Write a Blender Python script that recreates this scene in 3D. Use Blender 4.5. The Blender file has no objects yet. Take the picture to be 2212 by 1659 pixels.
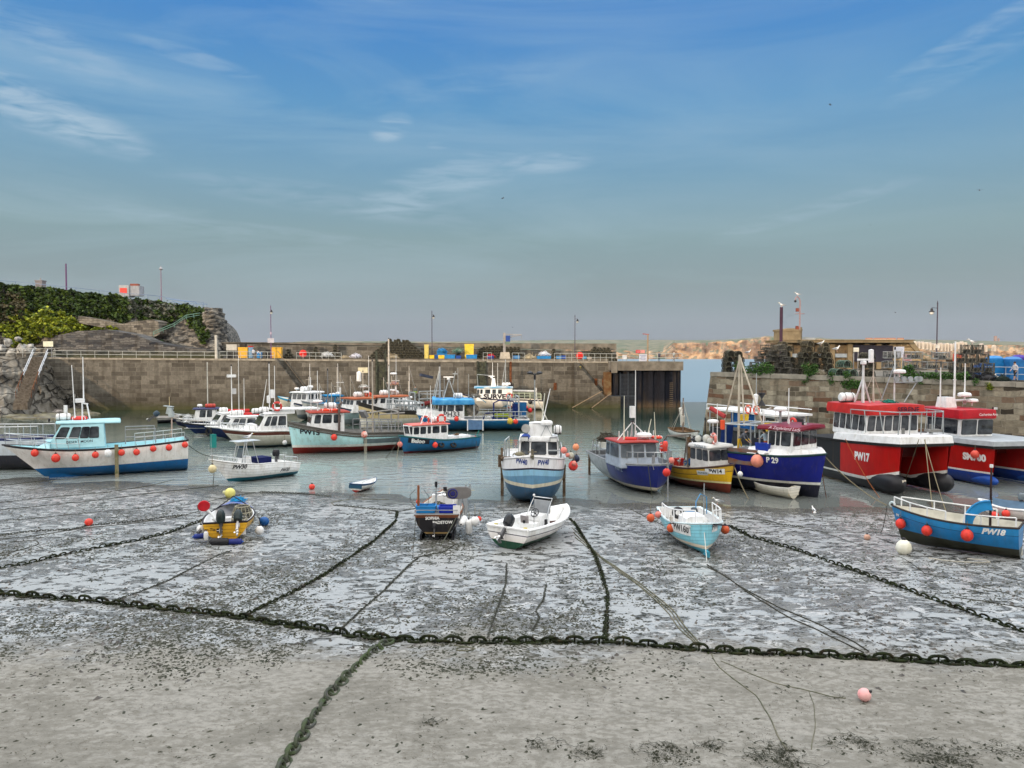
import bpy, math, random
from mathutils import Vector, Matrix, noise
from mathutils.bvhtree import BVHTree
PI=math.pi; R=math.radians; V=Vector
random.seed(7)
scn=bpy.context.scene; col=scn.collection
# ---------------------------------------------------------------- camera
H=8.7; FP=1661.0; PITCH=math.atan((829.5-769.5)/FP)
cam=bpy.data.cameras.new('camera'); camo=bpy.data.objects.new('camera',cam); col.objects.link(camo)
camo.location=(0,0,H); camo.rotation_euler=(PI/2-PITCH,0,0)
cam.sensor_width=36; cam.lens=36*FP/2212; cam.clip_start=.1; cam.clip_end=20000
scn.camera=camo
RM=Matrix.Rotation(PI/2-PITCH,3,'X')
def ray(x,y): return RM@V(((x-1106)/FP,-(y-829.5)/FP,-1))
def at(x,y,Y):
    d=ray(x,y); return V((0,0,H))+d*(Y/d.y)
def onz(x,y,z=0):
    d=ray(x,y); return V((0,0,H))+d*((z-H)/d.z)
def lin(pts,x):
    if x<=pts[0][0]: return pts[0][1]
    for (a,b),(c,d) in zip(pts,pts[1:]):
        if x<=c: return b+(d-b)*(x-a)/(c-a)
    return pts[-1][1]
def smooth(a,b,x):
    t=min(1,max(0,(x-a)/(b-a))); return t*t*(3-2*t)
SH=[(-60,54.5),(-34,54),(-24,52),(-14,49.5),(-6,47.5),(4,46),(14,45.2),(24,44.5),(40,44)]
def gz(X,Y):
    z=.009*(lin(SH,X)-Y)
    z+=.02*noise.noise(V((X*.22,Y*.35,0)))+.008*noise.noise(V((X*.9,Y*1.3,3)))
    return max(z,-1.2)
def G(x,y):
    z=0
    for i in range(6):
        p=onz(x,y,z); z=gz(p.x,p.y)
    return V((p.x,p.y,z))
# ---------------------------------------------------------------- world, sun, exposure
SUN_EL=R(9); SUN_AZ=R(215)        # light travels from behind the camera, a little from the left
w=bpy.data.worlds.new("World"); scn.world=w; w.use_nodes=True
nt=w.node_tree; nt.nodes.clear(); N=nt.nodes.new; L=nt.links.new
out=N('ShaderNodeOutputWorld'); bg=N('ShaderNodeBackground')
tc=N('ShaderNodeTexCoord'); sep=N('ShaderNodeSeparateXYZ'); L(tc.outputs['Generated'],sep.inputs[0])
def s2l(c): return tuple((v/255/12.92 if v/255<.04045 else ((v/255+.055)/1.055)**2.4) for v in c)
def s3(*c): return s2l(c)
ramp=N('ShaderNodeValToRGB'); L(sep.outputs['Z'],ramp.inputs['Fac'])
el=[(0,(134,142,154)),(.035,(131,143,154)),(.09,(130,148,153)),(.15,(128,156,163)),(.22,(115,157,182)),(.30,(88,148,194)),(.385,(68,134,198)),(.46,(62,128,198))]
cr=ramp.color_ramp
while len(cr.elements)<len(el): cr.elements.new(.5)
for e,(p,c) in zip(cr.elements,el): e.position=p; e.color=(*s2l(c),1)
# thin cirrus: stretched noise in direction space
mp=N('ShaderNodeMapping'); mp.inputs['Scale'].default_value=(1.2,2.0,7.0); mp.inputs['Rotation'].default_value=(R(8),R(20),0)
L(tc.outputs['Generated'],mp.inputs[0])
n1=N('ShaderNodeTexNoise'); n1.inputs['Scale'].default_value=1.6; n1.inputs['Detail'].default_value=9; n1.inputs['Roughness'].default_value=.55; n1.inputs['Distortion'].default_value=.8
L(mp.outputs[0],n1.inputs['Vector'])
mr=N('ShaderNodeMapRange'); mr.inputs['From Min'].default_value=.46; mr.inputs['From Max'].default_value=.82; L(n1.outputs[0],mr.inputs[0])
hx=N('ShaderNodeMapRange'); hx.inputs['From Min'].default_value=.55; hx.inputs['From Max'].default_value=-.55; hx.inputs['To Min'].default_value=.25; hx.inputs['To Max'].default_value=1
L(sep.outputs['X'],hx.inputs[0])
hz=N('ShaderNodeMapRange'); hz.inputs['From Min'].default_value=.02; hz.inputs['From Max'].default_value=.16; L(sep.outputs['Z'],hz.inputs[0])
mu=N('ShaderNodeMath'); mu.operation='MULTIPLY'; L(mr.outputs[0],mu.inputs[0]); L(hx.outputs[0],mu.inputs[1])
mu2=N('ShaderNodeMath'); mu2.operation='MULTIPLY'; L(mu.outputs[0],mu2.inputs[0]); L(hz.outputs[0],mu2.inputs[1])
mu3=N('ShaderNodeMath'); mu3.operation='MULTIPLY'; mu3.inputs[1].default_value=.6; L(mu2.outputs[0],mu3.inputs[0])
mx=N('ShaderNodeMixRGB'); mx.inputs[2].default_value=(*s3(176,202,214),1); L(mu3.outputs[0],mx.inputs[0]); L(ramp.outputs[0],mx.inputs[1])
# a few small puffs of brighter cloud, as directions
last=mx.outputs[0]
nrm=N('ShaderNodeVectorMath'); nrm.operation='NORMALIZE'; L(tc.outputs['Generated'],nrm.inputs[0])
n2=N('ShaderNodeTexNoise'); n2.inputs['Scale'].default_value=14; n2.inputs['Detail'].default_value=8; n2.inputs['Distortion'].default_value=.5; L(mp.outputs[0],n2.inputs['Vector'])
for (px,py,rx,ry,a,tilt) in [(845,275,42,26,.55,-20),(945,315,22,8,.35,0),(1190,352,85,22,.45,-3),(60,225,200,42,.55,16),(150,268,130,20,.35,14),(90,92,170,38,.32,14),(960,395,180,45,.36,-18),(700,430,300,30,.2,6),(420,125,110,16,.28,10),(2130,60,170,16,.28,-22),(2110,125,150,24,.2,-22),(1750,455,190,16,.2,-14),(620,505,260,14,.16,4),(330,470,220,18,.14,10),(1000,180,220,30,.12,-10)]:
    c=ray(px,py).normalized(); rt=V((c.y,-c.x,0)).normalized(); up=rt.cross(c)
    t=R(-tilt); ax=rt*math.cos(t)+up*math.sin(t); ay=up*math.cos(t)-rt*math.sin(t)
    sub=N('ShaderNodeVectorMath'); sub.operation='SUBTRACT'; sub.inputs[1].default_value=c; L(nrm.outputs[0],sub.inputs[0])
    dts=[]
    for a_,r_ in ((ax,rx),(ay,ry)):
        d=N('ShaderNodeVectorMath'); d.operation='DOT_PRODUCT'; d.inputs[1].default_value=a_*(FP/r_); L(sub.outputs[0],d.inputs[0])
        q=N('ShaderNodeMath'); q.operation='MULTIPLY'; L(d.outputs['Value'],q.inputs[0]); L(d.outputs['Value'],q.inputs[1]); dts.append(q)
    s=N('ShaderNodeMath'); s.operation='ADD'; L(dts[0].outputs[0],s.inputs[0]); L(dts[1].outputs[0],s.inputs[1])
    g=N('ShaderNodeMapRange'); g.interpolation_type='SMOOTHERSTEP'; g.inputs['From Min'].default_value=0; g.inputs['From Max'].default_value=1.7; g.inputs['To Min'].default_value=1; g.inputs['To Max'].default_value=0; L(s.outputs[0],g.inputs[0])
    nn=N('ShaderNodeMapRange'); nn.inputs['From Min'].default_value=.36; nn.inputs['From Max'].default_value=.66; nn.inputs['To Max'].default_value=a*1.1; L(n2.outputs[0],nn.inputs[0])
    m_=N('ShaderNodeMath'); m_.operation='MULTIPLY'; L(g.outputs[0],m_.inputs[0]); L(nn.outputs[0],m_.inputs[1])
    x_=N('ShaderNodeMixRGB'); x_.inputs[2].default_value=(*s3(178,200,216),1); L(m_.outputs[0],x_.inputs[0]); L(last,x_.inputs[1]); last=x_.outputs[0]
# unseen sky overhead and to the west (behind the camera) brightened as added fill
ov=N('ShaderNodeMapRange'); ov.interpolation_type='SMOOTHSTEP'; ov.inputs['From Min'].default_value=.43; ov.inputs['From Max'].default_value=.62; ov.inputs['To Max'].default_value=1; L(sep.outputs['Z'],ov.inputs[0])
bk=N('ShaderNodeMapRange'); bk.interpolation_type='SMOOTHSTEP'; bk.inputs['From Min'].default_value=.35; bk.inputs['From Max'].default_value=-.4; L(sep.outputs['Y'],bk.inputs[0])
o1=N('ShaderNodeMixRGB'); o1.inputs[2].default_value=(2.75,2.88,3.05,1); L(ov.outputs[0],o1.inputs[0]); L(last,o1.inputs[1])
o2=N('ShaderNodeMixRGB'); o2.inputs[2].default_value=(2.3,2.2,2.08,1); L(bk.outputs[0],o2.inputs[0]); L(o1.outputs[0],o2.inputs[1])
sky=N('ShaderNodeTexSky'); sky.sky_type='NISHITA'; sky.sun_disc=False; sky.sun_elevation=SUN_EL; sky.sun_rotation=SUN_AZ
sk=N('ShaderNodeVectorMath'); sk.operation='SCALE'; sk.inputs['Scale'].default_value=.004; L(sky.outputs[0],sk.inputs[0])
ad=N('ShaderNodeVectorMath'); ad.operation='ADD'; L(o2.outputs[0],ad.inputs[0]); L(sk.outputs[0],ad.inputs[1])
sc=N('ShaderNodeVectorMath'); sc.operation='SCALE'; sc.inputs['Scale'].default_value=10; L(ad.outputs[0],sc.inputs[0])
L(sc.outputs[0],bg.inputs[0]); bg.inputs[1].default_value=.1; L(bg.outputs[0],out.inputs[0])
sd=bpy.data.lights.new('sun','SUN'); sd.energy=3.2; sd.angle=R(.5); sd.color=(1,.74,.5)
so=bpy.data.objects.new('sun',sd); col.objects.link(so); so.location=(-20,-60,40)
dirv=V((math.sin(SUN_AZ)*math.cos(SUN_EL),math.cos(SUN_AZ)*math.cos(SUN_EL),math.sin(SUN_EL)))
so.rotation_euler=dirv.to_track_quat('Z','Y').to_euler()
scn.view_settings.view_transform='Standard'; scn.view_settings.look='None'; scn.view_settings.exposure=0; scn.view_settings.gamma=1
scn.render.engine='CYCLES'; scn.cycles.max_bounces=6; scn.cycles.volume_bounces=0; scn.cycles.use_denoising=True
# ---------------------------------------------------------------- materials
MC={}
def newmat(name):
    m=bpy.data.materials.new(name); m.use_nodes=True; t=m.node_tree; b=t.nodes['Principled BSDF']; return m,t,b
def mat(c,rough=.5,metal=0,var=.12,vs=2.5,bump=0,bs=20,name=None,c2=None,dirt=None):
    key=(c,rough,metal,var,vs,bump,bs,c2,dirt)
    if key in MC: return MC[key]
    m,t,b=newmat(name or 'paint'); n=t.nodes.new; l=t.links.new
    b.inputs['Roughness'].default_value=rough; b.inputs['Metallic'].default_value=metal; b.inputs['Specular IOR Level'].default_value=.5 if rough<.2 else .28 if rough<.55 else .1
    o=n('ShaderNodeTexCoord'); nz=n('ShaderNodeTexNoise'); nz.inputs['Scale'].default_value=vs; nz.inputs['Detail'].default_value=6; l(o.outputs['Object'],nz.inputs['Vector'])
    mr=n('ShaderNodeMapRange'); mr.inputs['From Min'].default_value=.35; mr.inputs['From Max'].default_value=.65; l(nz.outputs[0],mr.inputs[0])
    mx=n('ShaderNodeMixRGB'); mx.inputs[1].default_value=(*c,1)
    mx.inputs[2].default_value=(*(c2 or tuple(v*(1-var*2) for v in c)),1); l(mr.outputs[0],mx.inputs[0]); last=mx.outputs[0]
    if dirt:
        nd=n('ShaderNodeTexNoise'); nd.inputs['Scale'].default_value=1.3; nd.inputs['Detail'].default_value=8; nd.inputs['Roughness'].default_value=.75
        ma=n('ShaderNodeMapping'); ma.inputs['Scale'].default_value=(3,3,.7); l(o.outputs['Object'],ma.inputs[0]); l(ma.outputs[0],nd.inputs['Vector'])
        r2=n('ShaderNodeMapRange'); r2.inputs['From Min'].default_value=.5; r2.inputs['From Max'].default_value=.72; r2.inputs['To Max'].default_value=.7; l(nd.outputs[0],r2.inputs[0])
        m2=n('ShaderNodeMixRGB'); m2.inputs[2].default_value=(*dirt,1); l(r2.outputs[0],m2.inputs[0]); l(last,m2.inputs[1]); last=m2.outputs[0]
    l(last,b.inputs['Base Color'])
    if bump:
        nb=n('ShaderNodeTexNoise'); nb.inputs['Scale'].default_value=bs; nb.inputs['Detail'].default_value=5; l(o.outputs['Object'],nb.inputs['Vector'])
        bp=n('ShaderNodeBump'); bp.inputs['Strength'].default_value=bump; bp.inputs['Distance'].default_value=.05; l(nb.outputs[0],bp.inputs['Height']); l(bp.outputs[0],b.inputs['Normal'])
    MC[key]=m; return m
WHITE=mat((.78,.79,.79),.4,var=.08,dirt=(.42,.40,.34)); CREAM=mat((.72,.66,.54),.4,var=.08,dirt=(.5,.42,.3))
BLACK=mat((.015,.015,.018),.45,var=.1); RUB=mat((.025,.025,.025),.7); GREY=mat((.25,.26,.27),.5)
STEEL=mat((.55,.57,.58),.35,.8); GALV=mat((.38,.41,.42),.5,.5); RED=mat((.55,.03,.02),.4); ORANGE=mat((.75,.09,.03),.45,dirt=(.55,.12,.07))
FEND=mat((.72,.045,.03),.45,var=.15,vs=5,dirt=(.5,.12,.07)); PINKF=mat((.75,.22,.18),.45,dirt=(.6,.3,.25)); DKPOST=mat((.05,.04,.06),.5)
GLASS=mat((.012,.015,.02),.05,var=.3,vs=1.6,name='glass',c2=(.07,.08,.09)); GLASSL=mat((.12,.14,.16),.08,var=.3,vs=1.5,name='glass')
WOOD=mat((.20,.12,.06),.6,var=.3); WGREY=mat((.16,.145,.125),.8,var=.3,bump=.4); ROPE=mat((.22,.19,.12),.8); ROPED=mat((.035,.035,.025),.8); TEAL=mat((.02,.22,.2),.7)
BLUE=mat((.01,.10,.42),.45); BLUEB=mat((.015,.2,.5),.5,name='plastic'); YEL=mat((.75,.5,.03),.5); LYEL=mat((.75,.6,.12),.5); RUST=mat((.16,.06,.025),.8,var=.3)
LCYAN=mat((.42,.70,.76),.35,var=.05); NETM=mat((.05,.055,.05),.8,c2=(.16,.15,.12),vs=9)
# ---------------------------------------------------------------- mesh building
class MB:
    def __init__(s): s.v=[]; s.f=[]; s.m=[]; s.k=0; s.M=None
    def add(s,vs,fs):
        b=len(s.v)
        s.v+= [s.M@V(p) for p in vs] if s.M else [V(p) for p in vs]
        for f in fs: s.f.append([b+i for i in f]); s.m.append(s.k)
        return s
    def box(s,c,d,rz=0,ry=0,tp=1):
        x,y,z=d[0]/2,d[1]/2,d[2]/2; m=Matrix.Translation(c)@Matrix.Rotation(rz,4,'Z')@Matrix.Rotation(ry,4,'Y')
        vs=[m@V(p) for p in ((-x,-y,-z),(x,-y,-z),(x,y,-z),(-x,y,-z),(-x*tp,-y*tp,z),(x*tp,-y*tp,z),(x*tp,y*tp,z),(-x*tp,y*tp,z))]
        return s.add(vs,[(0,3,2,1),(4,5,6,7),(0,1,5,4),(1,2,6,5),(2,3,7,6),(3,0,4,7)])
    def tube(s,pts,r,n=6,closed=False,r2=None):
        pts=[V(p) for p in pts]; q=len(pts); vs=[]; prev=None
        for i,p in enumerate(pts):
            a=pts[i-1] if (i or closed) else p; b=pts[(i+1)%q] if (i<q-1 or closed) else p
            t=(b-a)
            if t.length<1e-6: t=V((0,0,1))
            t.normalize(); u=prev-t*prev.dot(t) if prev is not None else (V((0,0,1)).cross(t) if abs(t.z)<.9 else V((1,0,0)).cross(t))
            if u.length<1e-5: u=t.orthogonal()
            u.normalize(); prev=u; ww=t.cross(u); rr=r if r2 is None else r+(r2-r)*i/max(1,q-1)
            for k in range(n): an=2*PI*k/n; vs.append(p+u*math.cos(an)*rr+ww*math.sin(an)*rr)
        fs=[]
        for i in range(q if closed else q-1):
            j=(i+1)%q
            for k in range(n): fs.append((i*n+k,i*n+(k+1)%n,j*n+(k+1)%n,j*n+k))
        if not closed: fs+=[tuple(reversed(range(n))),tuple((q-1)*n+k for k in range(n))]
        return s.add(vs,fs)
    def lathe(s,prof,c=(0,0,0),n=14,ax=None):
        m=Matrix.Translation(c)
        if ax is not None: m=m@V(ax).to_track_quat('Z','Y').to_matrix().to_4x4()
        vs=[m@V((r*math.cos(2*PI*k/n),r*math.sin(2*PI*k/n),z)) for r,z in prof for k in range(n)]
        fs=[(i*n+k,i*n+(k+1)%n,(i+1)*n+(k+1)%n,(i+1)*n+k) for i in range(len(prof)-1) for k in range(n)]
        fs+=[tuple(reversed(range(n))),tuple((len(prof)-1)*n+k for k in range(n))]
        return s.add(vs,fs)
    def ball(s,c,r,n=14,sq=1,ax=None): 
        pr=[(max(.001,r*math.sin(PI*i/8)),-r*sq*math.cos(PI*i/8)) for i in range(9)]
        return s.lathe(pr,c,n,ax)
    def torus(s,c,Rr,r,ax=(0,0,1),n=20,m=7,a0=0,a1=2*PI):
        q=V(ax).to_track_quat('Z','Y'); cl=a1-a0>6.28; cnt=n if cl else n+1
        return s.tube([V(c)+q@V((Rr*math.cos(a0+(a1-a0)*i/n),Rr*math.sin(a0+(a1-a0)*i/n),0)) for i in range(cnt)],r,m,closed=cl)
    def prism(s,poly,axis,a,b):   # poly of 2-tuples, extruded between a and b on 'x','y' or 'z'
        def mk(p,h): return {'x':(h,p[0],p[1]),'y':(p[0],h,p[1]),'z':(p[0],p[1],h)}[axis]
        n=len(poly); vs=[mk(p,a) for p in poly]+[mk(p,b) for p in poly]
        return s.add(vs,[tuple(range(n)),tuple(reversed(range(n,2*n)))]+[(i,i+n,(i+1)%n+n,(i+1)%n) for i in range(n)])
    def grid(s,rows):
        n=len(rows[0]); return s.add([p for r in rows for p in r],[(i*n+k,i*n+k+1,(i+1)*n+k+1,(i+1)*n+k) for i in range(len(rows)-1) for k in range(n-1)])
    def build(s,name,mats,parent=None,smooth=True,label=None,ang=40,fix=True):
        me=bpy.data.meshes.new(name); me.from_pydata([tuple(p) for p in s.v],[],s.f)
        if not isinstance(mats,(list,tuple)): mats=[mats]
        for m in mats: me.materials.append(m)
        if len(mats)>1:
            for p,k in zip(me.polygons,s.m): p.material_index=k
        if fix:
            import bmesh
            bm=bmesh.new(); bm.from_mesh(me); bmesh.ops.recalc_face_normals(bm,faces=bm.faces); bm.to_mesh(me); bm.free()
        if smooth:
            me.polygons.foreach_set('use_smooth',[True]*len(me.polygons))
            me.set_sharp_from_angle(angle=R(ang))
        me.update()
        o=bpy.data.objects.new(name,me); col.objects.link(o)
        if parent: o.parent=parent
        if label: o['label']=label
        return o
def tag(o,label,cat,group=None):
    o['label']=label; o['category']=cat
    if group: o['group']=group
    return o
def thing(name,label,cat,loc=(0,0,0),rz=0,group=None):
    o=bpy.data.objects.new(name,None); col.objects.link(o); o.empty_display_size=.3
    o.location=loc; o.rotation_euler=(0,0,rz); return tag(o,label,cat,group)
def kind(o,k='structure'): o['kind']=k; return o
def copy_tree(o,parent=None):
    c=o.copy(); col.objects.link(c); c.parent=parent
    for ch in list(o.children): copy_tree(ch,c)
    return c
def textmesh(s,size,shear=0,bold=0,sx=1):
    cu=bpy.data.curves.new('writing','FONT'); cu.body=s; cu.size=size; cu.shear=shear; cu.offset=bold*size; cu.align_x='CENTER'; cu.align_y='CENTER'; cu.resolution_u=3
    ob=bpy.data.objects.new('writing',cu); me=ob.to_mesh(); vs=[V((v.co.x*sx,v.co.y,0)) for v in me.vertices]; fs=[tuple(p.vertices) for p in me.polygons]
    ob.to_mesh_clear(); bpy.data.objects.remove(ob); bpy.data.curves.remove(cu); return vs,fs
def writing(s,size,M,m,parent,shear=0,bold=.02,sx=1,bvh=None,off=.012,name='lettering'):
    """letters laid in the XY plane of matrix M; with bvh they are pressed along -Z of M onto that surface"""
    vs,fs=textmesh(s,size,shear,bold,sx); o=[]
    if bvh:
        import bmesh
        bm=bmesh.new(); bv=[bm.verts.new(v) for v in vs]
        for f in fs:
            try: bm.faces.new([bv[i] for i in f])
            except ValueError: pass
        bmesh.ops.triangulate(bm,faces=bm.faces)
        for _ in range(3): bmesh.ops.subdivide_edges(bm,edges=[e for e in bm.edges if e.calc_length()>size*.22],cuts=1); bmesh.ops.triangulate(bm,faces=bm.faces)
        bm.verts.index_update(); vs=[v.co.copy() for v in bm.verts]; fs=[tuple(v.index for v in f.verts) for f in bm.faces]; bm.free()
    d=-(M.to_3x3()@V((0,0,1))).normalized()
    for p in vs:
        q=M@p
        if bvh:
            h=bvh.ray_cast(q-d*2,d,6)
            if h[0] is not None: q=h[0]
        o.append(q-d*off)
    b=MB(); b.add(o,fs); return b.build(name,m,parent,smooth=False,fix=False)
def basis(o,x,y):
    x=V(x).normalized(); y=V(y); z=x.cross(y).normalized(); y=z.cross(x)
    return Matrix(((x.x,y.x,z.x,o[0]),(x.y,y.y,z.y,o[1]),(x.z,y.z,z.z,o[2]),(0,0,0,1)))
# ================================================================ ground, water
def node_sand():
    m,t,b=newmat('wet_sand'); n=t.nodes.new; l=t.links.new
    o=n('ShaderNodeTexCoord'); sp=n('ShaderNodeSeparateXYZ'); l(o.outputs['Object'],sp.inputs[0])
    def nz(scale,det,stretch=(1,1,1),dist=0,r=.6):
        mp=n('ShaderNodeMapping'); mp.inputs['Scale'].default_value=stretch; l(o.outputs['Object'],mp.inputs[0])
        x=n('ShaderNodeTexNoise'); x.inputs['Scale'].default_value=scale; x.inputs['Detail'].default_value=det; x.inputs['Distortion'].default_value=dist; x.inputs['Roughness'].default_value=r; l(mp.outputs[0],x.inputs['Vector']); return x.outputs[0]
    def mr(src,a,b_,c=0,d=1,sm=True):
        x=n('ShaderNodeMapRange'); x.inputs[1].default_value=a; x.inputs[2].default_value=b_; x.inputs[3].default_value=c; x.inputs[4].default_value=d
        if sm: x.interpolation_type='SMOOTHSTEP'
        l(src,x.inputs[0]); return x.outputs[0]
    def ma(op,a,b_):
        x=n('ShaderNodeMath'); x.operation=op
        for i,s in ((0,a),(1,b_)):
            if isinstance(s,(int,float)): x.inputs[i].default_value=s
            else: l(s,x.inputs[i])
        return x.outputs[0]
    def mix(f,a,b_):
        x=n('ShaderNodeMixRGB')
        for i,s in ((0,f),(1,a),(2,b_)):
            if isinstance(s,tuple): x.inputs[i].default_value=(*s,1)
            elif isinstance(s,(int,float)): x.inputs[i].default_value=s
            else: l(s,x.inputs[i])
        return x.outputs[0]
    glint=nz(1.0,9,(1.5,1.5,1),1.2,.68); big=nz(.16,5,(1,1.4,1),.5); fine=nz(5,7,(1,1.5,1)); grit=nz(38,4); mid=nz(1.3,6,(1,1.8,1),.6)
    yy=ma('ADD',sp.outputs['Y'],ma('MULTIPLY',ma('SUBTRACT',big,.5),9))
    wet=mr(yy,20.3,23.5)                       # 0 dry, 1 wet
    film=ma('MULTIPLY',wet,mr(ma('ADD',mid,ma('MULTIPLY',big,.5)),.72,.8))   # standing film of water; its pale colour paints reflected sky
    dry=mix(mr(fine,.35,.65),(.255,.245,.217),(.18,.172,.15)); dry=mix(mr(grit,.56,.66,0,.6),dry,(.08,.072,.06)); dry=mix(mr(mid,.42,.68,0,.5),dry,(.125,.12,.105)); dry=mix(mr(big,.45,.62,0,.35),dry,(.12,.115,.10))
    wc=mix(mr(mid,.40,.60),(.125,.124,.114),(.036,.033,.028)); wk=mr(ma('ADD',ma('ADD',fine,ma('MULTIPLY',ma('SUBTRACT',big,.5),1.0)),ma('MULTIPLY',ma('SUBTRACT',mid,.5),.6)),.46,.54,0,.95); wc=mix(wk,wc,(.012,.014,.011))
    wc=mix(mr(big,.5,.66,0,.35),wc,(.05,.048,.04)); wc=mix(mr(glint,.54,.61,0,.85),wc,(.44,.445,.44))  # pale patches paint bright sky glints into the mud's base colour
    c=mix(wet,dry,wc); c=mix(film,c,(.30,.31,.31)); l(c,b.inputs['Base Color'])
    rg=mix(wet,(.75,.75,.75),mix(mr(fine,.4,.62),(.24,.24,.24),(.5,.5,.5))); rg=mix(film,rg,(.12,.12,.12)); l(rg,b.inputs['Roughness'])
    sh=mr(ma('ADD',sp.outputs['Z'],ma('MULTIPLY',ma('SUBTRACT',mid,.5),.05)),.045,.008)
    c=mix(sh,c,(.085,.085,.075)); l(c,b.inputs['Base Color']); rg=mix(sh,rg,(.06,.06,.06)); l(rg,b.inputs['Roughness'])
    l(ma('SUBTRACT',mix(wet,(.15,.15,.15),(.5,.5,.5)),ma('MULTIPLY',wk,.46)),b.inputs['Specular IOR Level']); b.inputs['IOR'].default_value=1.5
    bp=n('ShaderNodeBump'); bp.inputs['Distance'].default_value=.03
    l(ma('ADD',ma('MULTIPLY',fine,1.0),ma('MULTIPLY',grit,.35)),bp.inputs['Height']); l(ma('SUBTRACT',.9,ma('MULTIPLY',film,.7)),bp.inputs['Strength']); l(bp.outputs[0],b.inputs['Normal'])
    return m
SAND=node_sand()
def ysp(a,b,n,k=1.6): return [a+(b-a)*(i/n)**k for i in range(n+1)]
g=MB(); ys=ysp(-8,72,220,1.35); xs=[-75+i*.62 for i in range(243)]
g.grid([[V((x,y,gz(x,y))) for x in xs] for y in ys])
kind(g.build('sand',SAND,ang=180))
def node_water():
    m,t,b=newmat('harbour_water'); n=t.nodes.new; l=t.links.new
    b.inputs['Roughness'].default_value=.03; b.inputs['IOR'].default_value=1.36
    o=n('ShaderNodeTexCoord'); s0=n('ShaderNodeSeparateXYZ'); l(o.outputs['Object'],s0.inputs[0]); cr=n('ShaderNodeValToRGB'); m0=n('ShaderNodeMapRange'); m0.inputs[1].default_value=44; m0.inputs[2].default_value=124; l(s0.outputs['Y'],m0.inputs[0]); l(m0.outputs[0],cr.inputs[0]); e=cr.color_ramp.elements; e[0].color=(.12,.13,.12,1); e[1].color=(.012,.028,.018,1); e[1].position=.8; k_=e.new(.14); k_.color=(.25,.285,.28,1); k_=e.new(.42); k_.color=(.13,.17,.15,1); l(cr.outputs[0],b.inputs['Base Color'])  # near water paled: the sky's silvery sheen is painted into its base colour
    mp=n('ShaderNodeMapping'); mp.inputs['Scale'].default_value=(.6,1.25,1); l(o.outputs['Object'],mp.inputs[0])
    x=n('ShaderNodeTexNoise'); x.inputs['Scale'].default_value=.95; x.inputs['Detail'].default_value=2.5; x.inputs['Distortion'].default_value=.7; l(mp.outputs[0],x.inputs['Vector'])
    big=n('ShaderNodeTexNoise'); big.inputs['Scale'].default_value=.07; big.inputs['Detail'].default_value=2; l(o.outputs['Object'],big.inputs['Vector'])
    r=n('ShaderNodeMapRange'); r.inputs[1].default_value=.36; r.inputs[2].default_value=.6; r.inputs[3].default_value=.25; r.inputs[4].default_value=1; l(big.outputs[0],r.inputs[0])
    # calm at the very edge and against the far wall
    sp=n('ShaderNodeSeparateXYZ'); l(o.outputs['Object'],sp.inputs[0])
    f=n('ShaderNodeMapRange'); f.inputs[1].default_value=46; f.inputs[2].default_value=54; f.inputs[3].default_value=.1; l(sp.outputs['Y'],f.inputs[0])
    f2=n('ShaderNodeMapRange'); f2.inputs[1].default_value=125; f2.inputs[2].default_value=78; f2.inputs[3].default_value=.12; l(sp.outputs['Y'],f2.inputs[0]); q0=n('ShaderNodeMath'); q0.operation='MULTIPLY'; l(f.outputs[0],q0.inputs[0]); l(f2.outputs[0],q0.inputs[1]); f=q0
    q=n('ShaderNodeMath'); q.operation='MULTIPLY'; l(r.outputs[0],q.inputs[0]); l(f.outputs[0],q.inputs[1])
    bp=n('ShaderNodeBump'); bp.inputs['Distance'].default_value=.1; l(x.outputs[0],bp.inputs['Height']); l(q.outputs[0],bp.inputs['Strength']); l(bp.outputs[0],b.inputs['Normal'])
    return m
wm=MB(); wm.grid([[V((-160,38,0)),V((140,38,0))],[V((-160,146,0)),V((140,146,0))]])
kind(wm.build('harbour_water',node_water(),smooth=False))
ms,t_,b_=newmat('sea'); b_.inputs['Base Color'].default_value=(.13,.19,.23,1); b_.inputs['Roughness'].default_value=.3
n_=t_.nodes.new; o_=n_('ShaderNodeTexCoord'); m_=n_('ShaderNodeMapping'); m_.inputs['Scale'].default_value=(.5,1.6,1); x_=n_('ShaderNodeTexNoise'); x_.inputs['Scale'].default_value=.3; x_.inputs['Detail'].default_value=6
t_.links.new(o_.outputs['Object'],m_.inputs[0]); t_.links.new(m_.outputs[0],x_.inputs['Vector']); bp_=n_('ShaderNodeBump'); bp_.inputs['Distance'].default_value=.4; bp_.inputs['Strength'].default_value=.5
t_.links.new(x_.outputs[0],bp_.inputs['Height']); t_.links.new(bp_.outputs[0],b_.inputs['Normal'])
wm=MB(); wm.grid([[V((-9000,146,-.01)),V((9000,146,-.01))],[V((-9000,12000,-.01)),V((9000,12000,-.01))]]); kind(wm.build('sea',ms,smooth=False))
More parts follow.
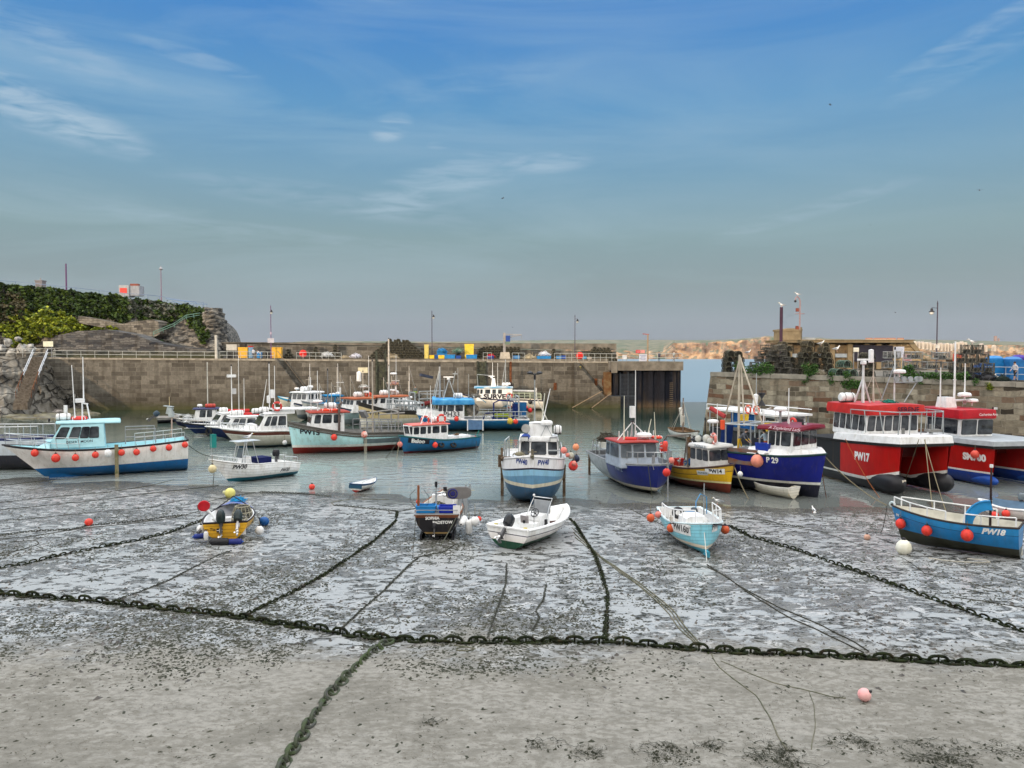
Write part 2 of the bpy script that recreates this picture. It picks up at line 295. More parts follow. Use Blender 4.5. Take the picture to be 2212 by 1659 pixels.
# land beneath and behind the viewpoint: the town headland that keeps the harbour in evening shade
def rockmat(name,c1,c2,c3,sc=.35,strat=3,bd=.5,b2=None):
    m,t,b=newmat(name); n=t.nodes.new; l=t.links.new; o=n('ShaderNodeTexCoord')
    mp=n('ShaderNodeMapping'); mp.inputs['Scale'].default_value=(1,1,strat); l(o.outputs['Object'],mp.inputs[0])
    a=n('ShaderNodeTexNoise'); a.inputs['Scale'].default_value=sc; a.inputs['Detail'].default_value=9; a.inputs['Roughness'].default_value=.65; a.inputs['Distortion'].default_value=.4; l(mp.outputs[0],a.inputs['Vector'])
    v=n('ShaderNodeTexVoronoi'); v.feature='DISTANCE_TO_EDGE'; v.inputs['Scale'].default_value=sc*1.9; l(mp.outputs[0],v.inputs['Vector'])
    r=n('ShaderNodeValToRGB'); e=r.color_ramp.elements; e[0].position=.35; e[0].color=(*c1,1); e[1].position=.68; e[1].color=(*c3,1); k=e.new(.5); k.color=(*c2,1); l(a.outputs[0],r.inputs[0])
    g=n('ShaderNodeMapRange'); g.inputs[1].default_value=0; g.inputs[2].default_value=.05; g.inputs[3].default_value=.25; l(v.outputs['Distance'],g.inputs[0])
    x=n('ShaderNodeMixRGB'); x.blend_type='MULTIPLY'; x.inputs[0].default_value=.8; l(r.outputs[0],x.inputs[1]); l(g.outputs[0],x.inputs[2]); l(x.outputs[0],b.inputs['Base Color']); b.inputs['Roughness'].default_value=.85; b.inputs['Specular IOR Level'].default_value=.12
    h=n('ShaderNodeMath'); l(a.outputs[0],h.inputs[0]); l(g.outputs[0],h.inputs[1]); bp=n('ShaderNodeBump'); bp.inputs['Distance'].default_value=bd; bp.inputs['Strength'].default_value=.9; l(h.outputs[0],bp.inputs['Height']); l(bp.outputs[0],b.inputs['Normal'])
    return m
ROCK=rockmat('rock',(.05,.045,.04),(.15,.145,.13),(.30,.29,.26)); ROCKB=rockmat('rock_face',(.04,.037,.03),(.17,.155,.125),(.33,.30,.25),.3,1)
hm=MB(); rows=[]
for j in range(13):
    row=[]
    for i in range(61):
        x=-300+i*10; t=j/12; y=-10-70*t**1.3; z=6.5*smooth(0,.05,t)+33*smooth(.1,.8,t)*(.85+.3*noise.noise(V((x*.02,y*.03,1))))
        row.append(V((x,y+3*noise.noise(V((x*.05,t*3,5))),z)))
    rows.append(row)
rows.append([V((p.x,-260,p.z)) for p in rows[-1]]); hm.grid(rows); kind(hm.build('headland',ROCK,ang=180))
# ================================================================ stone walls
def stonemat(name,bw,rh,cols,mort,tide,rough=.85,dist=.0,off=.5,sq=1,tidecol=(.035,.03,.02),bumpd=.06,msize=.03,alg=(.05,.055,.02)):
    m,t,b=newmat(name); n=t.nodes.new; l=t.links.new; o=n('ShaderNodeTexCoord'); sp=n('ShaderNodeSeparateXYZ'); l(o.outputs['Object'],sp.inputs[0])
    cb=n('ShaderNodeCombineXYZ'); l(sp.outputs['X'],cb.inputs[0]); l(sp.outputs['Z'],cb.inputs[1]); vec=cb.outputs[0]
    if dist:
        nd=n('ShaderNodeTexNoise'); nd.inputs['Scale'].default_value=.9; nd.inputs['Detail'].default_value=3; l(vec,nd.inputs['Vector'])
        s=n('ShaderNodeVectorMath'); s.operation='SCALE'; s.inputs['Scale'].default_value=dist; l(nd.outputs['Color'],s.inputs[0]); a=n('ShaderNodeVectorMath'); l(vec,a.inputs[0]); l(s.outputs[0],a.inputs[1]); vec=a.outputs[0]
    br=n('ShaderNodeTexBrick'); br.inputs['Scale'].default_value=1; br.inputs['Brick Width'].default_value=bw; br.inputs['Row Height'].default_value=rh; br.inputs['Mortar Size'].default_value=msize; br.inputs['Mortar Smooth'].default_value=.3
    br.inputs['Color1'].default_value=(0,0,0,1); br.inputs['Color2'].default_value=(1,1,1,1); br.inputs['Mortar'].default_value=(.5,.5,.5,1); br.offset=off; br.squash=sq; br.squash_frequency=3; l(vec,br.inputs['Vector'])
    # two brick patterns of slightly different size give irregular courses
    rp=n('ShaderNodeValToRGB'); rp.color_ramp.interpolation='LINEAR'; e=rp.color_ramp.elements
    while len(e)<len(cols): e.new(.5)
    for i,c in enumerate(cols): e[i].position=i/(len(cols)-1); e[i].color=(*c,1)
    l(br.outputs['Color'],rp.inputs[0])
    nz=n('ShaderNodeTexNoise'); nz.inputs['Scale'].default_value=2.2; nz.inputs['Detail'].default_value=8; nz.inputs['Roughness'].default_value=.7; l(o.outputs['Object'],nz.inputs['Vector'])
    m1=n('ShaderNodeMixRGB'); m1.blend_type='OVERLAY'; m1.inputs[0].default_value=.85; l(rp.outputs[0],m1.inputs[1]); l(nz.outputs[0],m1.inputs[2])
    m2=n('ShaderNodeMixRGB'); l(br.outputs['Fac'],m2.inputs[0]); l(m1.outputs[0],m2.inputs[1]); m2.inputs[2].default_value=(*mort,1)
    st=n('ShaderNodeTexNoise'); st.inputs['Scale'].default_value=.5; st.inputs['Detail'].default_value=6; ms=n('ShaderNodeMapping'); ms.inputs['Scale'].default_value=(2.4,1,.35); l(o.outputs['Object'],ms.inputs[0]); l(ms.outputs[0],st.inputs['Vector'])
    sr=n('ShaderNodeMapRange'); sr.inputs[1].default_value=.5; sr.inputs[2].default_value=.75; sr.inputs[4].default_value=.75; l(st.outputs[0],sr.inputs[0])
    m3=n('ShaderNodeMixRGB'); m3.inputs[2].default_value=(.04,.034,.026,1); l(sr.outputs[0],m3.inputs[0]); l(m2.outputs[0],m3.inputs[1])
    # tide-stained lower courses
    zz=n('ShaderNodeMath'); zz.operation='MULTIPLY_ADD'; l(nz.outputs[0],zz.inputs[0]); zz.inputs[1].default_value=1.6; l(sp.outputs['Z'],zz.inputs[2])
    td=n('ShaderNodeMapRange'); td.interpolation_type='SMOOTHSTEP'; td.inputs[1].default_value=tide+2.6; td.inputs[2].default_value=tide-1.4; td.inputs[4].default_value=.62; l(zz.outputs[0],td.inputs[0])
    m4=n('ShaderNodeMixRGB'); m4.inputs[2].default_value=(*tidecol,1); l(td.outputs[0],m4.inputs[0]); l(m3.outputs[0],m4.inputs[1])
    al=n('ShaderNodeMapRange'); al.interpolation_type='SMOOTHSTEP'; al.inputs[1].default_value=2.4; al.inputs[2].default_value=.6; al.inputs[4].default_value=.8; l(zz.outputs[0],al.inputs[0])
    m5=n('ShaderNodeMixRGB'); m5.inputs[2].default_value=(*alg,1); l(al.outputs[0],m5.inputs[0]); l(m4.outputs[0],m5.inputs[1])
    l(m5.outputs[0],b.inputs['Base Color']); b.inputs['Roughness'].default_value=rough; b.inputs['Specular IOR Level'].default_value=.12
    hh=n('ShaderNodeMath'); hh.operation='MULTIPLY_ADD'; l(nz.outputs[0],hh.inputs[0]); hh.inputs[1].default_value=.8
    iv=n('ShaderNodeMath'); iv.operation='SUBTRACT'; iv.inputs[0].default_value=1; l(br.outputs['Fac'],iv.inputs[1]); l(iv.outputs[0],hh.inputs[2])
    bp=n('ShaderNodeBump'); bp.inputs['Distance'].default_value=bumpd; bp.inputs['Strength'].default_value=.9; l(hh.outputs[0],bp.inputs['Height']); l(bp.outputs[0],b.inputs['Normal'])
    return m
ASH=stonemat('ashlar',1.9,.7,[(.062,.057,.048),(.09,.083,.07),(.118,.11,.094),(.142,.133,.113)],(.19,.178,.15),2.6,dist=.16,sq=.7)
RUBB=stonemat('rubble_stone',.95,.5,[(.03,.024,.018),(.19,.165,.12),(.22,.19,.14),(.12,.065,.04),(.24,.21,.155),(.31,.28,.215),(.10,.085,.06)],(.24,.21,.16),1.0,dist=.42,off=.37,sq=1.9,msize=.035,bumpd=.1)
MASON=stonemat('masonry',1.1,.4,[(.06,.055,.05),(.13,.12,.10),(.21,.195,.165),(.17,.155,.13)],(.10,.095,.085),-9,dist=.3,bumpd=.1,off=.4)
SLATE=stonemat('slate_masonry',1.5,.38,[(.02,.022,.028),(.07,.072,.075),(.15,.145,.135),(.04,.04,.043)],(.05,.048,.045),-9,dist=.7,bumpd=.25,off=.4)
CONC=mat((.19,.175,.148),.85,var=.25,vs=.8,bump=.3,bs=6,dirt=(.15,.12,.085)); CONCL=mat((.31,.285,.235),.85,var=.2,vs=1.2,bump=.2)
# far pier: face runs from A (left) to B (right)
PA=V((-71.5,124.0,0)); PB=V((34.4,132.5,0)); PD=(PB-PA); PL=PD.length; PU=PD.normalized(); PN=V((PU.y,-PU.x,0)); PR=math.atan2(PU.y,PU.x)  # PN toward camera
def zt(u): return 8.48-.80*max(-.1,u/PL)      # deck level along the pier
def pu(x,back=0):    # distance along pier for picture column x (on the line set back by `back`)
    k=(x-1106)/FP; a=PA-PN*back; return (k*a.y-a.x)/(PU.x-k*PU.y)
def pier(u,back=0,z=None): p=PA+PU*u-PN*back; return V((p.x,p.y,zt(u) if z is None else z))
MPI=Matrix.Translation(PA)@Matrix.Rotation(PR,4,'Z')
pr=thing('harbour_wall','long far harbour wall of weathered grey-brown stone blocks with a raised parapet behind','wall',PA,PR)
UE=pu(1317)
def seg(b,u0,u1,y0,y1,z0,z1a,z1b): b.add([(u0,y0,z0),(u1,y0,z0),(u1,y1,z0),(u0,y1,z0),(u0,y0,z1a),(u1,y0,z1b),(u1,y1,z1b),(u0,y1,z1a)],[(0,3,2,1),(4,5,6,7),(0,1,5,4),(1,2,6,5),(2,3,7,6),(3,0,4,7)])
b=MB(); seg(b,-6,UE,0,16,-2,zt(-6)-.3,zt(UE)-.3); b.build('wall',ASH,pr,smooth=False)
b=MB()
u=-6.
while u<UE: 
    l_=random.uniform(1.8,3.2); e=min(u+l_,UE); seg(b,u+.015,e-.015,-.1+random.uniform(-.02,.02),1.1,zt(u)-.3,zt(u),zt(e)); u=e
b.build('coping',CONCL,pr,smooth=False)
b=MB(); seg(b,-6,UE,1.1,16,zt(-6)-.3,zt(-6)-.04,zt(UE)-.04); b.build('quay_deck',CONC,pr,smooth=False)
U0=pu(455,11); U1=pu(1331,11)
def zp(u): return 11.05-1.45*(u-U0)/(U1-U0)
b=MB(); seg(b,U0-2,U1,11,12.4,zt(U0)-.5,zp(U0),zp(U1)); b.build('parapet',ASH,pr,smooth=False)
b=MB(); seg(b,U0-2,U1,10.9,12.5,zp(U0)-.02,zp(U0)+.16,zp(U1)+.16); b.build('parapet_coping',CONC,pr,smooth=False)
# stairs built out from the wall face
def stairmass(uA,uB,zA,zB,depth,nm,left=True,rail=True):
    n=int(abs(zA-zB)/.25); poly=[]
    du=(uB-uA)/n; dz=(zB-zA)/n; z=zA-.25; u=uA; poly=[(uA,-1),(uA,z)]
    for i in range(n):
        u+=du; poly.append((u,z)); z+=dz; poly.append((u,z))
    poly.append((u,-1)); b=MB(); b.prism(poly,'y',-depth,-.003); b.build(nm,ASH,pr,smooth=False)
    if rail:
        b=MB(); 
        b.tube([(uA,-.08,zA+1.0),(uB,-.08,zB+1.0)],.06,5)
        b.build('handrail',mat((.25,.19,.13),.7),pr)
stairmass(pu(600),pu(668),zt(0)+.1,1.6,1.7,'stair')
stairmass(pu(1240),pu(1303),7.9,2.0,1.7,'stair')
b=MB(); uA,uB=pu(1303),pu(1262)
for i in range(9): 
    u=uA+(uB-uA)*i/9; z=2.0-.25*(i+1); b.box((u,-2.3,z/2-.5),(abs(uB-uA)/9,1.2,z+1))
b.box((uA+1.2,-1.5,.5),(2.4,2.6,2.9)); b.build('stair',ASH,pr,smooth=False)
b=MB(); b.tube([(pu(1258)-2.2,-3,.15),(pu(1300)-.5,-3,2.9)],.07,5); b.tube([(pu(1268)+.3,-3,.1),(pu(1306)+.6,-3,2.6)],.07,5); b.build('handrail',mat((.25,.19,.13),.7),pr)
# recessed ladders with dark timber fenders
for x,w_,yt in ((823,22,765),(1040,20,782)):
    u=pu(x); b=MB(); z1=zt(u)+(1.6 if x<900 else -.1)
    for s in (-1,1): b.box((u+s*w_/30,-.16,(z1)/2),(.32,.3,z1))
    b.build('timber_fender',mat((.02,.02,.018),.8,c2=(.06,.07,.05)),pr)
    b=MB()
    b.box((u,-.03,3.9),(w_/16,.06,7.6)); 
    for i in range(24): b.box((u,-.12,.4+i*.32),(w_/18,.08,.06))
    b.build('ladder',mat((.03,.03,.028),.8,c2=(.08,.09,.06)),pr)
for x in (1108,): b=MB(); b.box((pu(x)-.4,-.05,3.9),(.35,.12,7.8)); b.build('drain_pipe',RUST,pr)
b=MB()
for x,y in ((767,0),): b.box((pu(784),-.08,zt(0)-2.1),(1.6,.08,.9))
b.build('notice_plate',mat((.6,.56,.4),.6),pr)
b=MB(); b.box((pu(1248),-.06,6.6),(1.1,.08,.75)); b.build('notice_plate',LYEL,pr)
for x in (1199,1287,1293+11): b=MB(); b.box((pu(x),-.1,3.6 if x==1199 else 4.3),(.5,.2,1.2)); b.build('rusty_fitting',RUST,pr)
b=MB(); b.box((pu(1311),-.3,3.7),(1.3,.6,4.6)); b.build('rusty_plate',mat((.15,.11,.06),.85,c2=(.11,.05,.02),vs=1.5),pr)
# pier head: concrete cap on dark sheet piling
UH0=pu(1316,-1.2); UH1=pu(1472,-1.2)
b=MB(); b.box(((UH0+UH1)/2,5.5,7.05),(UH1-UH0,15.5,1.5)); b.box((UH0+.6,-2.35,6.85),(1.0,.3,1.9)); b.build('pier_head_cap',CONC,pr,smooth=False)
b=MB(); u=pu(1322,-.6)+.2; poly=[]; i=0
while u<UH1-.6: poly+= [(u,-.7 if i%2 else -1.25),(u+.7,-.7 if i%2 else -1.25)]; u+=1.0; i+=1
ue=poly[-1][0]; poly+=[(ue,13),(poly[0][0],13)]; b.prism(poly,'z',-2,6.3)
SHEET=stonemat('sheet_piling',1.2,30,[(.004,.006,.012),(.008,.010,.018),(.012,.013,.018)],(.02,.02,.025),-9,alg=(.09,.065,.04),tidecol=(.05,.035,.02))
b.build('sheet_piling',SHEET,pr,smooth=False)
b=MB(); u0=pu(1336,-1.4); u1=pu(1378,-1.4)
for i in range(18): b.box(((u0+u1)/2,-1.35,1.9+i*.22),(u1-u0-.6,.08,.1))
for k in range(3): b.box((u0+.3+(u1-u0-.6)*k/2,-1.42,3),(.16,.14,6))
for i in range(9): b.box((pu(1343,-1.6),-1.55,.1+i*.24),(5.2,.1,.12))
b.build('grille',mat((.05,.06,.075),.6,.3),pr)
b=MB()
for i in range(13): b.box((UH0+10.7,-1.35,.2+i*.33),(.6,.08,.07))
b.build('ladder',mat((.15,.12,.08),.8),pr)
# right-hand pier: rubble wall, its face towards the boats
RA=V((20.9,81,0)); RB=V((44.6,62.0,0)); RU=(RB-RA).normalized(); RL=(RB-RA).length; RR=math.atan2(RU.y,RU.x); RN=V((RU.y,-RU.x,0))
def zr(u): return 7.05-.55*u/RL
rp=thing('stone_pier','right-hand pier wall of rough brown and grey rubble stone with concrete coping','wall',RA,RR)
b=MB()
def seg2(b,u0,u1,y0,y1,z0,z1a,z1b): seg(b,u0,u1,y0,y1,z0,z1a,z1b)
# battered end: foot stands out from the top
b.add([(-.9,-.5,-2),(RL+14,-.5,-2),(RL+14,46,-2),(-.9,46,-2),(0,0,zr(0)-.45),(RL+14,0,zr(RL+14)-.45),(RL+14,46,zr(RL+14)-.45),(0,46,zr(0)-.45)],[(0,3,2,1),(4,5,6,7),(0,1,5,4),(1,2,6,5),(2,3,7,6),(3,0,4,7)])
b.build('wall',RUBB,rp,smooth=False)
b=MB(); u=0.
while u<RL+14:
    l_=random.uniform(1.2,2.6); e=u+l_; seg(b,u+.01,e-.012,-.09+random.uniform(-.03,.03),.9,zr(u)-.45,zr(u)+random.uniform(-.02,.02),zr(e)); u=e
b.build('coping',CONCL,rp,smooth=False)
b=MB(); seg(b,-.05,RL+14,.9,46,zr(0)-.6,zr(0)-.03,zr(RL+14)-.03); b.build('quay_deck',CONC,rp,smooth=False)
b=MB(); seg(b,5,RL+30,44,45.2,5,8.6,8.3); b.build('back_parapet',RUBB,rp,smooth=False)
def rq(u,back,dz=0): p=RA+RU*u-RN*back; return V((p.x,p.y,zr(u)+dz))
def ru(x,back=0):
    k=(x-1106)/FP; a=RA-RN*back; return (k*a.y-a.x)/(RU.x-k*RU.y)
# ================================================================ far coast
def coastmat():
    m,t,b=newmat('coast'); n=t.nodes.new; l=t.links.new; g=n('ShaderNodeNewGeometry'); sp=n('ShaderNodeSeparateXYZ'); l(g.outputs['True Normal'],sp.inputs[0])
    o=n('ShaderNodeTexCoord'); a=n('ShaderNodeTexNoise'); a.inputs['Scale'].default_value=.02; a.inputs['Detail'].default_value=8; mp=n('ShaderNodeMapping'); mp.inputs['Scale'].default_value=(1,1,2.5); l(o.outputs['Object'],mp.inputs[0]); l(mp.outputs[0],a.inputs['Vector'])
    r=n('ShaderNodeValToRGB'); e=r.color_ramp.elements; e[0].position=.38; e[0].color=(.16,.10,.06,1); e[1].position=.62; e[1].color=(.44,.28,.15,1); l(a.outputs[0],r.inputs[0])
    f=n('ShaderNodeValToRGB'); e=f.color_ramp.elements; e[0].position=.42; e[0].color=(.045,.07,.03,1); e[1].position=.58; e[1].color=(.13,.115,.07,1); l(a.outputs[0],f.inputs[0])
    k=n('ShaderNodeMapRange'); k.inputs[1].default_value=.72; k.inputs[2].default_value=.9; l(sp.outputs['Z'],k.inputs[0])
    x=n('ShaderNodeMixRGB'); l(k.outputs[0],x.inputs[0]); l(r.outputs[0],x.inputs[1]); l(f.outputs[0],x.inputs[2]); l(x.outputs[0],b.inputs['Base Color']); b.inputs['Roughness'].default_value=.95; return m
prof=[(560,771),(600,752),(635,738.5),(690,735.5),(760,736.5),(900,737.5),(960,738),(1060,736),(1180,734.5),(1300,734),(1420,734),(1500,734.5),(1560,734),(1610,731.5),(1650,729),(1680,727.5),(1720,729),(1800,732),(1900,733.5),(2000,733.5),(2100,735.5),(2212,738.5),(2300,740)]
cf=[(560,.3),(900,.45),(1200,.45),(1290,.6),(1400,.3),(1430,.35),(1455,.85),(1560,.88),(1640,.97),(1700,1),(1800,.9),(1950,.78),(2050,.72),(2160,.8),(2300,.8)]
c=MB(); rows=[]; NX=380
for j in range(22):
    row=[]; v=j/21
    for i in range(NX):
        x=560+(2300-560)*i/(NX-1); gul=.8*noise.noise(V((x*.02,0,7)))+.3*noise.noise(V((x*.06,0,3)))
        Yb=2380+170*gul+250*smooth(1500,1100,x); top=at(x,lin(prof,x)+.35*noise.noise(V((x*.06,2,2))),3300).z
        f=lin(cf,x)*(1+.1*noise.noise(V((x*.05,9,9))))
        if v<.55: q=v/.55; Y=Yb+60*q+26*noise.noise(V((x*.05+q*1.2,q*2.6,4)))+10*noise.noise(V((x*.14,q*5,8))); z=-3+ (f*top*.80+3)*q**.85
        else: q=(v-.55)/.45; Y=Yb+60+(3300-Yb-60)*q; z=f*top*.80+(top-f*top*.80)*q**.75
        k=(x-1106)/FP; row.append(V((k*Y,Y,z)))
    rows.append(row)
rows.append([V((p.x*1.5,p.y*1.5,p.z*.5)) for p in rows[-1]]); c.grid(rows); kind(c.build('far_coast',coastmat(),ang=180,smooth=False))
# ================================================================ left cliff above the quay
ctop=[(-160,596),(0,617),(60,622),(150,632),(270,645),(340,650),(400,661),(440,665),(462,667),(474,684),(480,705),(486,732),(490,752),(494,778)]
CY=137.
def cl(x,v):      # surface point for column x, 0 foot .. 1 top
    zf=8.2; Y=CY+4*noise.noise(V((x*.01,0,0)))-3*smooth(380,470,x)*1; zt_=at(x,lin(ctop,x),Y+9).z
    n_=noise.fractal(V((x*.03,v*3.2,5)),1,2,5)*1.5+noise.noise(V((x*.11,v*9,1)))*.5+noise.noise(V((x*.3,v*22,1)))*.22
    k=(x-1106)/FP; z=zf+(zt_-zf)*v; yy=Y+9*v**1.2+n_-1.5*smooth(.25,.3,v)*0
    return V((k*yy,yy,z))
c=MB(); rows=[]
for j in range(61): rows.append([cl(-260+(494+260)*i/250,j/60) for i in range(251)])
rows.append([V((p.x*1.03,p.y+5,p.z-.2)) for p in rows[-1]]); rows.append([V((p.x*1.2,p.y+40,p.z-1)) for p in rows[-1]])
# end of the headland turns away seaward
c.grid(rows); e=[r[-1] for r in rows]; c.grid([[p,p+V((3,14,-.5)),p+V((2,60,-3))] for p in e])
m,t,b=newmat('cliff_rock'); n=t.nodes.new; l=t.links.new
o=n('ShaderNodeTexCoord'); mp=n('ShaderNodeMapping'); mp.inputs['Scale'].default_value=(1,1,4.5); l(o.outputs['Object'],mp.inputs[0])
a=n('ShaderNodeTexNoise'); a.inputs['Scale'].default_value=.55; a.inputs['Detail'].default_value=10; a.inputs['Roughness'].default_value=.7; l(mp.outputs[0],a.inputs['Vector'])
r=n('ShaderNodeValToRGB'); e=r.color_ramp.elements; e[0].position=.42; e[0].color=(.012,.012,.012,1); e[1].position=.58; e[1].color=(.22,.20,.165,1); k=e.new(.5); k.color=(.075,.07,.06,1); l(a.outputs[0],r.inputs[0]); l(r.outputs[0],b.inputs['Base Color']); b.inputs['Roughness'].default_value=.9
bp=n('ShaderNodeBump'); bp.inputs['Distance'].default_value=.5; l(a.outputs[0],bp.inputs['Height']); l(bp.outputs[0],b.inputs['Normal']); CLIFF=m
kind(c.build('cliff',CLIFF,ang=180))
def cpix(x,y):    # cliff surface point seen at a pixel
    lo,hi=0.,1.
    for i in range(16):
        v=(lo+hi)/2; p=cl(x,v); yy=769.5-(p.z-H)*FP/p.y
        if yy>y: lo=v
        else: hi=v
    return cl(x,v)
# masonry retaining walls
def wallpatch(name,label,poly,m,out=.5):
    pts=[cpix(*p) for p in poly]; cy=min(p.y for p in pts)-out-.6
    q=[at(x,y,cy) for x,y in poly]; t=thing(name,label,'wall',(q[0].x,cy,8.4)); b=MB()
    b.prism([(p.x-q[0].x,p.z-8.4) for p in q],'y',0,4.5); b.build('wall_face',m,t,smooth=False); return t
wallpatch('retaining_wall','grey slate retaining wall along the back of the quay below the green bushes',[(100,775),(104,745),(120,725),(170,715),(230,712),(290,722),(330,738),(380,748),(470,757),(472,775)],SLATE)
wallpatch('retaining_wall','pale stone retaining wall half buried in ivy halfway up the cliff',[(165,697),(170,682),(215,690),(262,700),(292,694),(330,690),(342,695),(345,722),(330,730),(262,722),(215,706)],MASON,.2)
b=MB()   # broken rock stub at the seaward end
rows=[]
for j in range(40):
    v=j/39; row=[]
    for i in range(36):
        an=-PI*1.05+i/35*2*PI; z=8.3+ (at(455,666,139).z-8.3)*v
        rr=(2.3-.5*v**1.3)*(1+.3*noise.noise(V((math.cos(an)*2,math.sin(an)*2,z*.9)))+.22*noise.noise(V((math.cos(an)*3,math.sin(an)*3,z*2.6))))
        row.append(V((at(456+(1-v)*8,700,138).x+rr*math.cos(an)*(.85 if v<.9 else .7),139+rr*1.3*math.sin(an),z+.3*noise.noise(V((an*2,v*4,0))))))
    rows.append(row)
b.grid(rows); b.add(rows[-1],[tuple(range(36))]); tag(b.build('rock_stack',CLIFF,ang=50),'brown layered rock stub at the seaward end of the left cliff','rock')
# ---------------------------------------------------------------- foliage
def leafmat(name,c1,c2,c3):
    m,t,b=newmat(name); n=t.nodes.new; l=t.links.new; g=n('ShaderNodeNewGeometry'); w_=n('ShaderNodeTexWhiteNoise'); w_.noise_dimensions='1D'; l(g.outputs['Random Per Island'],w_.inputs['W'])
    r=n('ShaderNodeValToRGB'); e=r.color_ramp.elements; e[0].color=(*c1,1); e[1].color=(*c3,1); k=e.new(.5); k.color=(*c2,1); l(w_.outputs['Value'],r.inputs[0]); l(r.outputs[0],b.inputs['Base Color']); b.inputs['Roughness'].default_value=.6; b.inputs['Specular IOR Level'].default_value=.15; return m
LDARK=leafmat('leaf_dark',(.007,.014,.004),(.026,.05,.009),(.075,.115,.02)); LLIME=leafmat('leaf_lime',(.04,.065,.008),(.15,.19,.015),(.30,.33,.03)); LGREY=leafmat('leaf_grey',(.03,.035,.025),(.09,.10,.075),(.17,.17,.14)); LGRN=leafmat('leaf_green',(.02,.05,.012),(.05,.12,.025),(.09,.18,.04)); LBR=leafmat('leaf_brown',(.03,.03,.015),(.07,.06,.03),(.1,.09,.05))
def leaf(b,p,s):
    a=random.uniform(0,2*PI); t=random.uniform(-.9,.9); q=Matrix.Rotation(a,3,'Z')@Matrix.Rotation(random.uniform(.3,1.5),3,'X')@Matrix.Rotation(t,3,'Y')
    b.add([p+q@V(v)*s for v in ((-.5,0,0),(0,-.35,.1),(.5,0,0),(0,.45,-.08))],[(0,1,2,3)])
def inpoly(x,y,P):
    c=False
    for (a,b_),(c_,d) in zip(P,P[1:]+P[:1]):
        if (b_>y)!=(d>y) and x<(c_-a)*(y-b_)/(d-b_)+a: c=not c
    return c
def clump(name,label,poly,n,m,size,thick,surf=cpix,cat='bush',seed=0,core=None):
    b=MB(); X0=min(p[0] for p in poly); X1=max(p[0] for p in poly); Y0=min(p[1] for p in poly); Y1=max(p[1] for p in poly); k=0; i=0
    while k<n and i<n*20:
        i+=1; x=random.uniform(X0,X1); y=random.uniform(Y0,Y1)
        x2=x+9*noise.noise(V((x*.05,y*.05,seed))); y2=y+7*noise.noise(V((x*.06,y*.07,seed+3)))
        if not inpoly(x2,y2,poly): continue
        p=surf(x,y); lump=.5+.9*noise.noise(V((x*.07,y*.12,seed+9)))+.4*noise.noise(V((x*.2,y*.3,seed)))
        th=thick*max(.05,lump)*random.uniform(.4,1)**.5
        leaf(b,p+V((random.uniform(-.2,.2),-th,.35*th+random.uniform(-.15,.15))),size*random.uniform(.6,1.3)); k+=1
    o=b.build(name,m,smooth=False,fix=False); return tag(o,label,cat)
clump('ivy','dark green ivy hanging over the top of the left cliff',[(-20,612),(60,618),(150,628),(270,642),(300,652),(290,690),(262,700),(240,690),(215,700),(165,682),(150,690),(90,690),(-20,700)],9000,LDARK,.62,1.6,cat='ivy')
clump('ivy','dark green ivy at the right of the cliff top by the iron stair rail',[(300,650),(400,660),(440,668),(455,690),(450,725),(440,745),(432,720),(390,690),(345,725),(342,700),(300,690)],4200,LDARK,.55,1.3,cat='ivy',seed=4)
clump('scrub','grey green scrub patch on the upper cliff below the lamp post',[(285,652),(345,655),(385,668),(395,690),(340,690),(290,680)],1700,LGREY,.5,1.75,seed=5)
clump('bush','lime green bush spreading across the middle of the left cliff',[(8,705),(60,690),(110,676),(150,682),(180,700),(230,705),(262,716),(264,732),(235,732),(180,722),(120,726),(95,735),(80,748),(40,755),(20,730)],8500,LLIME,.52,2.6,seed=11)
clump('bush','brownish round bush at the far left of the cliff',[(-10,640),(50,640),(80,680),(60,700),(10,712),(-15,705)],1900,LBR,.5,2.3,seed=12)
clump('bush','small green bush growing on the grey retaining wall',[(292,735),(325,732),(335,742),(320,748),(292,745)],500,LGRN,.4,2.2,seed=3)
clump('bush','small dark bush on the ledge under the iron stair rail',[(340,740),(358,737),(360,750),(342,750)],250,LGRN,.4,2.2,seed=6)
clump('ivy','narrow dark ivy strand down the rock stub',[(428,705),(440,700),(444,740),(436,745)],320,LDARK,.4,3.3,seed=8,cat='ivy')
# lower-left rocks: blocky slabs stepping down to the water
def rk(x,v):
    yb=lin([(-140,903),(0,903),(60,896),(120,892),(170,887),(205,884)],x); tp=lin([(-140,771),(100,770),(112,778),(125,815),(160,832),(185,852),(205,884)],x)
    Yw=H*FP/(yb-769.5); Yt=125.2; y=Yw+(Yt-Yw)*v**.8
    zt_=H-(tp-769.5)/FP*Yt; z=-.5+(zt_+.5)*(v**.75)
    c=noise.voronoi(V((x*.02,v*2.2,2)))[0]; n_=(c[1]-c[0])
    y+=-2.6*min(.5,n_)*math.sin(PI*min(1,v*1.02))+.5*noise.noise(V((x*.12,v*11,0)))*(1-v**6); z+=.45*noise.noise(V((x*.09,v*6,4)))*(1-v**6)+(.25*round(4*noise.noise(V((x*.03,v*9,3)))/2) if v<.25 else 0)
    k=(x-1106)/FP; return V((k*y,y,z))
c=MB(); c.grid([[rk(-140+345*i/240,j/80) for i in range(241)] for j in range(81)])
c.grid([[rk(-140+345*i/24,1) for i in range(25)],[rk(-140+345*i/24,1)+V((-1,16,.2)) for i in range(25)]])
ROCKM=rockmat('shore_rock',(.02,.019,.016),(.11,.103,.088),(.27,.26,.23),.17,1.5,.6)
kind(c.build('rock_shore',ROCKM,ang=35))
b=MB()
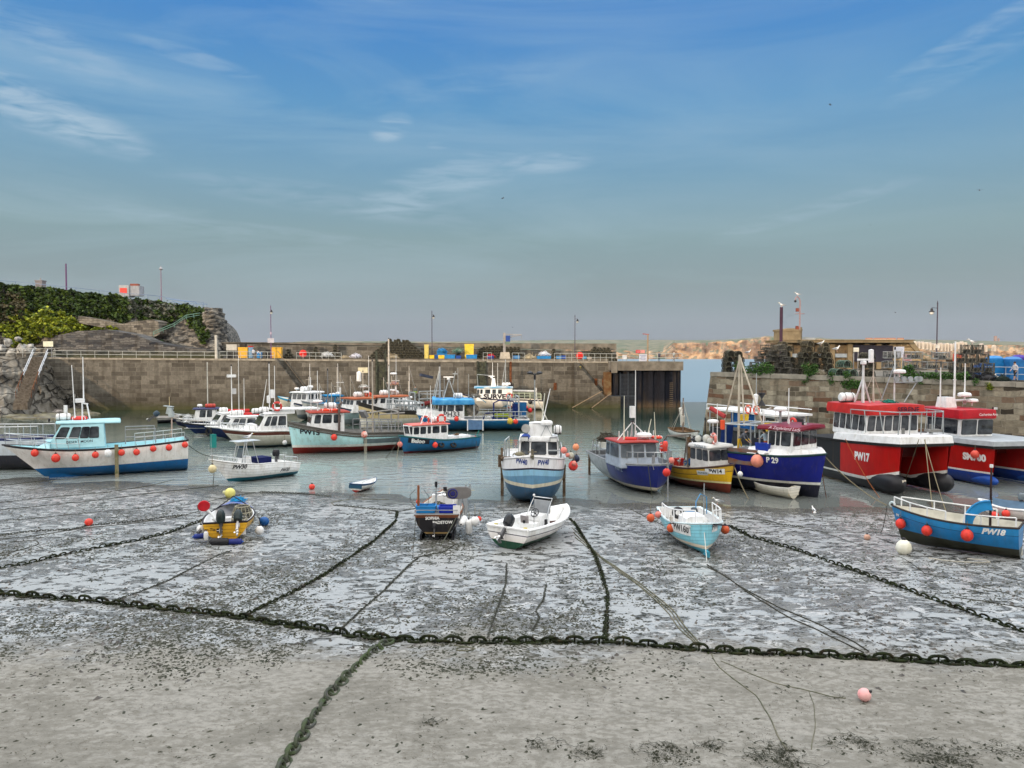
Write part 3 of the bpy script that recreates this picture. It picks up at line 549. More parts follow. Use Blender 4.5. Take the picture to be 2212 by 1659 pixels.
for i in range(46):
    x=random.uniform(-20,190); y=random.uniform(886,905)-(x>120)*6; p=onz(x,y,0); s=random.uniform(.5,1.6)
    b.M=Matrix.Translation(p)@Matrix.Rotation(random.uniform(-.4,.4),4,'Z')@Matrix.Diagonal((s*1.9,s,.32*s,1)); b.ball((0,0,0),1,7)
b.M=None; kind(b.build('rock_ledges',mat((.05,.045,.03),.5,c2=(.13,.12,.07),vs=1.2,bump=.6,bs=4),ang=30))
for i,(x,y,s) in enumerate(((52,752,1.5),(18,733,.8),(38,727,.6),(66,744,.7),(30,757,1.0),(3,748,.9))):
    b=MB(); pr_=at(x,y+6,126.5); 
    for j in range(1):
        b.M=Matrix.Translation(pr_)@Matrix.Rotation(i,4,'Z')@Matrix.Diagonal((s,s*.8,s*.75,1)); b.ball((0,0,0),1,9)
    for k,p in enumerate(b.v): b.v[k]=p+V((noise.noise(p*1.1),noise.noise(p*1.1+V((9,0,0))),noise.noise(p*1.3+V((0,9,0)))))*.55*s
    b.M=None; tag(b.build('boulder',mat((.36,.36,.34),.85,var=.3,bump=.6,bs=3,dirt=(.15,.14,.12)),ang=30),'pale grey boulder '+['largest one behind the railing left of the steps','high up beside the lime bush at the left edge','small one above the railing at the left','just above the largest boulder','flat-topped, behind the railing near the left edge','half cut off by the left edge'][i],'boulder','pale boulders by the steps')
# ================================================================ boat kit
BM={}
def bandmat(bands,k=0,rough=.3,clink=0,dirt=.4):
    """bands: list of (kind,value,colour) tested in order; 'd' metres below the sheer, 'z' height above the keel line"""
    key=(tuple(bands),k,clink)
    if key in BM: return BM[key]
    m,t,b=newmat('hull_paint'); n=t.nodes.new; l=t.links.new
    a=n('ShaderNodeAttribute'); a.attribute_name='hv'; sp=n('ShaderNodeSeparateXYZ'); l(a.outputs['Vector'],sp.inputs[0])
    zk=n('ShaderNodeMath'); zk.operation='MULTIPLY_ADD'; l(sp.outputs['X'],zk.inputs[0]); zk.inputs[1].default_value=-k; l(sp.outputs['Z'],zk.inputs[2])
    cur=None
    for kd,v,c in reversed(bands):
        if cur is None:
            x=n('ShaderNodeRGB'); x.outputs[0].default_value=(*c,1); cur=x.outputs[0]; continue
        q=n('ShaderNodeMath'); q.operation='LESS_THAN' if kd=='d' else 'GREATER_THAN'; l(sp.outputs['Y'] if kd=='d' else zk.outputs[0],q.inputs[0]); q.inputs[1].default_value=v
        x=n('ShaderNodeMixRGB'); l(q.outputs[0],x.inputs[0]); l(cur,x.inputs[1]); x.inputs[2].default_value=(*c,1); cur=x.outputs[0]
    o=n('ShaderNodeTexCoord'); mp=n('ShaderNodeMapping'); mp.inputs['Scale'].default_value=(1.6,1.6,.5); l(o.outputs['Object'],mp.inputs[0])
    nz=n('ShaderNodeTexNoise'); nz.inputs['Scale'].default_value=1.6; nz.inputs['Detail'].default_value=9; nz.inputs['Roughness'].default_value=.7; l(mp.outputs[0],nz.inputs['Vector'])
    r=n('ShaderNodeMapRange'); r.inputs[1].default_value=.45; r.inputs[2].default_value=.75; r.inputs[4].default_value=dirt*1.6; l(nz.outputs[0],r.inputs[0])
    x=n('ShaderNodeMixRGB'); x.blend_type='MULTIPLY'; x.inputs[2].default_value=(.55,.5,.4,1); l(r.outputs[0],x.inputs[0]); l(cur,x.inputs[1])
    m2_=n('ShaderNodeMapping'); m2_.inputs['Scale'].default_value=(5,5,.3); l(o.outputs['Object'],m2_.inputs[0]); n3=n('ShaderNodeTexNoise'); n3.inputs['Scale'].default_value=1.2; n3.inputs['Detail'].default_value=7; l(m2_.outputs[0],n3.inputs['Vector'])
    r3=n('ShaderNodeMapRange'); r3.inputs[1].default_value=.56; r3.inputs[2].default_value=.72; r3.inputs[4].default_value=.22; l(n3.outputs[0],r3.inputs[0]); x3=n('ShaderNodeMixRGB'); x3.inputs[2].default_value=(.13,.085,.05,1); l(r3.outputs[0],x3.inputs[0]); l(x.outputs[0],x3.inputs[1]); x=x3
    g=n('ShaderNodeMath'); g.operation='MULTIPLY_ADD'; l(nz.outputs[0],g.inputs[0]); g.inputs[1].default_value=.9; l(sp.outputs['Z'],g.inputs[2])
    gr=n('ShaderNodeMapRange'); gr.inputs[1].default_value=1.05; gr.inputs[2].default_value=.45; gr.inputs[4].default_value=.65; l(g.outputs[0],gr.inputs[0])
    y=n('ShaderNodeMixRGB'); y.blend_type='MULTIPLY'; y.inputs[2].default_value=(.5,.46,.34,1); l(gr.outputs[0],y.inputs[0]); l(x.outputs[0],y.inputs[1]); l(y.outputs[0],b.inputs['Base Color'])
    b.inputs['Roughness'].default_value=rough; b.inputs['Specular IOR Level'].default_value=.3
    if clink:
        w_=n('ShaderNodeMath'); w_.operation='MULTIPLY'; l(sp.outputs['Y'],w_.inputs[0]); w_.inputs[1].default_value=1/clink
        f=n('ShaderNodeMath'); f.operation='FRACT'; l(w_.outputs[0],f.inputs[0]); bp=n('ShaderNodeBump'); bp.inputs['Distance'].default_value=.03; bp.inputs['Strength'].default_value=1; l(f.outputs[0],bp.inputs['Height']); l(bp.outputs[0],b.inputs['Normal'])
        e=n('ShaderNodeMath'); e.operation='GREATER_THAN'; e.inputs[1].default_value=.86; l(f.outputs[0],e.inputs[0]); e2=n('ShaderNodeMath'); e2.operation='MULTIPLY'; e2.inputs[1].default_value=.45; l(e.outputs[0],e2.inputs[0])
        y2=n('ShaderNodeMixRGB'); y2.blend_type='MULTIPLY'; y2.inputs[2].default_value=(.3,.32,.35,1); l(e2.outputs[0],y2.inputs[0]); l(y.outputs[0],y2.inputs[1]); l(y2.outputs[0],b.inputs['Base Color'])
    BM[key]=m; return m
class Fr:
    def __init__(s,kf,ka,z=0,Of=None,Oa=None,lift=0):
        a=V(Oa) if Oa else onz(*ka,z); f=V(Of) if Of else onz(*kf,z); s.O=V((a.x,a.y,lift)); d=f-a; s.L=math.hypot(d.x,d.y); s.rz=math.atan2(d.y,d.x)
        s.M=Matrix.Translation(s.O)@Matrix.Rotation(s.rz,4,'Z'); s.I=s.M.inverted(); s.near=1 if (s.I@V((0,0,0))).y>0 else -1
    def _r(s,px,py): o=s.I@V((0,0,H)); d=s.I.to_3x3()@ray(px,py); return o,d
    def side(s,px,py,yo=0): o,d=s._r(px,py); t=(yo-o.y)/d.y; p=o+d*t; return p.x,p.z
    def front(s,px,py,xo): o,d=s._r(px,py); t=(xo-o.x)/d.x; p=o+d*t; return p.y,p.z
    def w(s,x,y,z): return s.M@V((x,y,z))
class Hull:
    def __init__(s,root,F,xs,xb,B,z0,zm,z1,bands,k=0,rake=.6,tw=.85,mid=.42,ent=2.0,ks=0.0,kb=.35,g0=.95,g1=.55,flare=.12,trk=0,thick=.07,clink=0,name='hull',ns=30,ntt=12,open_=True,plumb=0,zmid=.5,rough=.3,e0=.75,e1=1.1,sp=2):
        s.sp=sp
        s.e0,s.e1=e0,e1
        s.r=root; s.F=F; s.xs,s.xb,s.B=xs,xb,B; s.z0,s.zm,s.z1=z0,zm,z1; s.p=(rake,tw,mid,ent,ks,kb,g0,g1,flare,trk); s.zmid=zmid
        b=MB(); hv=[]; ns_=ns; rows=[]
        def loft(side):
            rows=[]
            for i in range(ns+1):
                q=i/ns; q=1-(1-q)**1.25; row=[]
                for j in range(ntt+1): row.append(s.pt(q,j/ntt,side))
                rows.append(row)
            return rows
        for sd in (1,-1):
            R_=loft(sd); b.grid(R_)
        n=len(R_[0]); RA_=loft(1)[0]; RB_=loft(-1)[0]
        c=[V((p.x,0,p.z)) for p in RA_]; b.grid([RA_,c,RB_])
        s.outer=MB(); s.outer.v=list(b.v); s.outer.f=list(b.f)
        s.bvh=BVHTree.FromPolygons([tuple(v) for v in b.v],b.f)
        m=bandmat(bands,k,clink=clink,rough=rough)
        import bmesh
        me=bpy.data.meshes.new(name); me.from_pydata([tuple(v) for v in b.v],[],b.f); me.materials.append(m)
        at_=me.attributes.new('hv','FLOAT_VECTOR','POINT')
        for i,v in enumerate(b.v):
            q=(v.x-xs)/(xb-xs); at_.data[i].vector=(v.x,s.zs(min(1,max(0,q)))-v.z,v.z)
        bm=bmesh.new(); bm.from_mesh(me); bmesh.ops.remove_doubles(bm,verts=bm.verts,dist=.003); bmesh.ops.recalc_face_normals(bm,faces=bm.faces); bm.to_mesh(me); bm.free()
        me.polygons.foreach_set('use_smooth',[True]*len(me.polygons)); me.set_sharp_from_angle(angle=R(45))
        o=bpy.data.objects.new(name,me); col.objects.link(o); o.parent=root; s.o=o
    def zs(s,q): 
        q=min(1,max(0,q)); a,b,c=s.z0,s.zm,s.z1; m=s.zmid
        if q<m: t=q/m; return a+(b-a)*(1-(1-t)**2) if True else 0
        t=(q-m)/(1-m); return b+(c-b)*t**s.sp
    def hb(s,q):
        rake,tw,mid,ent=s.p[:4]; h=s.B/2
        if q<mid: return h*(tw+(1-tw)*math.sin(PI/2*q/mid))
        t=min(1,(q-mid)/(1-mid)); return h*max(0,1-t**ent)**.85
    def pt(s,q,t,side,inset=0,dz=None):
        rake,tw,mid,ent,ks,kb,g0,g1,flare,trk=s.p
        zk=ks*max(0,1-q/.3)**1.5+kb*max(0,(q-.72)/.28)**2.2; zt_=s.zs(q); f=smooth(.35,1,q)
        th=t*PI/2; g=g0+(g1-g0)*f; z=zk+(zt_-zk)*(1-math.cos(th))**g
        y=s.hb(q)*math.sin(th)**(s.e0+(s.e1-s.e0)*f)*(1-flare*f*(1-t)*1.5); y=max(0,y-inset) 
        x=s.xs+(s.xb-s.xs)*q - rake*smooth(.5,1,q)*(1-max(0,min(1,(z-0)/s.z1)))**1.0 + trk*(1-q)**6*(1-max(0,min(1,z/s.z1)))
        if dz is not None: z=zt_-dz
        return V((x,side*y,z))
    def q(s,x): return min(1,max(0,(x-s.xs)/(s.xb-s.xs)))
    def inn(s,q,z,side,thick):
        lo,hi=0.,1.
        for _ in range(14):
            t=(lo+hi)/2
            if s.pt(q,t,1).z<z: lo=t
            else: hi=t
        p=s.pt(q,hi,1); return V((p.x,side*max(.01,p.y-thick),z))
    def yat(s,x,z=None):     # outer half-beam near this x
        h=s.bvh.ray_cast(V((x,9,z if z is not None else s.zs(s.q(x))-.25)),V((0,-1,0)),9); return h[0].y if h[0] is not None else s.hb(s.q(x))
    def rim(s,r=.05,m=None,dz=0,off=0,n=5,name='gunwale',q0=0,q1=1,transom=True):
        b=MB(); N_=30; P=[]
        for i in range(N_+1): q=q0+(q1-q0)*i/N_; P.append(s.pt(q,1,1,-off)+V((0,0,-dz)))
        Q=[V((p.x,-p.y,p.z)) for p in P]
        if q1==1: b.tube(P+Q[::-1][1:],r,n)
        else: b.tube(P,r,n); b.tube(Q,r,n)
        if transom and q0==0: b.tube([P[0],Q[0]],r,n)
        return b.build(name,m or RUB,s.r)
    def deck(s,dz=.5,q0=0.01,q1=.99,m=None,thick=.08,inner=None,name='deck',zfix=None):
        b=MB(); N_=24; rows=[]
        for i in range(N_+1):
            q=q0+(q1-q0)*i/N_; z=zfix if zfix is not None else s.zs(q)-dz
            p=s.inn(q,z,1,thick); rows.append([p,V((p.x,0,z+.02)),V((p.x,-p.y,z))])
        b.grid(rows); o=b.build(name,m or GREY,s.r)
        b=MB()
        for sd in (1,-1):
            rw=[]
            for r_,i in zip(rows,range(N_+1)):
                q=q0+(q1-q0)*i/N_; z_=r_[0].z; zt_=s.zs(q); rw.append([s.inn(q,z_+(zt_-z_)*k/4,sd,thick) for k in range(4)]+[s.inn(q,zt_,sd,thick),s.pt(q,1,sd)+V((0,0,.002))])
            b.grid(rw)
        a=s.pt(q0,1,1,thick); z=rows[0][0].z; b.grid([[V((a.x,a.y,z)),V((a.x,-a.y,z))],[V((a.x,a.y,a.z)),V((a.x,-a.y,a.z))]])
        b.build('bulwark',inner or m or GREY,s.r); return o
    def rail(s,q0,q1,h=.6,n=6,m=None,sides=(1,-1),r=.022,inset=.08,mid=False,close=False,tilt=0,name='guard_rail'):
        b=MB()
        for sd in sides:
            P=[s.pt(q0+(q1-q0)*i/n,1,sd,inset) for i in range(n+1)]; T=[p+V((tilt,0,h)) for p in P]
            b.tube(T,r,5)
            if mid: b.tube([p+V((0,0,h*.5)) for p in P],r*.8,4)
            for p,t in zip(P,T): b.tube([p,t],r,4)
        if close: a=s.pt(q1,1,1,inset)+V((0,0,h)); b.tube([a,V((a.x+.15,0,a.z)),V((a.x,-a.y,a.z))],r,5)
        return b.build(name,m or STEEL,s.r)
    def hit(s,px,py):
        o,d=s.F._r(px,py); h=s.bvh.ray_cast(o,d.normalized(),400)
        if h[0] is None: print('MISS',px,py); return None
        n=h[1]; n=n if n.dot(d)<0 else -n
        if abs(n.z)<.9: n=V((n.x,n.y,n.z*.6))
        return h[0],n.normalized()
    def plane(s,px,py,rot):
        h=s.hit(px,py)
        if h is None: return None
        p,n=h; xd=V((0,0,1)).cross(n).normalized(); yd=n.cross(xd); xr=xd*math.cos(rot)+yd*math.sin(rot); return basis(p+n*.6,xr,yd)
    def text(s,txt,px,py,size,m,sd=None,shear=0,bold=.03,sx=1,rot=0,yo=None,bow=None,xo=None):
        M_=s.plane(px,py,rot)
        if M_: return writing(txt,size,M_,m,s.o,shear,bold,sx,bvh=s.bvh,off=.018)
    ftext=text
    def board(s,cx,cy,w,h_,m=WHITE,rot=0,off=.01):
        M_=s.plane(cx,cy,rot)
        if not M_: return
        b=MB(); rows=[]; d=-(M_.to_3x3()@V((0,0,1))).normalized()
        for j in range(4):
            row=[]
            for i in range(13):
                q=M_@V((-w/2+w*i/12,-h_/2+h_*j/3,0)); h=s.bvh.ray_cast(q-d,d,6); q=h[0] if h[0] is not None else q+d*.6; row.append(q-d*off)
            rows.append(row)
        b.grid(rows); return b.build('number_board',m,s.o,smooth=False,fix=False)
def boat(name,label,F,cat='fishing boat',group=None,pitch=0,roll=0):
    o=thing(name,label,cat,F.O,F.rz,group); o.rotation_euler=(roll,-pitch,F.rz); return o
def house(root,xa,xf,z0,z1,w0,w1=None,rk=.25,rka=0,side=[],front=[],back=[],m=None,roof=None,name='wheelhouse',y0=0,fr=None,gl=None,rover=(.25,.15,.12),rth=.09,rcam=.05,both=True,winh=(.5,.88),taper=0,chin=0):
    """side/front/back: lists of (u0,u1) or (u0,u1,v0,v1) window spans. Side u runs aft->fwd, front/back u runs starboard->port"""
    w1=w1 or w0; m=m or WHITE; fr=fr or RUB; gl=gl or GLASS
    P={}
    for k,(x,z) in {'ab':(xa,z0),'at':(xa+rka,z1),'fb':(xf,z0),'ft':(xf-rk,z1)}.items():
        w=(w0 if z==z0 else w1)*(1-taper if k[0]=='f' else 1)
        P[k,1]=V((x,y0+w,z)); P[k,-1]=V((x,y0-w,z))
    b=MB(); K=['ab','at','fb','ft']; vs=[P[k,s] for s in (1,-1) for k in K]
    b.add(vs,[(0,1,3,2),(4,6,7,5),(0,4,5,1),(2,3,7,6),(1,5,7,3),(0,2,6,4)])
    h=b.build(name,m,root,smooth=False)
    import bmesh
    bm=bmesh.new(); bm.from_mesh(h.data); bmesh.ops.bevel(bm,geom=bm.edges[:],offset=.05,segments=2,affect='EDGES'); bm.to_mesh(h.data); bm.free()
    def win(c,nrm,u0,u1,v0,v1,nm='window'):
        A,Bq,Cq,D=c      # A low-left, B low-right, C top-right, D top-left
        def f(u,v): return (A*(1-u)+Bq*u)*(1-v)+(D*(1-u)+Cq*u)*v
        cs=[f(u0,v0),f(u1,v0),f(u1,v1),f(u0,v1)]; ce=sum(cs,V())/4
        def rr(sc,o):   # rounded corners
            out=[]
            for i in range(4):
                p=cs[i]; a=cs[i-1]; d=cs[(i+1)%4]; rd=min(.09,(a-p).length*.25,(d-p).length*.25)
                p0=p+(a-p).normalized()*rd; p2=p+(d-p).normalized()*rd
                for t in (0,.5,1): out.append((p0*(1-t)**2+p*2*t*(1-t)+p2*t*t))
            e=[]
            for p in out:
                dv=(p-ce); e.append(ce+dv+dv.normalized()*sc+nrm*o)
            return e
        bb=MB(); a=rr(.035,.0); a2=rr(.035,.018); n_=len(a); bb.add(a+a2,[tuple(range(n_,2*n_))]+[(i,(i+1)%n_,n_+(i+1)%n_,n_+i) for i in range(n_)])
        wo=bb.build(nm,fr,h,smooth=False,fix=False); bb=MB(); a=rr(0,.012); a2=rr(0,.026); bb.add(a+a2,[tuple(range(n_,2*n_))]+[(i,(i+1)%n_,n_+(i+1)%n_,n_+i) for i in range(n_)])
        g_=bb.build('pane',gl,h,smooth=False,fix=False)
    def sp(w): return w if len(w)==4 else (w[0],w[1],winh[0],winh[1])
    for s_ in ((1,-1) if both else (1,)):
        c=(P['ab',s_],P['fb',s_],P['ft',s_],P['at',s_]); nr=(c[1]-c[0]).cross(c[3]-c[0]).normalized(); nr=nr if nr.y*s_>0 else -nr
        for w in side: win(c,nr,*sp(w))
    c=(P['fb',-1],P['fb',1],P['ft',1],P['ft',-1]); nr=(c[1]-c[0]).cross(c[3]-c[0]).normalized(); nr=nr if nr.x>0 else -nr
    for w in front: win(c,nr,*sp(w))
    c=(P['ab',-1],P['ab',1],P['at',1],P['at',-1]); nr=(c[1]-c[0]).cross(c[3]-c[0]).normalized(); nr=nr if nr.x<0 else -nr
    for w in back: win(c,nr,*sp(w))
    of,oa,os_=rover; b=MB(); xA=xa+rka-oa; xF=xf-rk+of; wf=w1*(1-taper)+os_; wa=w1+os_
    def loop(z,sh): 
        A_=[(xA+sh,-wa+sh),(xF-sh-.12,-wf+sh),(xF-sh,-wf+sh+.15),(xF-sh+.04,0),(xF-sh,wf-sh-.15),(xF-sh-.12,wf-sh),(xA+sh,wa-sh)]
        return [V((x,y0+y,z+(rcam*(1-(y/wa)**2)))) for x,y in A_]
    l0=loop(z1-.01-chin,.03); l1=loop(z1+rth*.35,0); l2=loop(z1+rth,.05); l3=loop(z1+rth+.03,.35)
    n_=7; b.add(l0+l1+l2+l3,[tuple(reversed(range(n_)))]+[(k*n_+i,k*n_+(i+1)%n_,(k+1)*n_+(i+1)%n_,(k+1)*n_+i) for k in range(3) for i in range(n_)]+[tuple(range(3*n_,4*n_))])
    rf=b.build('roof',roof or m,h,ang=35)
    return h
def spans(n,a=.06,b=.94,gap=.25):
    w=(b-a)/n; return [(a+i*w+w*gap/2,a+(i+1)*w-w*gap/2) for i in range(n)]
# ---- fittings, all in boat coordinates
def bl(f,name,m,root,**k): b=MB(); f(b); return b.build(name,m,root,**k)
def whip(root,x,y,z,h,r=.018,tx=0,ty=0,m=None): return bl(lambda b:(b.tube([(x,y,z),(x+tx,y+ty,z+h)],r*1.3,5,r2=r*.7),b.tube([(x,y,z),(x,y,z+.25)],r*2.2,6)),'aerial',m or WHITE,root)
def mast(root,x,y,z,h,r=.04,legs=0,spread=.5,m=None,lights=True,arms=[]):
    def f(b):
        b.tube([(x,y,z),(x,y,z+h)],r,7,r2=r*.7)
        for i in range(legs):
            a=PI/2+2*PI*i/legs; b.tube([(x,y,z+h*.62),(x+math.cos(a)*spread,y+math.sin(a)*spread,z)],r*.6,5)
        for zz,w in arms: b.tube([(x,y-w,z+zz),(x,y+w,z+zz)],r*.5,5)
    o=bl(f,'mast',m or STEEL,root)
    if lights: bl(lambda b:(b.lathe([(.05,0),(.06,.02),(.06,.16),(.03,.2)],(x,y,z+h))),'navigation_light',BLACK,o)
    return o
def dome(root,x,y,z,r=.3,h=.22,m=None,name='radar_dome'): return bl(lambda b:(b.lathe([(.04,-.25),(.04,-.02),(r*.8,-.01),(r,.04),(r,h*.6),(r*.8,h*.9),(r*.3,h)],(x,y,z),16)),name,m or WHITE,root)
def radarbar(root,x,y,z,w=.9,rz=0): return bl(lambda b:(b.lathe([(.16,0),(.2,.03),(.2,.2),(.12,.25)],(x,y,z),12),b.box((x,y,z+.33),(.14,w,.13),rz)),'radar_scanner',WHITE,root)
def raft(root,x,y,z,l=.9,r=.24,ax='x',m=None):
    d=V((1,0,0)) if ax=='x' else V((0,1,0)); c=V((x,y,z+r))
    o=bl(lambda b:b.lathe([(.04,-l/2),(r*.75,-l/2+.02),(r,-l/2+.12),(r,-.03),(r+.015,-.025),(r+.015,.025),(r,.03),(r,l/2-.12),(r*.75,l/2-.02),(.04,l/2)],c,16,d),'life_raft',m or WHITE,root)
    bl(lambda b:[b.torus(c+d*k,r+.015,.018,d,16,4) for k in (-l*.25,l*.25)]+[b.box((x,y,z+.02),(l*.8 if ax=='x' else .5,.5 if ax=='x' else l*.8,.05))],'strap',BLACK,o); return o
def buoy_ring(root,x,y,z,ax=(0,1,0),Rr=.28,r=.065,m=None,name='lifebuoy'):
    o=bl(lambda b:b.torus((x,y,z),Rr,r,ax,20,8),name,m or mat((.75,.06,.02),.45),root)
    q=V(ax).to_track_quat('Z','Y'); bl(lambda b:[b.torus(V((x,y,z))+q@V((Rr*math.cos(a),Rr*math.sin(a),0)),r+.006,.03,q@V((-math.sin(a),math.cos(a),0)),8,4) for a in (.8,2.4,3.9,5.5)],'reflective_band',WHITE,o); return o
def flood(root,x,y,z,d=(1,0,0),s=.16,m=None):
    M_=V(d).to_track_quat('X','Z').to_matrix().to_4x4()
    def f(b): b.M=Matrix.Translation((x,y,z))@M_; b.box((0,0,0),(s*.6,s*1.7,s)); b.box((0,0,-s*.7),(s*.3,s*.3,s*.5)); b.M=None
    o=bl(f,'deck_light',BLACK,root)
    def g_(b): b.M=Matrix.Translation((x,y,z))@M_; b.box((s*.31,0,0),(.02,s*1.5,s*.8)); b.M=None
    bl(g_,'lamp_glass',mat((.6,.62,.6),.15),o); return o
def pipes(root,polys,r=.025,m=None,name='rail',n=5): return bl(lambda b:[b.tube(p,r,n) for p in polys],name,m or STEEL,root)
def outboard(root,x,y,z,tilt=0,s=1,m=None,cover=False,shaft=None,prop=True,rz=PI):
    """cowl above the transom; leg swings aft by tilt"""
    P_=Matrix.Translation((x,y,z))@Matrix.Rotation(rz+PI,4,'Z')@Matrix.Rotation(tilt,4,'Y')@Matrix.Scale(s,4); m=m or BLACK
    def cw(b):
        b.M=P_; 
        if cover: rows=[(.20,.12,0),(.36,.24,.02),(.40,.27,.25),(.38,.25,.5),(.26,.17,.68),(.06,.05,.75)]
        else: rows=[(.18,.12,0),(.30,.2,.04),(.34,.22,.2),(.33,.21,.42),(.27,.17,.55),(.14,.09,.6)]
        n_=12; vs=[V((-.05+a*math.cos(2*PI*k/n_)*(1.05 if math.cos(2*PI*k/n_)<0 else .9),c*math.sin(2*PI*k/n_)*1.0,h)) for a,c,h in rows for k in range(n_)]
        b.add(vs,[(i*n_+k,i*n_+(k+1)%n_,(i+1)*n_+(k+1)%n_,(i+1)*n_+k) for i in range(5) for k in range(n_)]+[tuple(reversed(range(n_))),tuple(5*n_+k for k in range(n_))]); b.M=None
    o=bl(cw,'outboard_motor',m,root,ang=50)
    def lg(b): b.M=P_; b.box((-.06,0,-.3),(.2,.11,.62),tp=.9); b.box((-.08,0,-.62),(.42,.16,.03)); b.tube([(.14,0,-.82),(.02,0,-.82),(-.26,0,-.82)],.055,8,r2=.03); b.box((-.04,0,-.78),(.16,.03,.3)); b.box((.1,0,-.1),(.14,.22,.34)); b.M=None
    bl(lg,'motor_leg',mat((.1,.1,.105),.5) if shaft is None else shaft,o)
    if prop:
        def pr(b):
            b.M=P_
            for k in range(3):
                a=2*PI*k/3; u=V((0,math.cos(a),math.sin(a))); w_=V((0,-math.sin(a),math.cos(a)))
                c=V((-.27,0,-.82)); b.add([c+u*.03,c+u*.11+w_*.07+V((.03,0,0)),c+u*.17,c+u*.11-w_*.07-V((.03,0,0)),c+u*.03+V((.012,0,0)),c+u*.11+w_*.07+V((.042,0,0)),c+u*.17+V((.012,0,0)),c+u*.11-w_*.07-V((.018,0,0))],[(0,1,2,3),(7,6,5,4),(0,4,5,1),(1,5,6,2),(2,6,7,3),(3,7,4,0)])
            b.lathe([(.04,-.05),(.04,.04),(.01,.08)],(-.27,0,-.82),8,(-1,0,0)); b.M=None
        bl(pr,'propeller',mat((.75,.76,.76),.3,.3),o)
    return o
def crate(root,x,y,z,d=(.6,.4,.3),m=None,rz=0,label=None,cat='crate',name='fish_crate',group=None,F=None,full=False):
    """open tub with walls and a rim; top-level when root is None (F maps boat coordinates to the world)"""
    def f(b):
        b.M=(F.M if F and root is None else Matrix.Identity(4))@Matrix.Translation((x,y,z))@Matrix.Rotation(rz,4,'Z'); a,c,h=d; t=.03
        o0=[(-a*.46,-c*.46,0),(a*.46,-c*.46,0),(a*.46,c*.46,0),(-a*.46,c*.46,0)]; o1=[(-a/2,-c/2,h),(a/2,-c/2,h),(a/2,c/2,h),(-a/2,c/2,h)]; i1=[(p[0]*(1-2*t/a),p[1]*(1-2*t/c),h) for p in o1]; i0=[(p[0]*(1-2*t/a),p[1]*(1-2*t/c),h*(.8 if full else .1)) for p in o0]
        b.add(o0+o1+i1+i0,[(3,2,1,0)]+[(i,(i+1)%4,4+(i+1)%4,4+i) for i in range(4)]+[(4+i,4+(i+1)%4,8+(i+1)%4,8+i) for i in range(4)]+[(8+i,8+(i+1)%4,12+(i+1)%4,12+i) for i in range(4)]+[(12,13,14,15)])
        for k in range(4): p=V(o1[k]); q_=V(o1[(k+1)%4]); b.tube([p+V((0,0,-.02)),q_+V((0,0,-.02))],.022,4)
        b.M=None
    o=bl(f,name,m or BLUEB,root,smooth=False)
    if root is None and label: tag(o,label,cat,group)
    return o
def fender(F,px,py,yo,r,label,m=None,group=None,rope=.35,kind_='ball',name='fender',top=None,xo=None,neck=None,ax=None):
    if xo is None: x,z=F.side(px,py,yo); p=F.w(x,yo,z)
    else: y,z=F.front(px,py,xo); p=F.w(xo,y,z)
    o=thing(name,label,'fender',p,0,group); m=m or FEND
    if kind_=='ball':
        bl(lambda b:b.lathe([(.02,-r*1.02),(r*.5,-r*.88),(r*.87,-r*.5),(r,0),(r*.88,r*.5),(r*.6,r*.85),(r*.3,r*1.08)],(0,0,0),18),'ball',m,o)
        bl(lambda b:b.lathe([(r*.33,r*1.0),(r*.3,r*1.15),(r*.16,r*1.35),(r*.12,r*1.4)],(0,0,0),10),'neck',neck or BLACK,o)
    else:
        a=V(ax) if ax else V((0,0,1))
        bl(lambda b:b.lathe([(.03,-r*2.2),(r*.6,-r*2.1),(r,-r*1.6),(r,r*1.6),(r*.6,r*2.1),(.03,r*2.2)],(0,0,0),14,a),'tube',m,o); 
        bl(lambda b:(b.lathe([(r*.3,r*2.1),(r*.2,r*2.5)],(0,0,0),8,a),b.lathe([(r*.2,-r*2.5),(r*.3,-r*2.1)],(0,0,0),8,a)),'end_cap',neck or BLUE,o)
    t_=F.I@p; inw=-.06 if yo==0 or xo is not None else -.05*(1 if yo>0 else -1)
    if rope: bl(lambda b:b.tube([(0,0,r*1.3),(0,0,r*1.3+rope)],.012,4),'rope',ROPE,o)
    return o
def rope(name,label,pts,r=.02,m=None,cat='rope',sag=0,group=None,n=5):
    P=[V(p) for p in pts]
    if sag and len(P)==2: P=[P[0].lerp(P[1],t/8)-V((0,0,sag*4*(t/8)*(1-t/8))) for t in range(9)]
    for p in P: p.z=max(p.z,gz(p.x,p.y)+r*.6)
    b=MB(); b.tube(P,r,n); o=b.build(name,m or ROPE); return tag(o,label,cat,group)
def pile(root,x,y,z,s,m=NETM,n=60,name='net_heap',h=.6,F=None):
    """tangled heap of rope or net"""
    b=MB(); 
    if F and root is None: b.M=F.M
    c=V((x,y,z))
    b.ball(c+V((0,0,s*h*.3)),s*.8,8,h*.7)
    for i in range(n):
        a=random.uniform(0,2*PI); q=random.random()**.5*s; p=c+V((math.cos(a)*q,math.sin(a)*q,(1-(q/s)**2)*s*h*random.uniform(.7,1.1)))
        t=V((random.uniform(-1,1),random.uniform(-1,1),random.uniform(-.5,.5))).normalized()*s*.45
        b.tube([p-t,p+V((0,0,s*.12)),p+t*.8-V((0,0,s*.12))],s*.035,4)
    b.M=None; return b.build(name,m,root)
# ================================================================ the boats
BL=(.012,.012,.016); WH=(.8,.81,.81); NAVY=(.008,.014,.10)
LETB=mat((.012,.012,.02),.5); LETW=mat((.82,.82,.8),.5); LETR=mat((.3,.02,.03),.5); LETBL=mat((.02,.05,.25),.5)
POST=mat((.07,.045,.03),.8,c2=(.16,.12,.08))
def near_pts(F,p,yo): return F.side(p[0],p[1],yo*F.near)
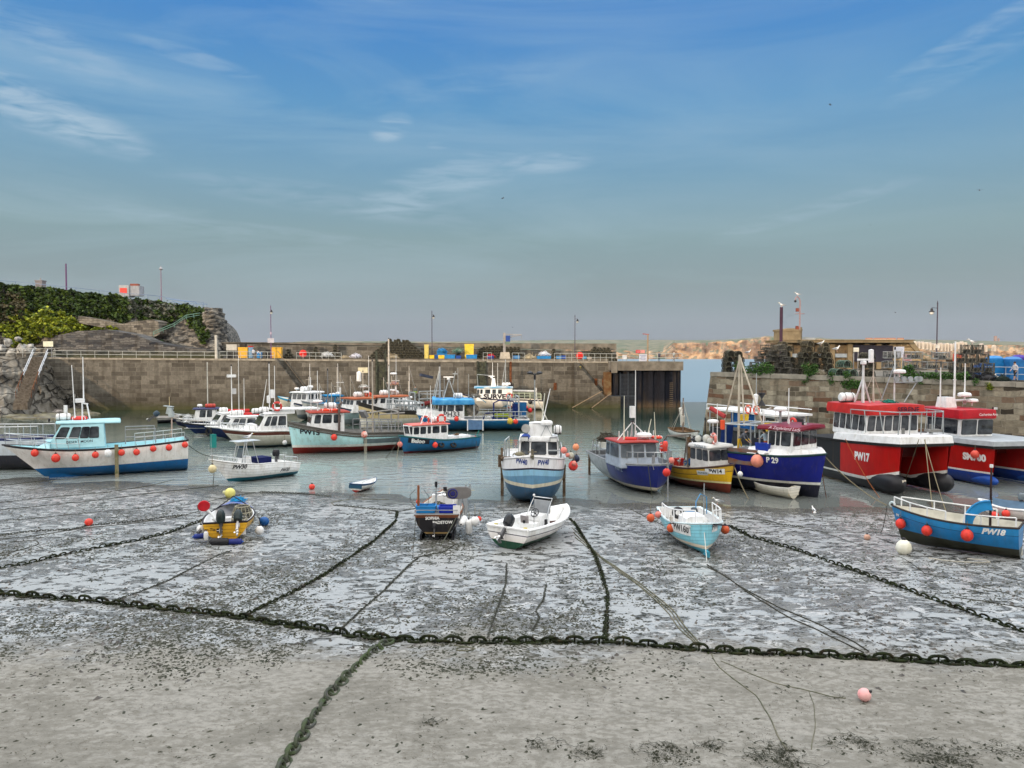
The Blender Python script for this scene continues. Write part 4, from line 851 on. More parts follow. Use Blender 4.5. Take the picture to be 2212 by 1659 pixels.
# ---- white and blue cabin boat aground on the left
F=Fr((85,1033),(347,1017)); nr=F.near
xs=F.side(400,945,0)[0]-.1; xb=F.side(5,962)[0]; zm=F.side(170,971,1.85*nr)[1]
o=boat('cabin_boat','white cabin boat with pale blue wheelhouse, blue bottom and a row of red ball fenders',F)
DM=Hull(o,F,xs,xb,3.7,2.42,zm-.05,2.5,[('d',.1,BL),('z',.92,(.78,.76,.73)),('z',-9,(.008,.12,.33))],k=-.028,rake=2.6,kb=.1,g0=.8,g1=.6,flare=.25,tw=.9,zmid=.6)
DM.rim(.06,BLACK); DM.deck(.28,m=LCYAN,inner=LCYAN)
xa=F.side(228,957,1.35*nr)[0]; xf=F.side(100,950,.5*nr)[0]; z1=F.side(213,915,1.3*nr)[1]
h=house(o,xa,xf,2.15,z1,1.4,1.25,rk=.95,rka=.1,taper=.34,side=[(.12,.30),(.32,.48),(.51,.69),(.76,.95)],front=[(.06,.47),(.53,.94)],m=LCYAN,roof=LCYAN,rover=(.35,1.1,.12),rth=.16,winh=(.42,.86))
house(o,xf-.3,xb-1.9,2.1,2.62,1.25,1.1,rk=.9,m=LCYAN,roof=LCYAN,rover=(-.1,0,-.08),taper=.45,rth=.04,name='coachroof')
x,z=F.side(172,954,1.4*nr); writing('DESERT MOON',.24,basis((x,1.46*nr,z),(-nr,0,.03),(0,0,1)),LETB,o,bold=.02,sx=1.0,off=-.005)
xr=(xa+xf)/2; zr_=z1+.2
raft(o,F.side(137,905)[0],0,zr_,.95,.27); ring=buoy_ring(o,F.side(171,900)[0],-.1*nr,zr_+.13,(0,0,1),.42,.14,m=mat((.7,.03,.02),.4))
xm=F.side(178,900)[0]
pipes(o,[[(xm,.45,zr_-.1),(xm,.45,zr_+1.3),(xm,-.45,zr_+1.3),(xm,-.45,zr_-.1)],[(xm,.45,zr_+.5),(xm,-.45,zr_+.5)],[(xm-.3,.4,zr_+1.2),(xm-.5,.4,zr_-.1)],[(xm-.3,-.4,zr_+1.2),(xm-.5,-.4,zr_-.1)],[(xm,.4,zr_+1.25),(xm-.35,.4,zr_+1.15),(xm-.35,-.4,zr_+1.15),(xm,-.4,zr_+1.25)]],.035,WHITE,'gantry')
bl(lambda b:b.box((xm+.15,0,zr_+1.42),(.55,.75,.26)),'radar_scanner',WHITE,o)
whip(o,xm+.45,.3*nr,zr_+.1,3.9,.035,tx=.15); whip(o,xm-.1,.0,zr_+1.3,3.3,.04); bl(lambda b:(b.tube([(xm+1.05,0,zr_),(xm+1.05,0,zr_+1.1)],.13,10)),'lamp_post',WHITE,o)
pile(o,xm+1.5,-.2,zr_+.6,.32,mat((.3,.27,.25),.8),30); flood(o,F.side(107,907)[0],.3,z1+.3,(1,0,.1),.2)
DM.rail(.60,.985,.85,6,tilt=.12,inset=.15,mid=True); DM.rail(.02,.30,.62,5,inset=.12,mid=True)
pipes(o,[[(DM.xs+x_,y_,2.3),(DM.xs+x_,y_,3.35),(DM.xs+x_+2,y_,3.35),(DM.xs+x_+2,y_,2.3)] for x_ in (2.2,) for y_ in (1.3*nr,-1.3*nr)]+[[(DM.xs+2.2,1.3,2.8),(DM.xs+4.2,1.3,2.8)]],.04,GREY,'rail_frame')
for x_ in (DM.xs+1.0,): bl(lambda b:(b.box((x_,1.9*nr*0,.9),(.5,.08,1.6)),b.torus((x_-.5,0,.55),.28,.06,(0,1,0),12,6)),'rudder',mat((.01,.1,.28),.5),o)
bl(lambda b:b.box((F.side(252,990,1.98*nr)[0],1.98*nr,1.05),(.25,.14,2.6)),'beaching_leg',mat((.25,.21,.14),.8,c2=(.08,.10,.03)),o)
bl(lambda b:(b.box((DM.xs+5,0,.02),(8.4,.3,.5),tp=.97)),'keel',mat((.008,.09,.25),.6),o)
ORD=['first','second','third','fourth','fifth','sixth','seventh','eighth','ninth']
for i,(px,py,r) in enumerate(((75,979,.34),(120.5,990,.40),(163,989,.32),(206,983,.31),(233,979.5,.36),(262.5,978,.31),(295,977,.31),(331,969.5,.30),(365,967,.31),(399.5,961,.30))):
    lab='white ball fender on the cabin boat, the only white one in its row' if i==4 else 'red ball fender on the white and blue cabin boat, %s red one from the bow'%ORD[i if i<4 else i-1]
    x=F.side(px,py,1.9*nr)[0]; yo=(DM.yat(x,1.9)+r*.8)*nr; fender(F,px,py,yo,r*.74,lab,m=(WHITE if i==4 else FEND),group='fenders along the white and blue cabin boat',rope=.3)
# ---- grey-white boat cut by the left edge, behind it
F=Fr((-60,985),(88,985),z=1.0); o=boat('moored_boat','pale grey boat with a tall pipe rail cut off by the left edge',F)
F.O.z=0; Hx=Hull(o,F,-.5,8,2.8,2.5,2.45,2.9,[('d',.14,(.02,.03,.12)),('z',1.2,(.5,.55,.6)),('z',-9,(.02,.02,.03))],rake=1); Hx.rim(.06,mat((.02,.03,.12),.5)); Hx.deck(.5,m=GREY); Hx.rail(.0,.6,.9,5,r=.04); Hx.rail(.62,.98,.7,4,r=.035)
# ---- white open motor boat with console and rail (PW30)
F=Fr((481,1046),(622,1027)); nr=F.near
o=boat('motor_boat','white clinker motor boat lettered PW30 with an open console and stainless frame',F,'motor boat')
xs=F.side(633,996)[0]; xb=F.side(451,992)[0]; zs_=F.side(633,998)[1]; zb=F.side(451,992)[1]; zm=F.side(560,1002,1.0*nr)[1]
W3=Hull(o,F,xs,xb,2.15,zs_,zm,zb,[('d',.07,(.6,.6,.6)),('z',.34,(.82,.83,.84)),('z',-9,(.01,.13,.2))],rake=1.5,kb=.15,clink=.2,g0=.75,g1=.55,tw=.86,zmid=.45)
W3.rim(.035,WHITE); W3.deck(.45,m=WHITE,inner=WHITE)
W3.text('PW30',517,1009,.44,LETB,shear=.35,bold=.03,sx=.82); W3.text('PW30',615,1015,.40,LETB,shear=.3,bold=.02,sx=.7)
xc=F.side(528,985)[0]
bl(lambda b:b.box((xc,0,zm+.05),(.7,.8,.9),tp=.85),'console',WHITE,o); bl(lambda b:b.box((xc+.3,0,zm+.72),(.04,.8,.6),ry=-.25),'windscreen',GLASSL,o)
zt_=F.side(528,953)[1]
pipes(o,[[(xc+.55,s*.55,zm),(xc+.25,s*.5,zt_)] for s in (1,-1)]+[[(xc-.75,s*.55,zm),(xc-.35,s*.5,zt_)] for s in (1,-1)]+[[(xc+.3,s*.55,zm),(xc+.1,s*.5,zt_)] for s in (1,-1)],.03,STEEL,'top_frame')
bl(lambda b:b.box((xc-.05,0,zt_+.03),(1.7,1.15,.04)),'hard_top',mat((.5,.55,.58),.4),o)
bl(lambda b:b.box((F.side(563,996)[0],0,zm+.15),(1.0,1.2,.4)),'seat',mat((.01,.015,.08),.7),o)
outboard(o,F.side(598,995)[0],0,zm+.25,0,.85,rz=0); W3.rail(.62,.97,.3,4,inset=.08,close=True); W3.rail(.03,.2,.42,2,inset=.1)
whip(o,F.side(457,990)[0],0,zb-.1,1.7,.03,m=GALV); bl(lambda b:b.box((F.side(461,975)[0],0,zb+1.2),(.3,.3,.9)),'net_bag',TEAL,o)
fender(F,459,1013,.35*nr,.27,'pale yellow ball fender hanging under the bow of the white clinker motor boat',m=mat((.7,.6,.35),.5),rope=.5)
def gull(name,label,p,rz,s=.5,fly=False,bank=0,grp=None,dark=False):
    """herring gull: body, neck and head as one skin; wings, bill and legs as parts"""
    o=thing(name,label,'gull',p,rz,grp); gm=mat((.75,.75,.74),.6); wg=mat((.22,.24,.26) if not dark else (.05,.05,.055),.6); 
    bl(lambda b:b.tube([(-.55*s,0,.28*s),(-.42*s,0,.30*s),(-.2*s,0,.33*s),(.05*s,0,.36*s),(.2*s,0,.44*s),(.27*s,0,.55*s),(.33*s,0,.62*s),(.40*s,0,.62*s)],.1*s,8) if False else b.add(*skin([(-.62,.30,.015),(-.48,.31,.05),(-.3,.32,.11),(-.08,.34,.155),(.1,.38,.145),(.2,.46,.095),(.25,.56,.07),(.31,.64,.08),(.38,.645,.07),(.43,.63,.02)],s)),'body',gm if not dark else wg,o)
    bl(lambda b:b.lathe([(.022*s,0),(.015*s,.08*s),(.003,.11*s)],(.43*s,0,.63*s),6,(1,0,-.15)),'bill',YEL,o)
    if fly:
        for sd in (1,-1): bl(lambda b:b.add([(.12*s,sd*.08*s,.4*s),(.2*s,sd*.45*s,.58*s),(.05*s,sd*.95*s,.55*s),(-.12*s,sd*.9*s,.54*s),(-.05*s,sd*.45*s,.55*s),(-.2*s,sd*.08*s,.38*s)]+[(.12*s,sd*.08*s,.37*s),(.2*s,sd*.45*s,.56*s),(.05*s,sd*.95*s,.54*s),(-.12*s,sd*.9*s,.53*s),(-.05*s,sd*.45*s,.53*s),(-.2*s,sd*.08*s,.35*s)],[(0,1,4,5),(1,2,3,4),(11,10,7,6),(10,9,8,7),(0,6,7,1),(1,7,8,2),(2,8,9,3),(3,9,10,4),(4,10,11,5),(5,11,6,0)]),'wing',wg,o)
    else:
        for sd in (1,-1): bl(lambda b:b.add(*skin([(-.72,.30,.01),(-.5,.33,.05),(-.25,.37,.085),(0,.39,.08),(.12,.39,.02)],s,dy=sd*.1,fl=.45)),'wing',wg,o); bl(lambda b:(b.tube([(-.02*s,sd*.05*s,.25*s),(0,sd*.05*s,0)],.012*s,4),b.box((.04*s,sd*.05*s,.006),(.1*s,.06*s,.012))),'leg',mat((.6,.35,.3),.6),o)
    return o
def skin(pr,s,dy=0,fl=1,n=9):
    vs=[V((x*s,(dy+r*math.cos(2*PI*k/n)*fl)*s,(z+r*math.sin(2*PI*k/n))*s)) for x,z,r in pr for k in range(n)]; m=len(pr)
    return vs,[(i*n+k,i*n+(k+1)%n,(i+1)*n+(k+1)%n,(i+1)*n+k) for i in range(m-1) for k in range(n)]+[tuple(reversed(range(n))),tuple((m-1)*n+k for k in range(n))]
p=F.w(xc-.35,0,zt_+.05); gull('gull','gull standing on the flat top above the console of the white clinker boat',p,F.rz+PI-.2,.7)
# ---- small white rowing dinghy
def dinghy(label,kf,ka,B,z0,zm,z1,bands,rim,inn,z=0,thw=2,xs=0,oh=.25,name='dinghy'):
    F=Fr(kf,ka,z=z); o=boat(name,label,F,'dinghy'); F.O.z=0
    h=Hull(o,F,xs,F.L+oh,B,z0,zm,z1,bands,rake=.5,kb=.12,g0=.6,g1=.55,tw=.75,ent=1.8,clink=0); h.rim(.03,rim); h.deck(z0*.72,m=inn,inner=inn)
    for i in range(thw): x=F.L*(.22+.36*i); w=h.hb(h.q(x)); bl(lambda b:b.box((x,0,zm-.12),(.26,w*1.85,.04)),'thwart',inn,o)
    return F,o,h
F,o,h=dinghy('small white rowing dinghy with a dark blue rim and red bottom at the water\'s edge',(808,1052),(768,1064),1.25,.55,.5,.62,[('d',.1,(.02,.06,.14)),('z',.16,(.8,.8,.8)),('z',-9,(.3,.02,.02))],mat((.02,.06,.14),.5),WHITE,thw=2)
bl(lambda b:b.box((h.xs-.02,0,.36),(.03,.95,.2)),'transom_board',mat((.02,.08,.14),.5),o); pipes(o,[[(.2,.3,.6),(2.2,-.1,.64)],[(.3,-.3,.6),(2.3,.1,.64)]],.02,GALV,'oar')
F=Fr((1632,1062),(1712,1078)); o=boat('dinghy','dirty white plastic dinghy lying below the dark blue boat\'s bow',F,'dinghy')
DIRTW=(.66,.64,.56)
h=Hull(o,F,-.1,F.L+.35,1.35,.72,.66,.8,[('d',.06,(.75,.74,.7)),('z',-9,DIRTW)],rake=.35,kb=.2,g0=.55,g1=.6,tw=.8,ent=2.8,clink=.17); h.rim(.04,mat((.7,.69,.64),.6)); h.deck(.5,m=mat((.6,.58,.48),.7,c2=(.3,.27,.17)),inner=mat((.62,.6,.5),.7,c2=(.35,.3,.2)))
for x in (.5,1.6): bl(lambda b:b.box((x,0,.5),(.3,1.1,.05)),'thwart',mat((.62,.6,.5),.7),o)
# ---- yellow open boat stern-on with two covered outboards
def sternboat(name,label,c,w,ybot,bowpx,**kw): pass
Oa=G(487,1171); zg=Oa.z; Of=G(515,1122); F=Fr(None,None,Of=Of,Oa=Oa,lift=zg)
o=boat('open_boat','yellow clinker open boat with white inside and two covered outboards on its stern',F,'open boat')
K=Hull(o,F,0,5.0,2.25,.92,.86,1.1,[('d',.06,(.03,.02,.02)),('z',.1,(.62,.34,.02)),('z',-9,(.02,.02,.05))],rake=.6,kb=.1,g0=.72,g1=.6,tw=.86,mid=.35,clink=.17,trk=.0)
K.rim(.035,mat((.03,.025,.03),.6)); K.deck(.62,m=WHITE,inner=WHITE)
for x in (1.3,2.6): bl(lambda b:b.box((x,0,.62),(.35,1.9,.05)),'thwart',WHITE,o)
bl(lambda b:b.box((.55,.62,.5),(.5,.6,.45)),'locker',WHITE,o)
cb=MB(); rows=[]
for i in range(9):
    q=.66+.34*i/8; w=K.hb(q)+.02; z=K.zs(q); x=K.pt(q,1,1).x; rows.append([V((x,w*k,z+.03+.28*(1-k*k)*(1-.6*i/8))) for k in (-1,-.6,-.2,.2,.6,1)])
cb.grid(rows); cb.build('foredeck_cover',mat((.20,.19,.27),.6,c2=(.10,.16,.4)),o)
pile(None,0,0,0,.01,n=1) if False else None
pl=pile(o,4.0,-.15,1.15,.38,mat((.01,.16,.42),.6,c2=(.02,.3,.5),vs=8),50,name='blue_netting')
pipes(o,[[K.pt(.66,1,1),V((3.3,0,1.55)),K.pt(.66,1,-1)]],.03,BLACK,'cover_hoop')
dg=mat((.012,.022,.022),.4,bump=.3,bs=5)
outboard(o,-.05,.18,.95,0,.78,m=dg,cover=True); outboard(o,.0,-.55,.9,R(42),.78,m=dg,cover=True,shaft=mat((.6,.6,.6),.4))
K.ftext('Kerr-Tiz',447.5,1144.5,.20,LETB,bow=False,bold=.01,shear=.1,xo=0); 
y,z=F.front(474.5,1145.5,0); bl(lambda b:b.box((-.02,y,z),(.02,.26,.18)),'badge',LETB,o); bl(lambda b:(b.box((-.035,y,z),(.012,.25,.035)),b.box((-.036,y,z),(.012,.04,.17))),'badge_cross',LETW,o)
pm=[]
m_=bl(lambda b:b.tube([F.I@at(475,1131,36.8),F.I@at(441,1094,36.2)],.06,8),'marker_pole',WHITE,o); bl(lambda b:b.lathe([(.05,-.03),(.27,-.03),(.28,0),(.27,.03),(.05,.03)],F.I@at(440.5,1093,36.15),18,(1,.15,.3)),'marker_disc',mat((.55,.01,.02),.5),m_)
bl(lambda b:b.tube([F.I@at(488,1142,36.2),F.I@at(474,1118,36.6)],.05,8),'stowed_tube',WHITE,o)
# large keep pot aboard
def basket(label,F,p,r,h):
    m4=F.M@Matrix.Translation(p); t=thing('keep_pot',label,'pot',m4.translation,F.rz)
    bl(lambda b:([b.torus((0,0,h*k),r*(1-.35*k**2),.025,(0,0,1),18,5) for k in (0,.33,.66,1)]+[b.tube([(r*math.cos(a),r*math.sin(a),0),(r*.96*math.cos(a),r*.96*math.sin(a),h*.33),(r*.84*math.cos(a),r*.84*math.sin(a),h*.66),(r*.65*math.cos(a),r*.65*math.sin(a),h)],.018,4) for a in [2*PI*k/14 for k in range(14)]]),'frame',mat((.35,.33,.25),.7),t)
    bl(lambda b:[b.torus((0,0,h*k/9),r*(.97-.34*(k/9)**2),.022,(0,0,1),16,4) for k in range(9)]+[b.tube([(r*.95*math.cos(a),r*.95*math.sin(a),0),(r*.63*math.cos(a+.6),r*.63*math.sin(a+.6),h)],.012,4) for a in [2*PI*k/26 for k in range(26)]]+[b.tube([(r*.95*math.cos(a),r*.95*math.sin(a),0),(r*.63*math.cos(a-.6),r*.63*math.sin(a-.6),h)],.012,4) for a in [2*PI*k/26 for k in range(26)]],'netting',NETM,t); return t
basket('big netted keep pot standing in the yellow open boat',F,(2.0,-.55,.42),.52,.85)
def gfender(px,py,r,label,m=None,kind_='ball',ax=None,dz=0,neck=None,rp=0,group=None):
    p=G(px,py); o_=thing('fender',label,'fender',(p.x,p.y,p.z+r*.85+dz),0,group); m=m or WHITE
    if kind_=='ball': bl(lambda b:b.lathe([(.02,-r*1.02),(r*.5,-r*.88),(r*.87,-r*.5),(r,0),(r*.88,r*.5),(r*.6,r*.85),(r*.3,r*1.08)],(0,0,0),18,ax),'ball',m,o_); bl(lambda b:b.lathe([(r*.34,r*1.0),(r*.3,r*1.15),(r*.16,r*1.35)],(0,0,0),10,ax),'neck',neck or BLACK,o_)
    else: 
        bl(lambda b:b.lathe([(.03,-r*2.6),(r*.6,-r*2.5),(r,-r*2),(r,r*2),(r*.6,r*2.5),(.03,r*2.6)],(0,0,0),14,ax),'tube',m,o_)
        bl(lambda b:(b.lathe([(r*.3,r*2.5),(r*.2,r*3)],(0,0,0),8,ax),b.lathe([(r*.2,-r*3),(r*.3,-r*2.5)],(0,0,0),8,ax)),'end_cap',neck or BLUE,o_)
    return o_
fender(F,434,1143,0,.19,'white oval fender at the left quarter of the yellow open boat',m=WHITE,rope=.2,xo=.3)
fender(F,445,1158,0,.10,'thin white fender hanging at the left corner of the yellow transom',m=WHITE,rope=.15,xo=-.12,kind_='tube')
fender(F,560.5,1146,0,.21,'white oval fender at the right quarter of the yellow open boat',m=WHITE,rope=.2,xo=.9)
gfender(434,1163,.13,'blue fender lying on the mud left of the yellow boat',mat((.01,.03,.22),.5),'tube',(1,.1,.1))
gfender(571,1135,.24,'blue and white fender beside the right side of the yellow boat',mat((.01,.09,.3),.5),'ball',(-.8,0,.5))
gfender(475,1177,.17,'black tube fender lying under the yellow transom',BLACK,'tube',(1,0,0),neck=BLACK); gfender(506,1176,.14,'dark blue tube fender lying under the yellow transom',mat((.01,.02,.16),.5),'tube',(1,.1,0))
# ---- black-sterned boat with blue fish boxes
Oa=G(943,1168); Of=G(962,1118); F=Fr(None,None,Of=Of,Oa=Oa,lift=Oa.z)
o=boat('fishing_boat','small black fishing boat with SOPHIA PADSTOW across its stern and blue crates on top',F)
K=Hull(o,F,0,5.4,2.25,1.18,1.12,1.5,[('d',.1,(.16,.05,.02)),('z',.40,(.014,.013,.016)),('z',.33,(.25,.17,.07)),('z',-9,(.016,.014,.013))],rake=.5,kb=.1,g0=.85,g1=.6,tw=.88,mid=.35,ks=.22)
K.rim(.045,mat((.22,.08,.03),.5)); K.deck(.5,m=mat((.3,.28,.24),.8),inner=mat((.62,.6,.55),.7))
bl(lambda b:(b.box((1.2,0,.08),(2.2,.18,.4)),b.box((.9,.75,.1),(1.6,.1,.35)),b.box((.9,-.75,.1),(1.6,.1,.35))),'bilge_keel',BLACK,o)
K.ftext('SOPHIA',934,1119.5,.19,LETW,bow=False,bold=.04,xo=0,rot=.02); K.ftext('PADSTOW',956,1128.5,.19,LETW,bow=False,bold=.04,xo=0,rot=.02)
outboard(o,-.05,.1,.60,R(12),.42,m=mat((.03,.03,.035),.5)); 
bl(lambda b:(b.box((.35,0,1.22),(.7,2.1,.06)),b.tube([(-.1,-1.0,1.25),(-.1,1.0,1.25)],.02,4),b.tube([(-.1,-1.0,1.45),(-.1,1.0,1.45)],.02,4)),'stern_shelf',GREY,o)
crate(None,.42,.52,1.27,(.62,.92,.34),BLUEB,F=F,label='large pale blue fish crate, left one of two on the black stern'); crate(None,.42,-.48,1.27,(.62,.78,.3),mat((.01,.03,.35),.5),F=F,label='dark blue fish crate, right one of two on the black stern')
bl(lambda b:b.box((.1,-.93,1.33),(.05,.32,.6)),'white_board',WHITE,o); bl(lambda b:b.ball((1.0,.05,1.3),.3,10,.6),'blue_cover',BLUEB,o)
bl(lambda b:(b.box((.55,.9,1.75),(.12,.1,1.5),0,.06)),'timber_post',mat((.22,.08,.035),.7),o); pipes(o,[[(.6,.86,1.2),(.6,1.25,1.7),(.6,1.3,2.05),(.6,1.05,2.3)],[(.6,.8,1.2),(.6,.45,1.6),(.6,.4,1.95),(.6,.65,2.3)]],.012,BLACK,'flag_hoop'); 
fender(F,903,1084,0,.1,'small orange float tucked behind the blue crates on the black boat',m=FEND,xo=1.0,rope=.05)
mast(o,.75,.08,1.2,1.35,.05,lights=False,m=GALV,arms=[(.9,.15)]); whip(o,.75,.08,2.4,.25,.03,m=BLACK); bl(lambda b:(b.box((.75,-.35,2.3),(.1,.17,.18)),b.torus((.75,-.33,2.05),.1,.012,(1,0,0),12,4),b.tube([(.75,.08,2.0),(.75,-.33,2.15)],.015,4)),'lamp',BLACK,o)
def hauler(b):
    q=Matrix.Translation((1.4,-.95,2.0))@Matrix.Rotation(-.05,4,'X'); b.M=q
    n_=20; pr_=[]
    for k in range(n_): a=2*PI*k/n_; pr_.append((.62*math.copysign(abs(math.cos(a))**.6,math.cos(a))*1.0,.29*math.copysign(abs(math.sin(a))**.7,math.sin(a))))
    b.prism(pr_,'x',-.1,.1); b.M=None
hl=bl(hauler,'pot_hauler',mat((.22,.21,.2),.5,.3),o,ang=40)
bl(lambda b:(b.torus((1.27,-.68,1.98),.21,.035,(1,0,0),18,6),b.torus((1.27,-.68,1.98),.1,.03,(1,0,0),14,6),b.lathe([(.09,0),(.09,.05)],(1.27,-.68,1.98),10,(-1,0,0))),'sheave',mat((.03,.03,.16),.5),hl)
pipes(o,[[(1.4,-1.45,1.8),(1.4,-1.5,2.0),(1.4,-1.5,2.45)],[(1.4,-1.3,2.2),(1.4,-1.3,2.4)]],.04,GALV,'hauler_bracket'); bl(lambda b:b.box((1.4,-1.0,1.6),(.16,.2,.5)),'hauler_leg',GALV,o)
bl(lambda b:[b.tube([V((1.9+.2*i,-1.15-.03*i,1.55+.1*i)),V((1.3+.1*i,-1.32,1.2)),V((.9,-1.28,.9-.0*i))],.07,6) for i in range(4)],'hose',mat((.2,.21,.21),.7),o)
pile(o,2.6,.2,.9,.6,NETM,60); house(o,3.1,4.1,.9,1.55,.6,.5,rk=.4,m=WHITE,name='cuddy',rover=(0,0,0),rth=.04)
for px,py,r,t,l,ax in ((1000,1125,.16,'tube','white tube fender slung highest at the right side of the black boat',(.2,1,.3)),(1013,1137,.17,'tube','long white tube fender with a dark tip on the right of the black boat',(0,-.25,1)),(1026,1126,.22,'ball','white ball fender with a black eye at the right side of the black boat',None)):
    fender(F,px,py,0,r,l,m=WHITE,xo=.35,kind_=t,ax=ax,rope=.5,neck=BLACK)
fender(F,1035,1121,0,.12,'small red float behind the white fenders of the black boat',m=FEND,xo=.7,rope=.3)
# ---- white centre-console boat
Oa=G(1100,1184); Of=G(1203,1148); F=Fr(None,None,Of=Of,Oa=Oa,lift=Oa.z)
o=boat('motor_boat','white open centre-console boat with green bottom and raised black outboard on the mud',F,'motor boat')
GRN=(.012,.07,.04)
K=Hull(o,F,-.15,F.L+.95,2.45,.95,.9,1.15,[('d',.05,WH),('d',.26,WH),('d',.30,(.03,.03,.06)),('z',.36,(.78,.76,.75)),('z',-9,GRN)],rake=1.0,kb=.05,g0=.62,g1=.55,e0=.5,e1=.9,tw=.92,ent=2.6,mid=.3,k=.02)
K.rim(.06,WHITE); K.deck(.55,m=mat((.7,.69,.66),.5),inner=WHITE,thick=.22)
xc=F.front(1155,1130,2.2); zc=.35
bl(lambda b:(b.box((2.35,.0,.75),(.9,.85,.8),tp=.9),b.box((1.65,.0,.62),(.5,.8,.5))),'console',WHITE,o)
bl(lambda b:(b.box((1.42,.12,1.0),(.06,.42,.42),0,-.12)),'seat_back',mat((.28,.26,.26),.6),o); bl(lambda b:b.lathe([(.001,0),(.08,0),(.08,.01)],(1.37,.12,.93),10,(-1,0,0)),'seat_hole',BLACK,o)
ws=bl(lambda b:b.box((2.72,0,1.45),(.03,.95,.6),0,.2),'windscreen',mat((.24,.26,.28),.15),o); pipes(o,[[(2.2,.5,1.1),(2.55,.52,1.5),(2.85,.5,1.85),(2.85,-.5,1.85),(2.55,-.52,1.5),(2.2,-.5,.6)]],.025,STEEL,'windscreen_frame')
st=bl(lambda b:(b.torus((1.95,-.1,1.28),.2,.022,(-1,0,.6),20,6),b.tube([(1.95,-.1,1.28),(2.15,-.1,1.1)],.03,6),b.tube([(1.95,.1,1.28),(1.95,-.3,1.28)],.018,4),b.tube([(1.85,-.1,1.12),(2.05,-.1,1.44)],.018,4)),'steering_wheel',BLACK,o)
whip(o,1.5,-.35,.6,1.6,.012,m=BLACK); bl(lambda b:b.ball((1.5,-.35,2.2),.06,8),'all_round_light',WHITE,o)
bl(lambda b:b.box((2.1,-.62,.7),(.12,.1,.6)),'throttle_box',BLACK,o); bl(lambda b:b.prism([(3.3,-.6),(4.3,-.35),(4.3,.35),(3.3,.6)],'z',.5,.52),'bow_locker_hatch',mat((.06,.025,.02),.7),o)
bl(lambda b:(b.box((.35,.62,.62),(.5,.5,.3)),b.box((.35,-.62,.62),(.5,.5,.3)),b.box((.05,0,.5),(.06,1.7,.3))),'stern_seat',WHITE,o)
outboard(o,.0,.12,.95,R(48),.95,m=mat((.015,.018,.022),.25)); 
bl(lambda b:[b.torus((.1,s*.8,.98),.08,.025,(0,0,1),10,4) for s in (1,-1)]+[b.tube([(.1,s*.8,.98),(-.06,s*.82,.9),(-.1,s*.8,.45)],.018,4) for s in (1,-1)],'mooring_rope',mat((.5,.42,.15),.8),o)
# ---- light-blue clinker boat, bow-on (PW160)
Oa=G(1472,1153); Of=G(1521,1196); F=Fr(None,None,Of=Of,Oa=Oa,lift=(Of_z:=(G(1521,1196)).z))
o=boat('open_boat','light blue clinker boat lettered PW160, bow towards the viewer with orange fenders',F,'open boat')
xb=F.L+.45
K=Hull(o,F,-.6,xb,2.5,1.15,1.12,1.42,[('d',.05,(.7,.7,.68)),('z',.42,(.22,.55,.66)),('z',.27,(.7,.62,.5)),('z',-9,(.06,.3,.42))],rake=.15,kb=.03,g0=.75,g1=.8,tw=.85,mid=.45,ent=2.6,clink=.15,flare=0,e0=.6,e1=.75)
K.rim(.04,mat((.6,.72,.75),.5)); K.deck(.5,m=mat((.35,.33,.3),.7),inner=WHITE)
bl(lambda b:b.box((xb*.6,0,.1),(xb*.9,.12,.28)),'keel',mat((.06,.3,.42),.6),o)
m_=K.ftext('PW160',1470,1141,.44,LETB,xo=xb-.9,bold=.02,sx=.72,rot=-.02)
K.board(1468,1141,1.25,.5); K.text('PW1',1545,1137,.40,LETB,bold=.02,sx=.65); K.board(1545,1137,.5,.46)
K.rail(.35,.93,.55,5,inset=.05,m=WHITE,r=.03,tilt=-.1); 
outboard(o,1.0,.35,.95,R(5),.8,m=mat((.015,.025,.03),.35),prop=False); bl(lambda b:b.box((1.5,.1,.95),(.5,.5,.75),.3),'blue_drum',mat((.08,.2,.36),.5),o)
bl(lambda b:(b.torus((1.5,-.55,1.3),.2,.09,(.9,-.4,.2),16,8)),'spare_wheel',BLACK,o); bl(lambda b:b.lathe([(.13,0),(.1,.04)],(1.53,-.56,1.3),10,(.9,-.4,.2)),'wheel_hub',WHITE,o)
def cud(b):
    b.prism([(-.55,.0),(.55,0),(.52,.32),(.35,.46),(-.3,.46),(-.5,.36)],'x',0,.95)
x0=2.4
def cud2(b): b.M=Matrix.Translation((x0,-.25,1.05))@Matrix.Rotation(.1,4,'Z'); cud(b); b.M=None
bl(cud2,'cuddy_hatch',WHITE,o); bl(lambda b:b.box((x0+1.2,-.2,1.17),(.5,1.1,.08)),'foredeck',WHITE,o)
pipes(o,[[(.8,1.0,1.1),(.75,1.0,1.9),(.75,.7,2.05),(.9,.45,1.7),(1.1,.4,1.0)]],.025,mat((.05,.25,.5),.5),'hoop'); mast(o,.5,.95,1.0,1.5,.035,lights=False,m=GALV)
ORF=mat((.62,.10,.03),.4,dirt=(.5,.12,.06))
for px,py,r,l,xo in ((1405.5,1119,.19,'orange oval fender hanging at the left side of the light blue clinker boat',1.6),(1449,1141,.19,'orange oval fender hanging over the first letter of the light blue boat\'s number',2.6),(1566,1144,.2,'orange oval fender hanging at the right side of the light blue clinker boat',2.8),(1422,1112,.16,'pink fender lying inside the light blue clinker boat',1.0)):
    fender(F,px,py,0,r,l,m=ORF if r>.17 else PINKF,xo=xo,rope=.35 if r>.17 else .05)
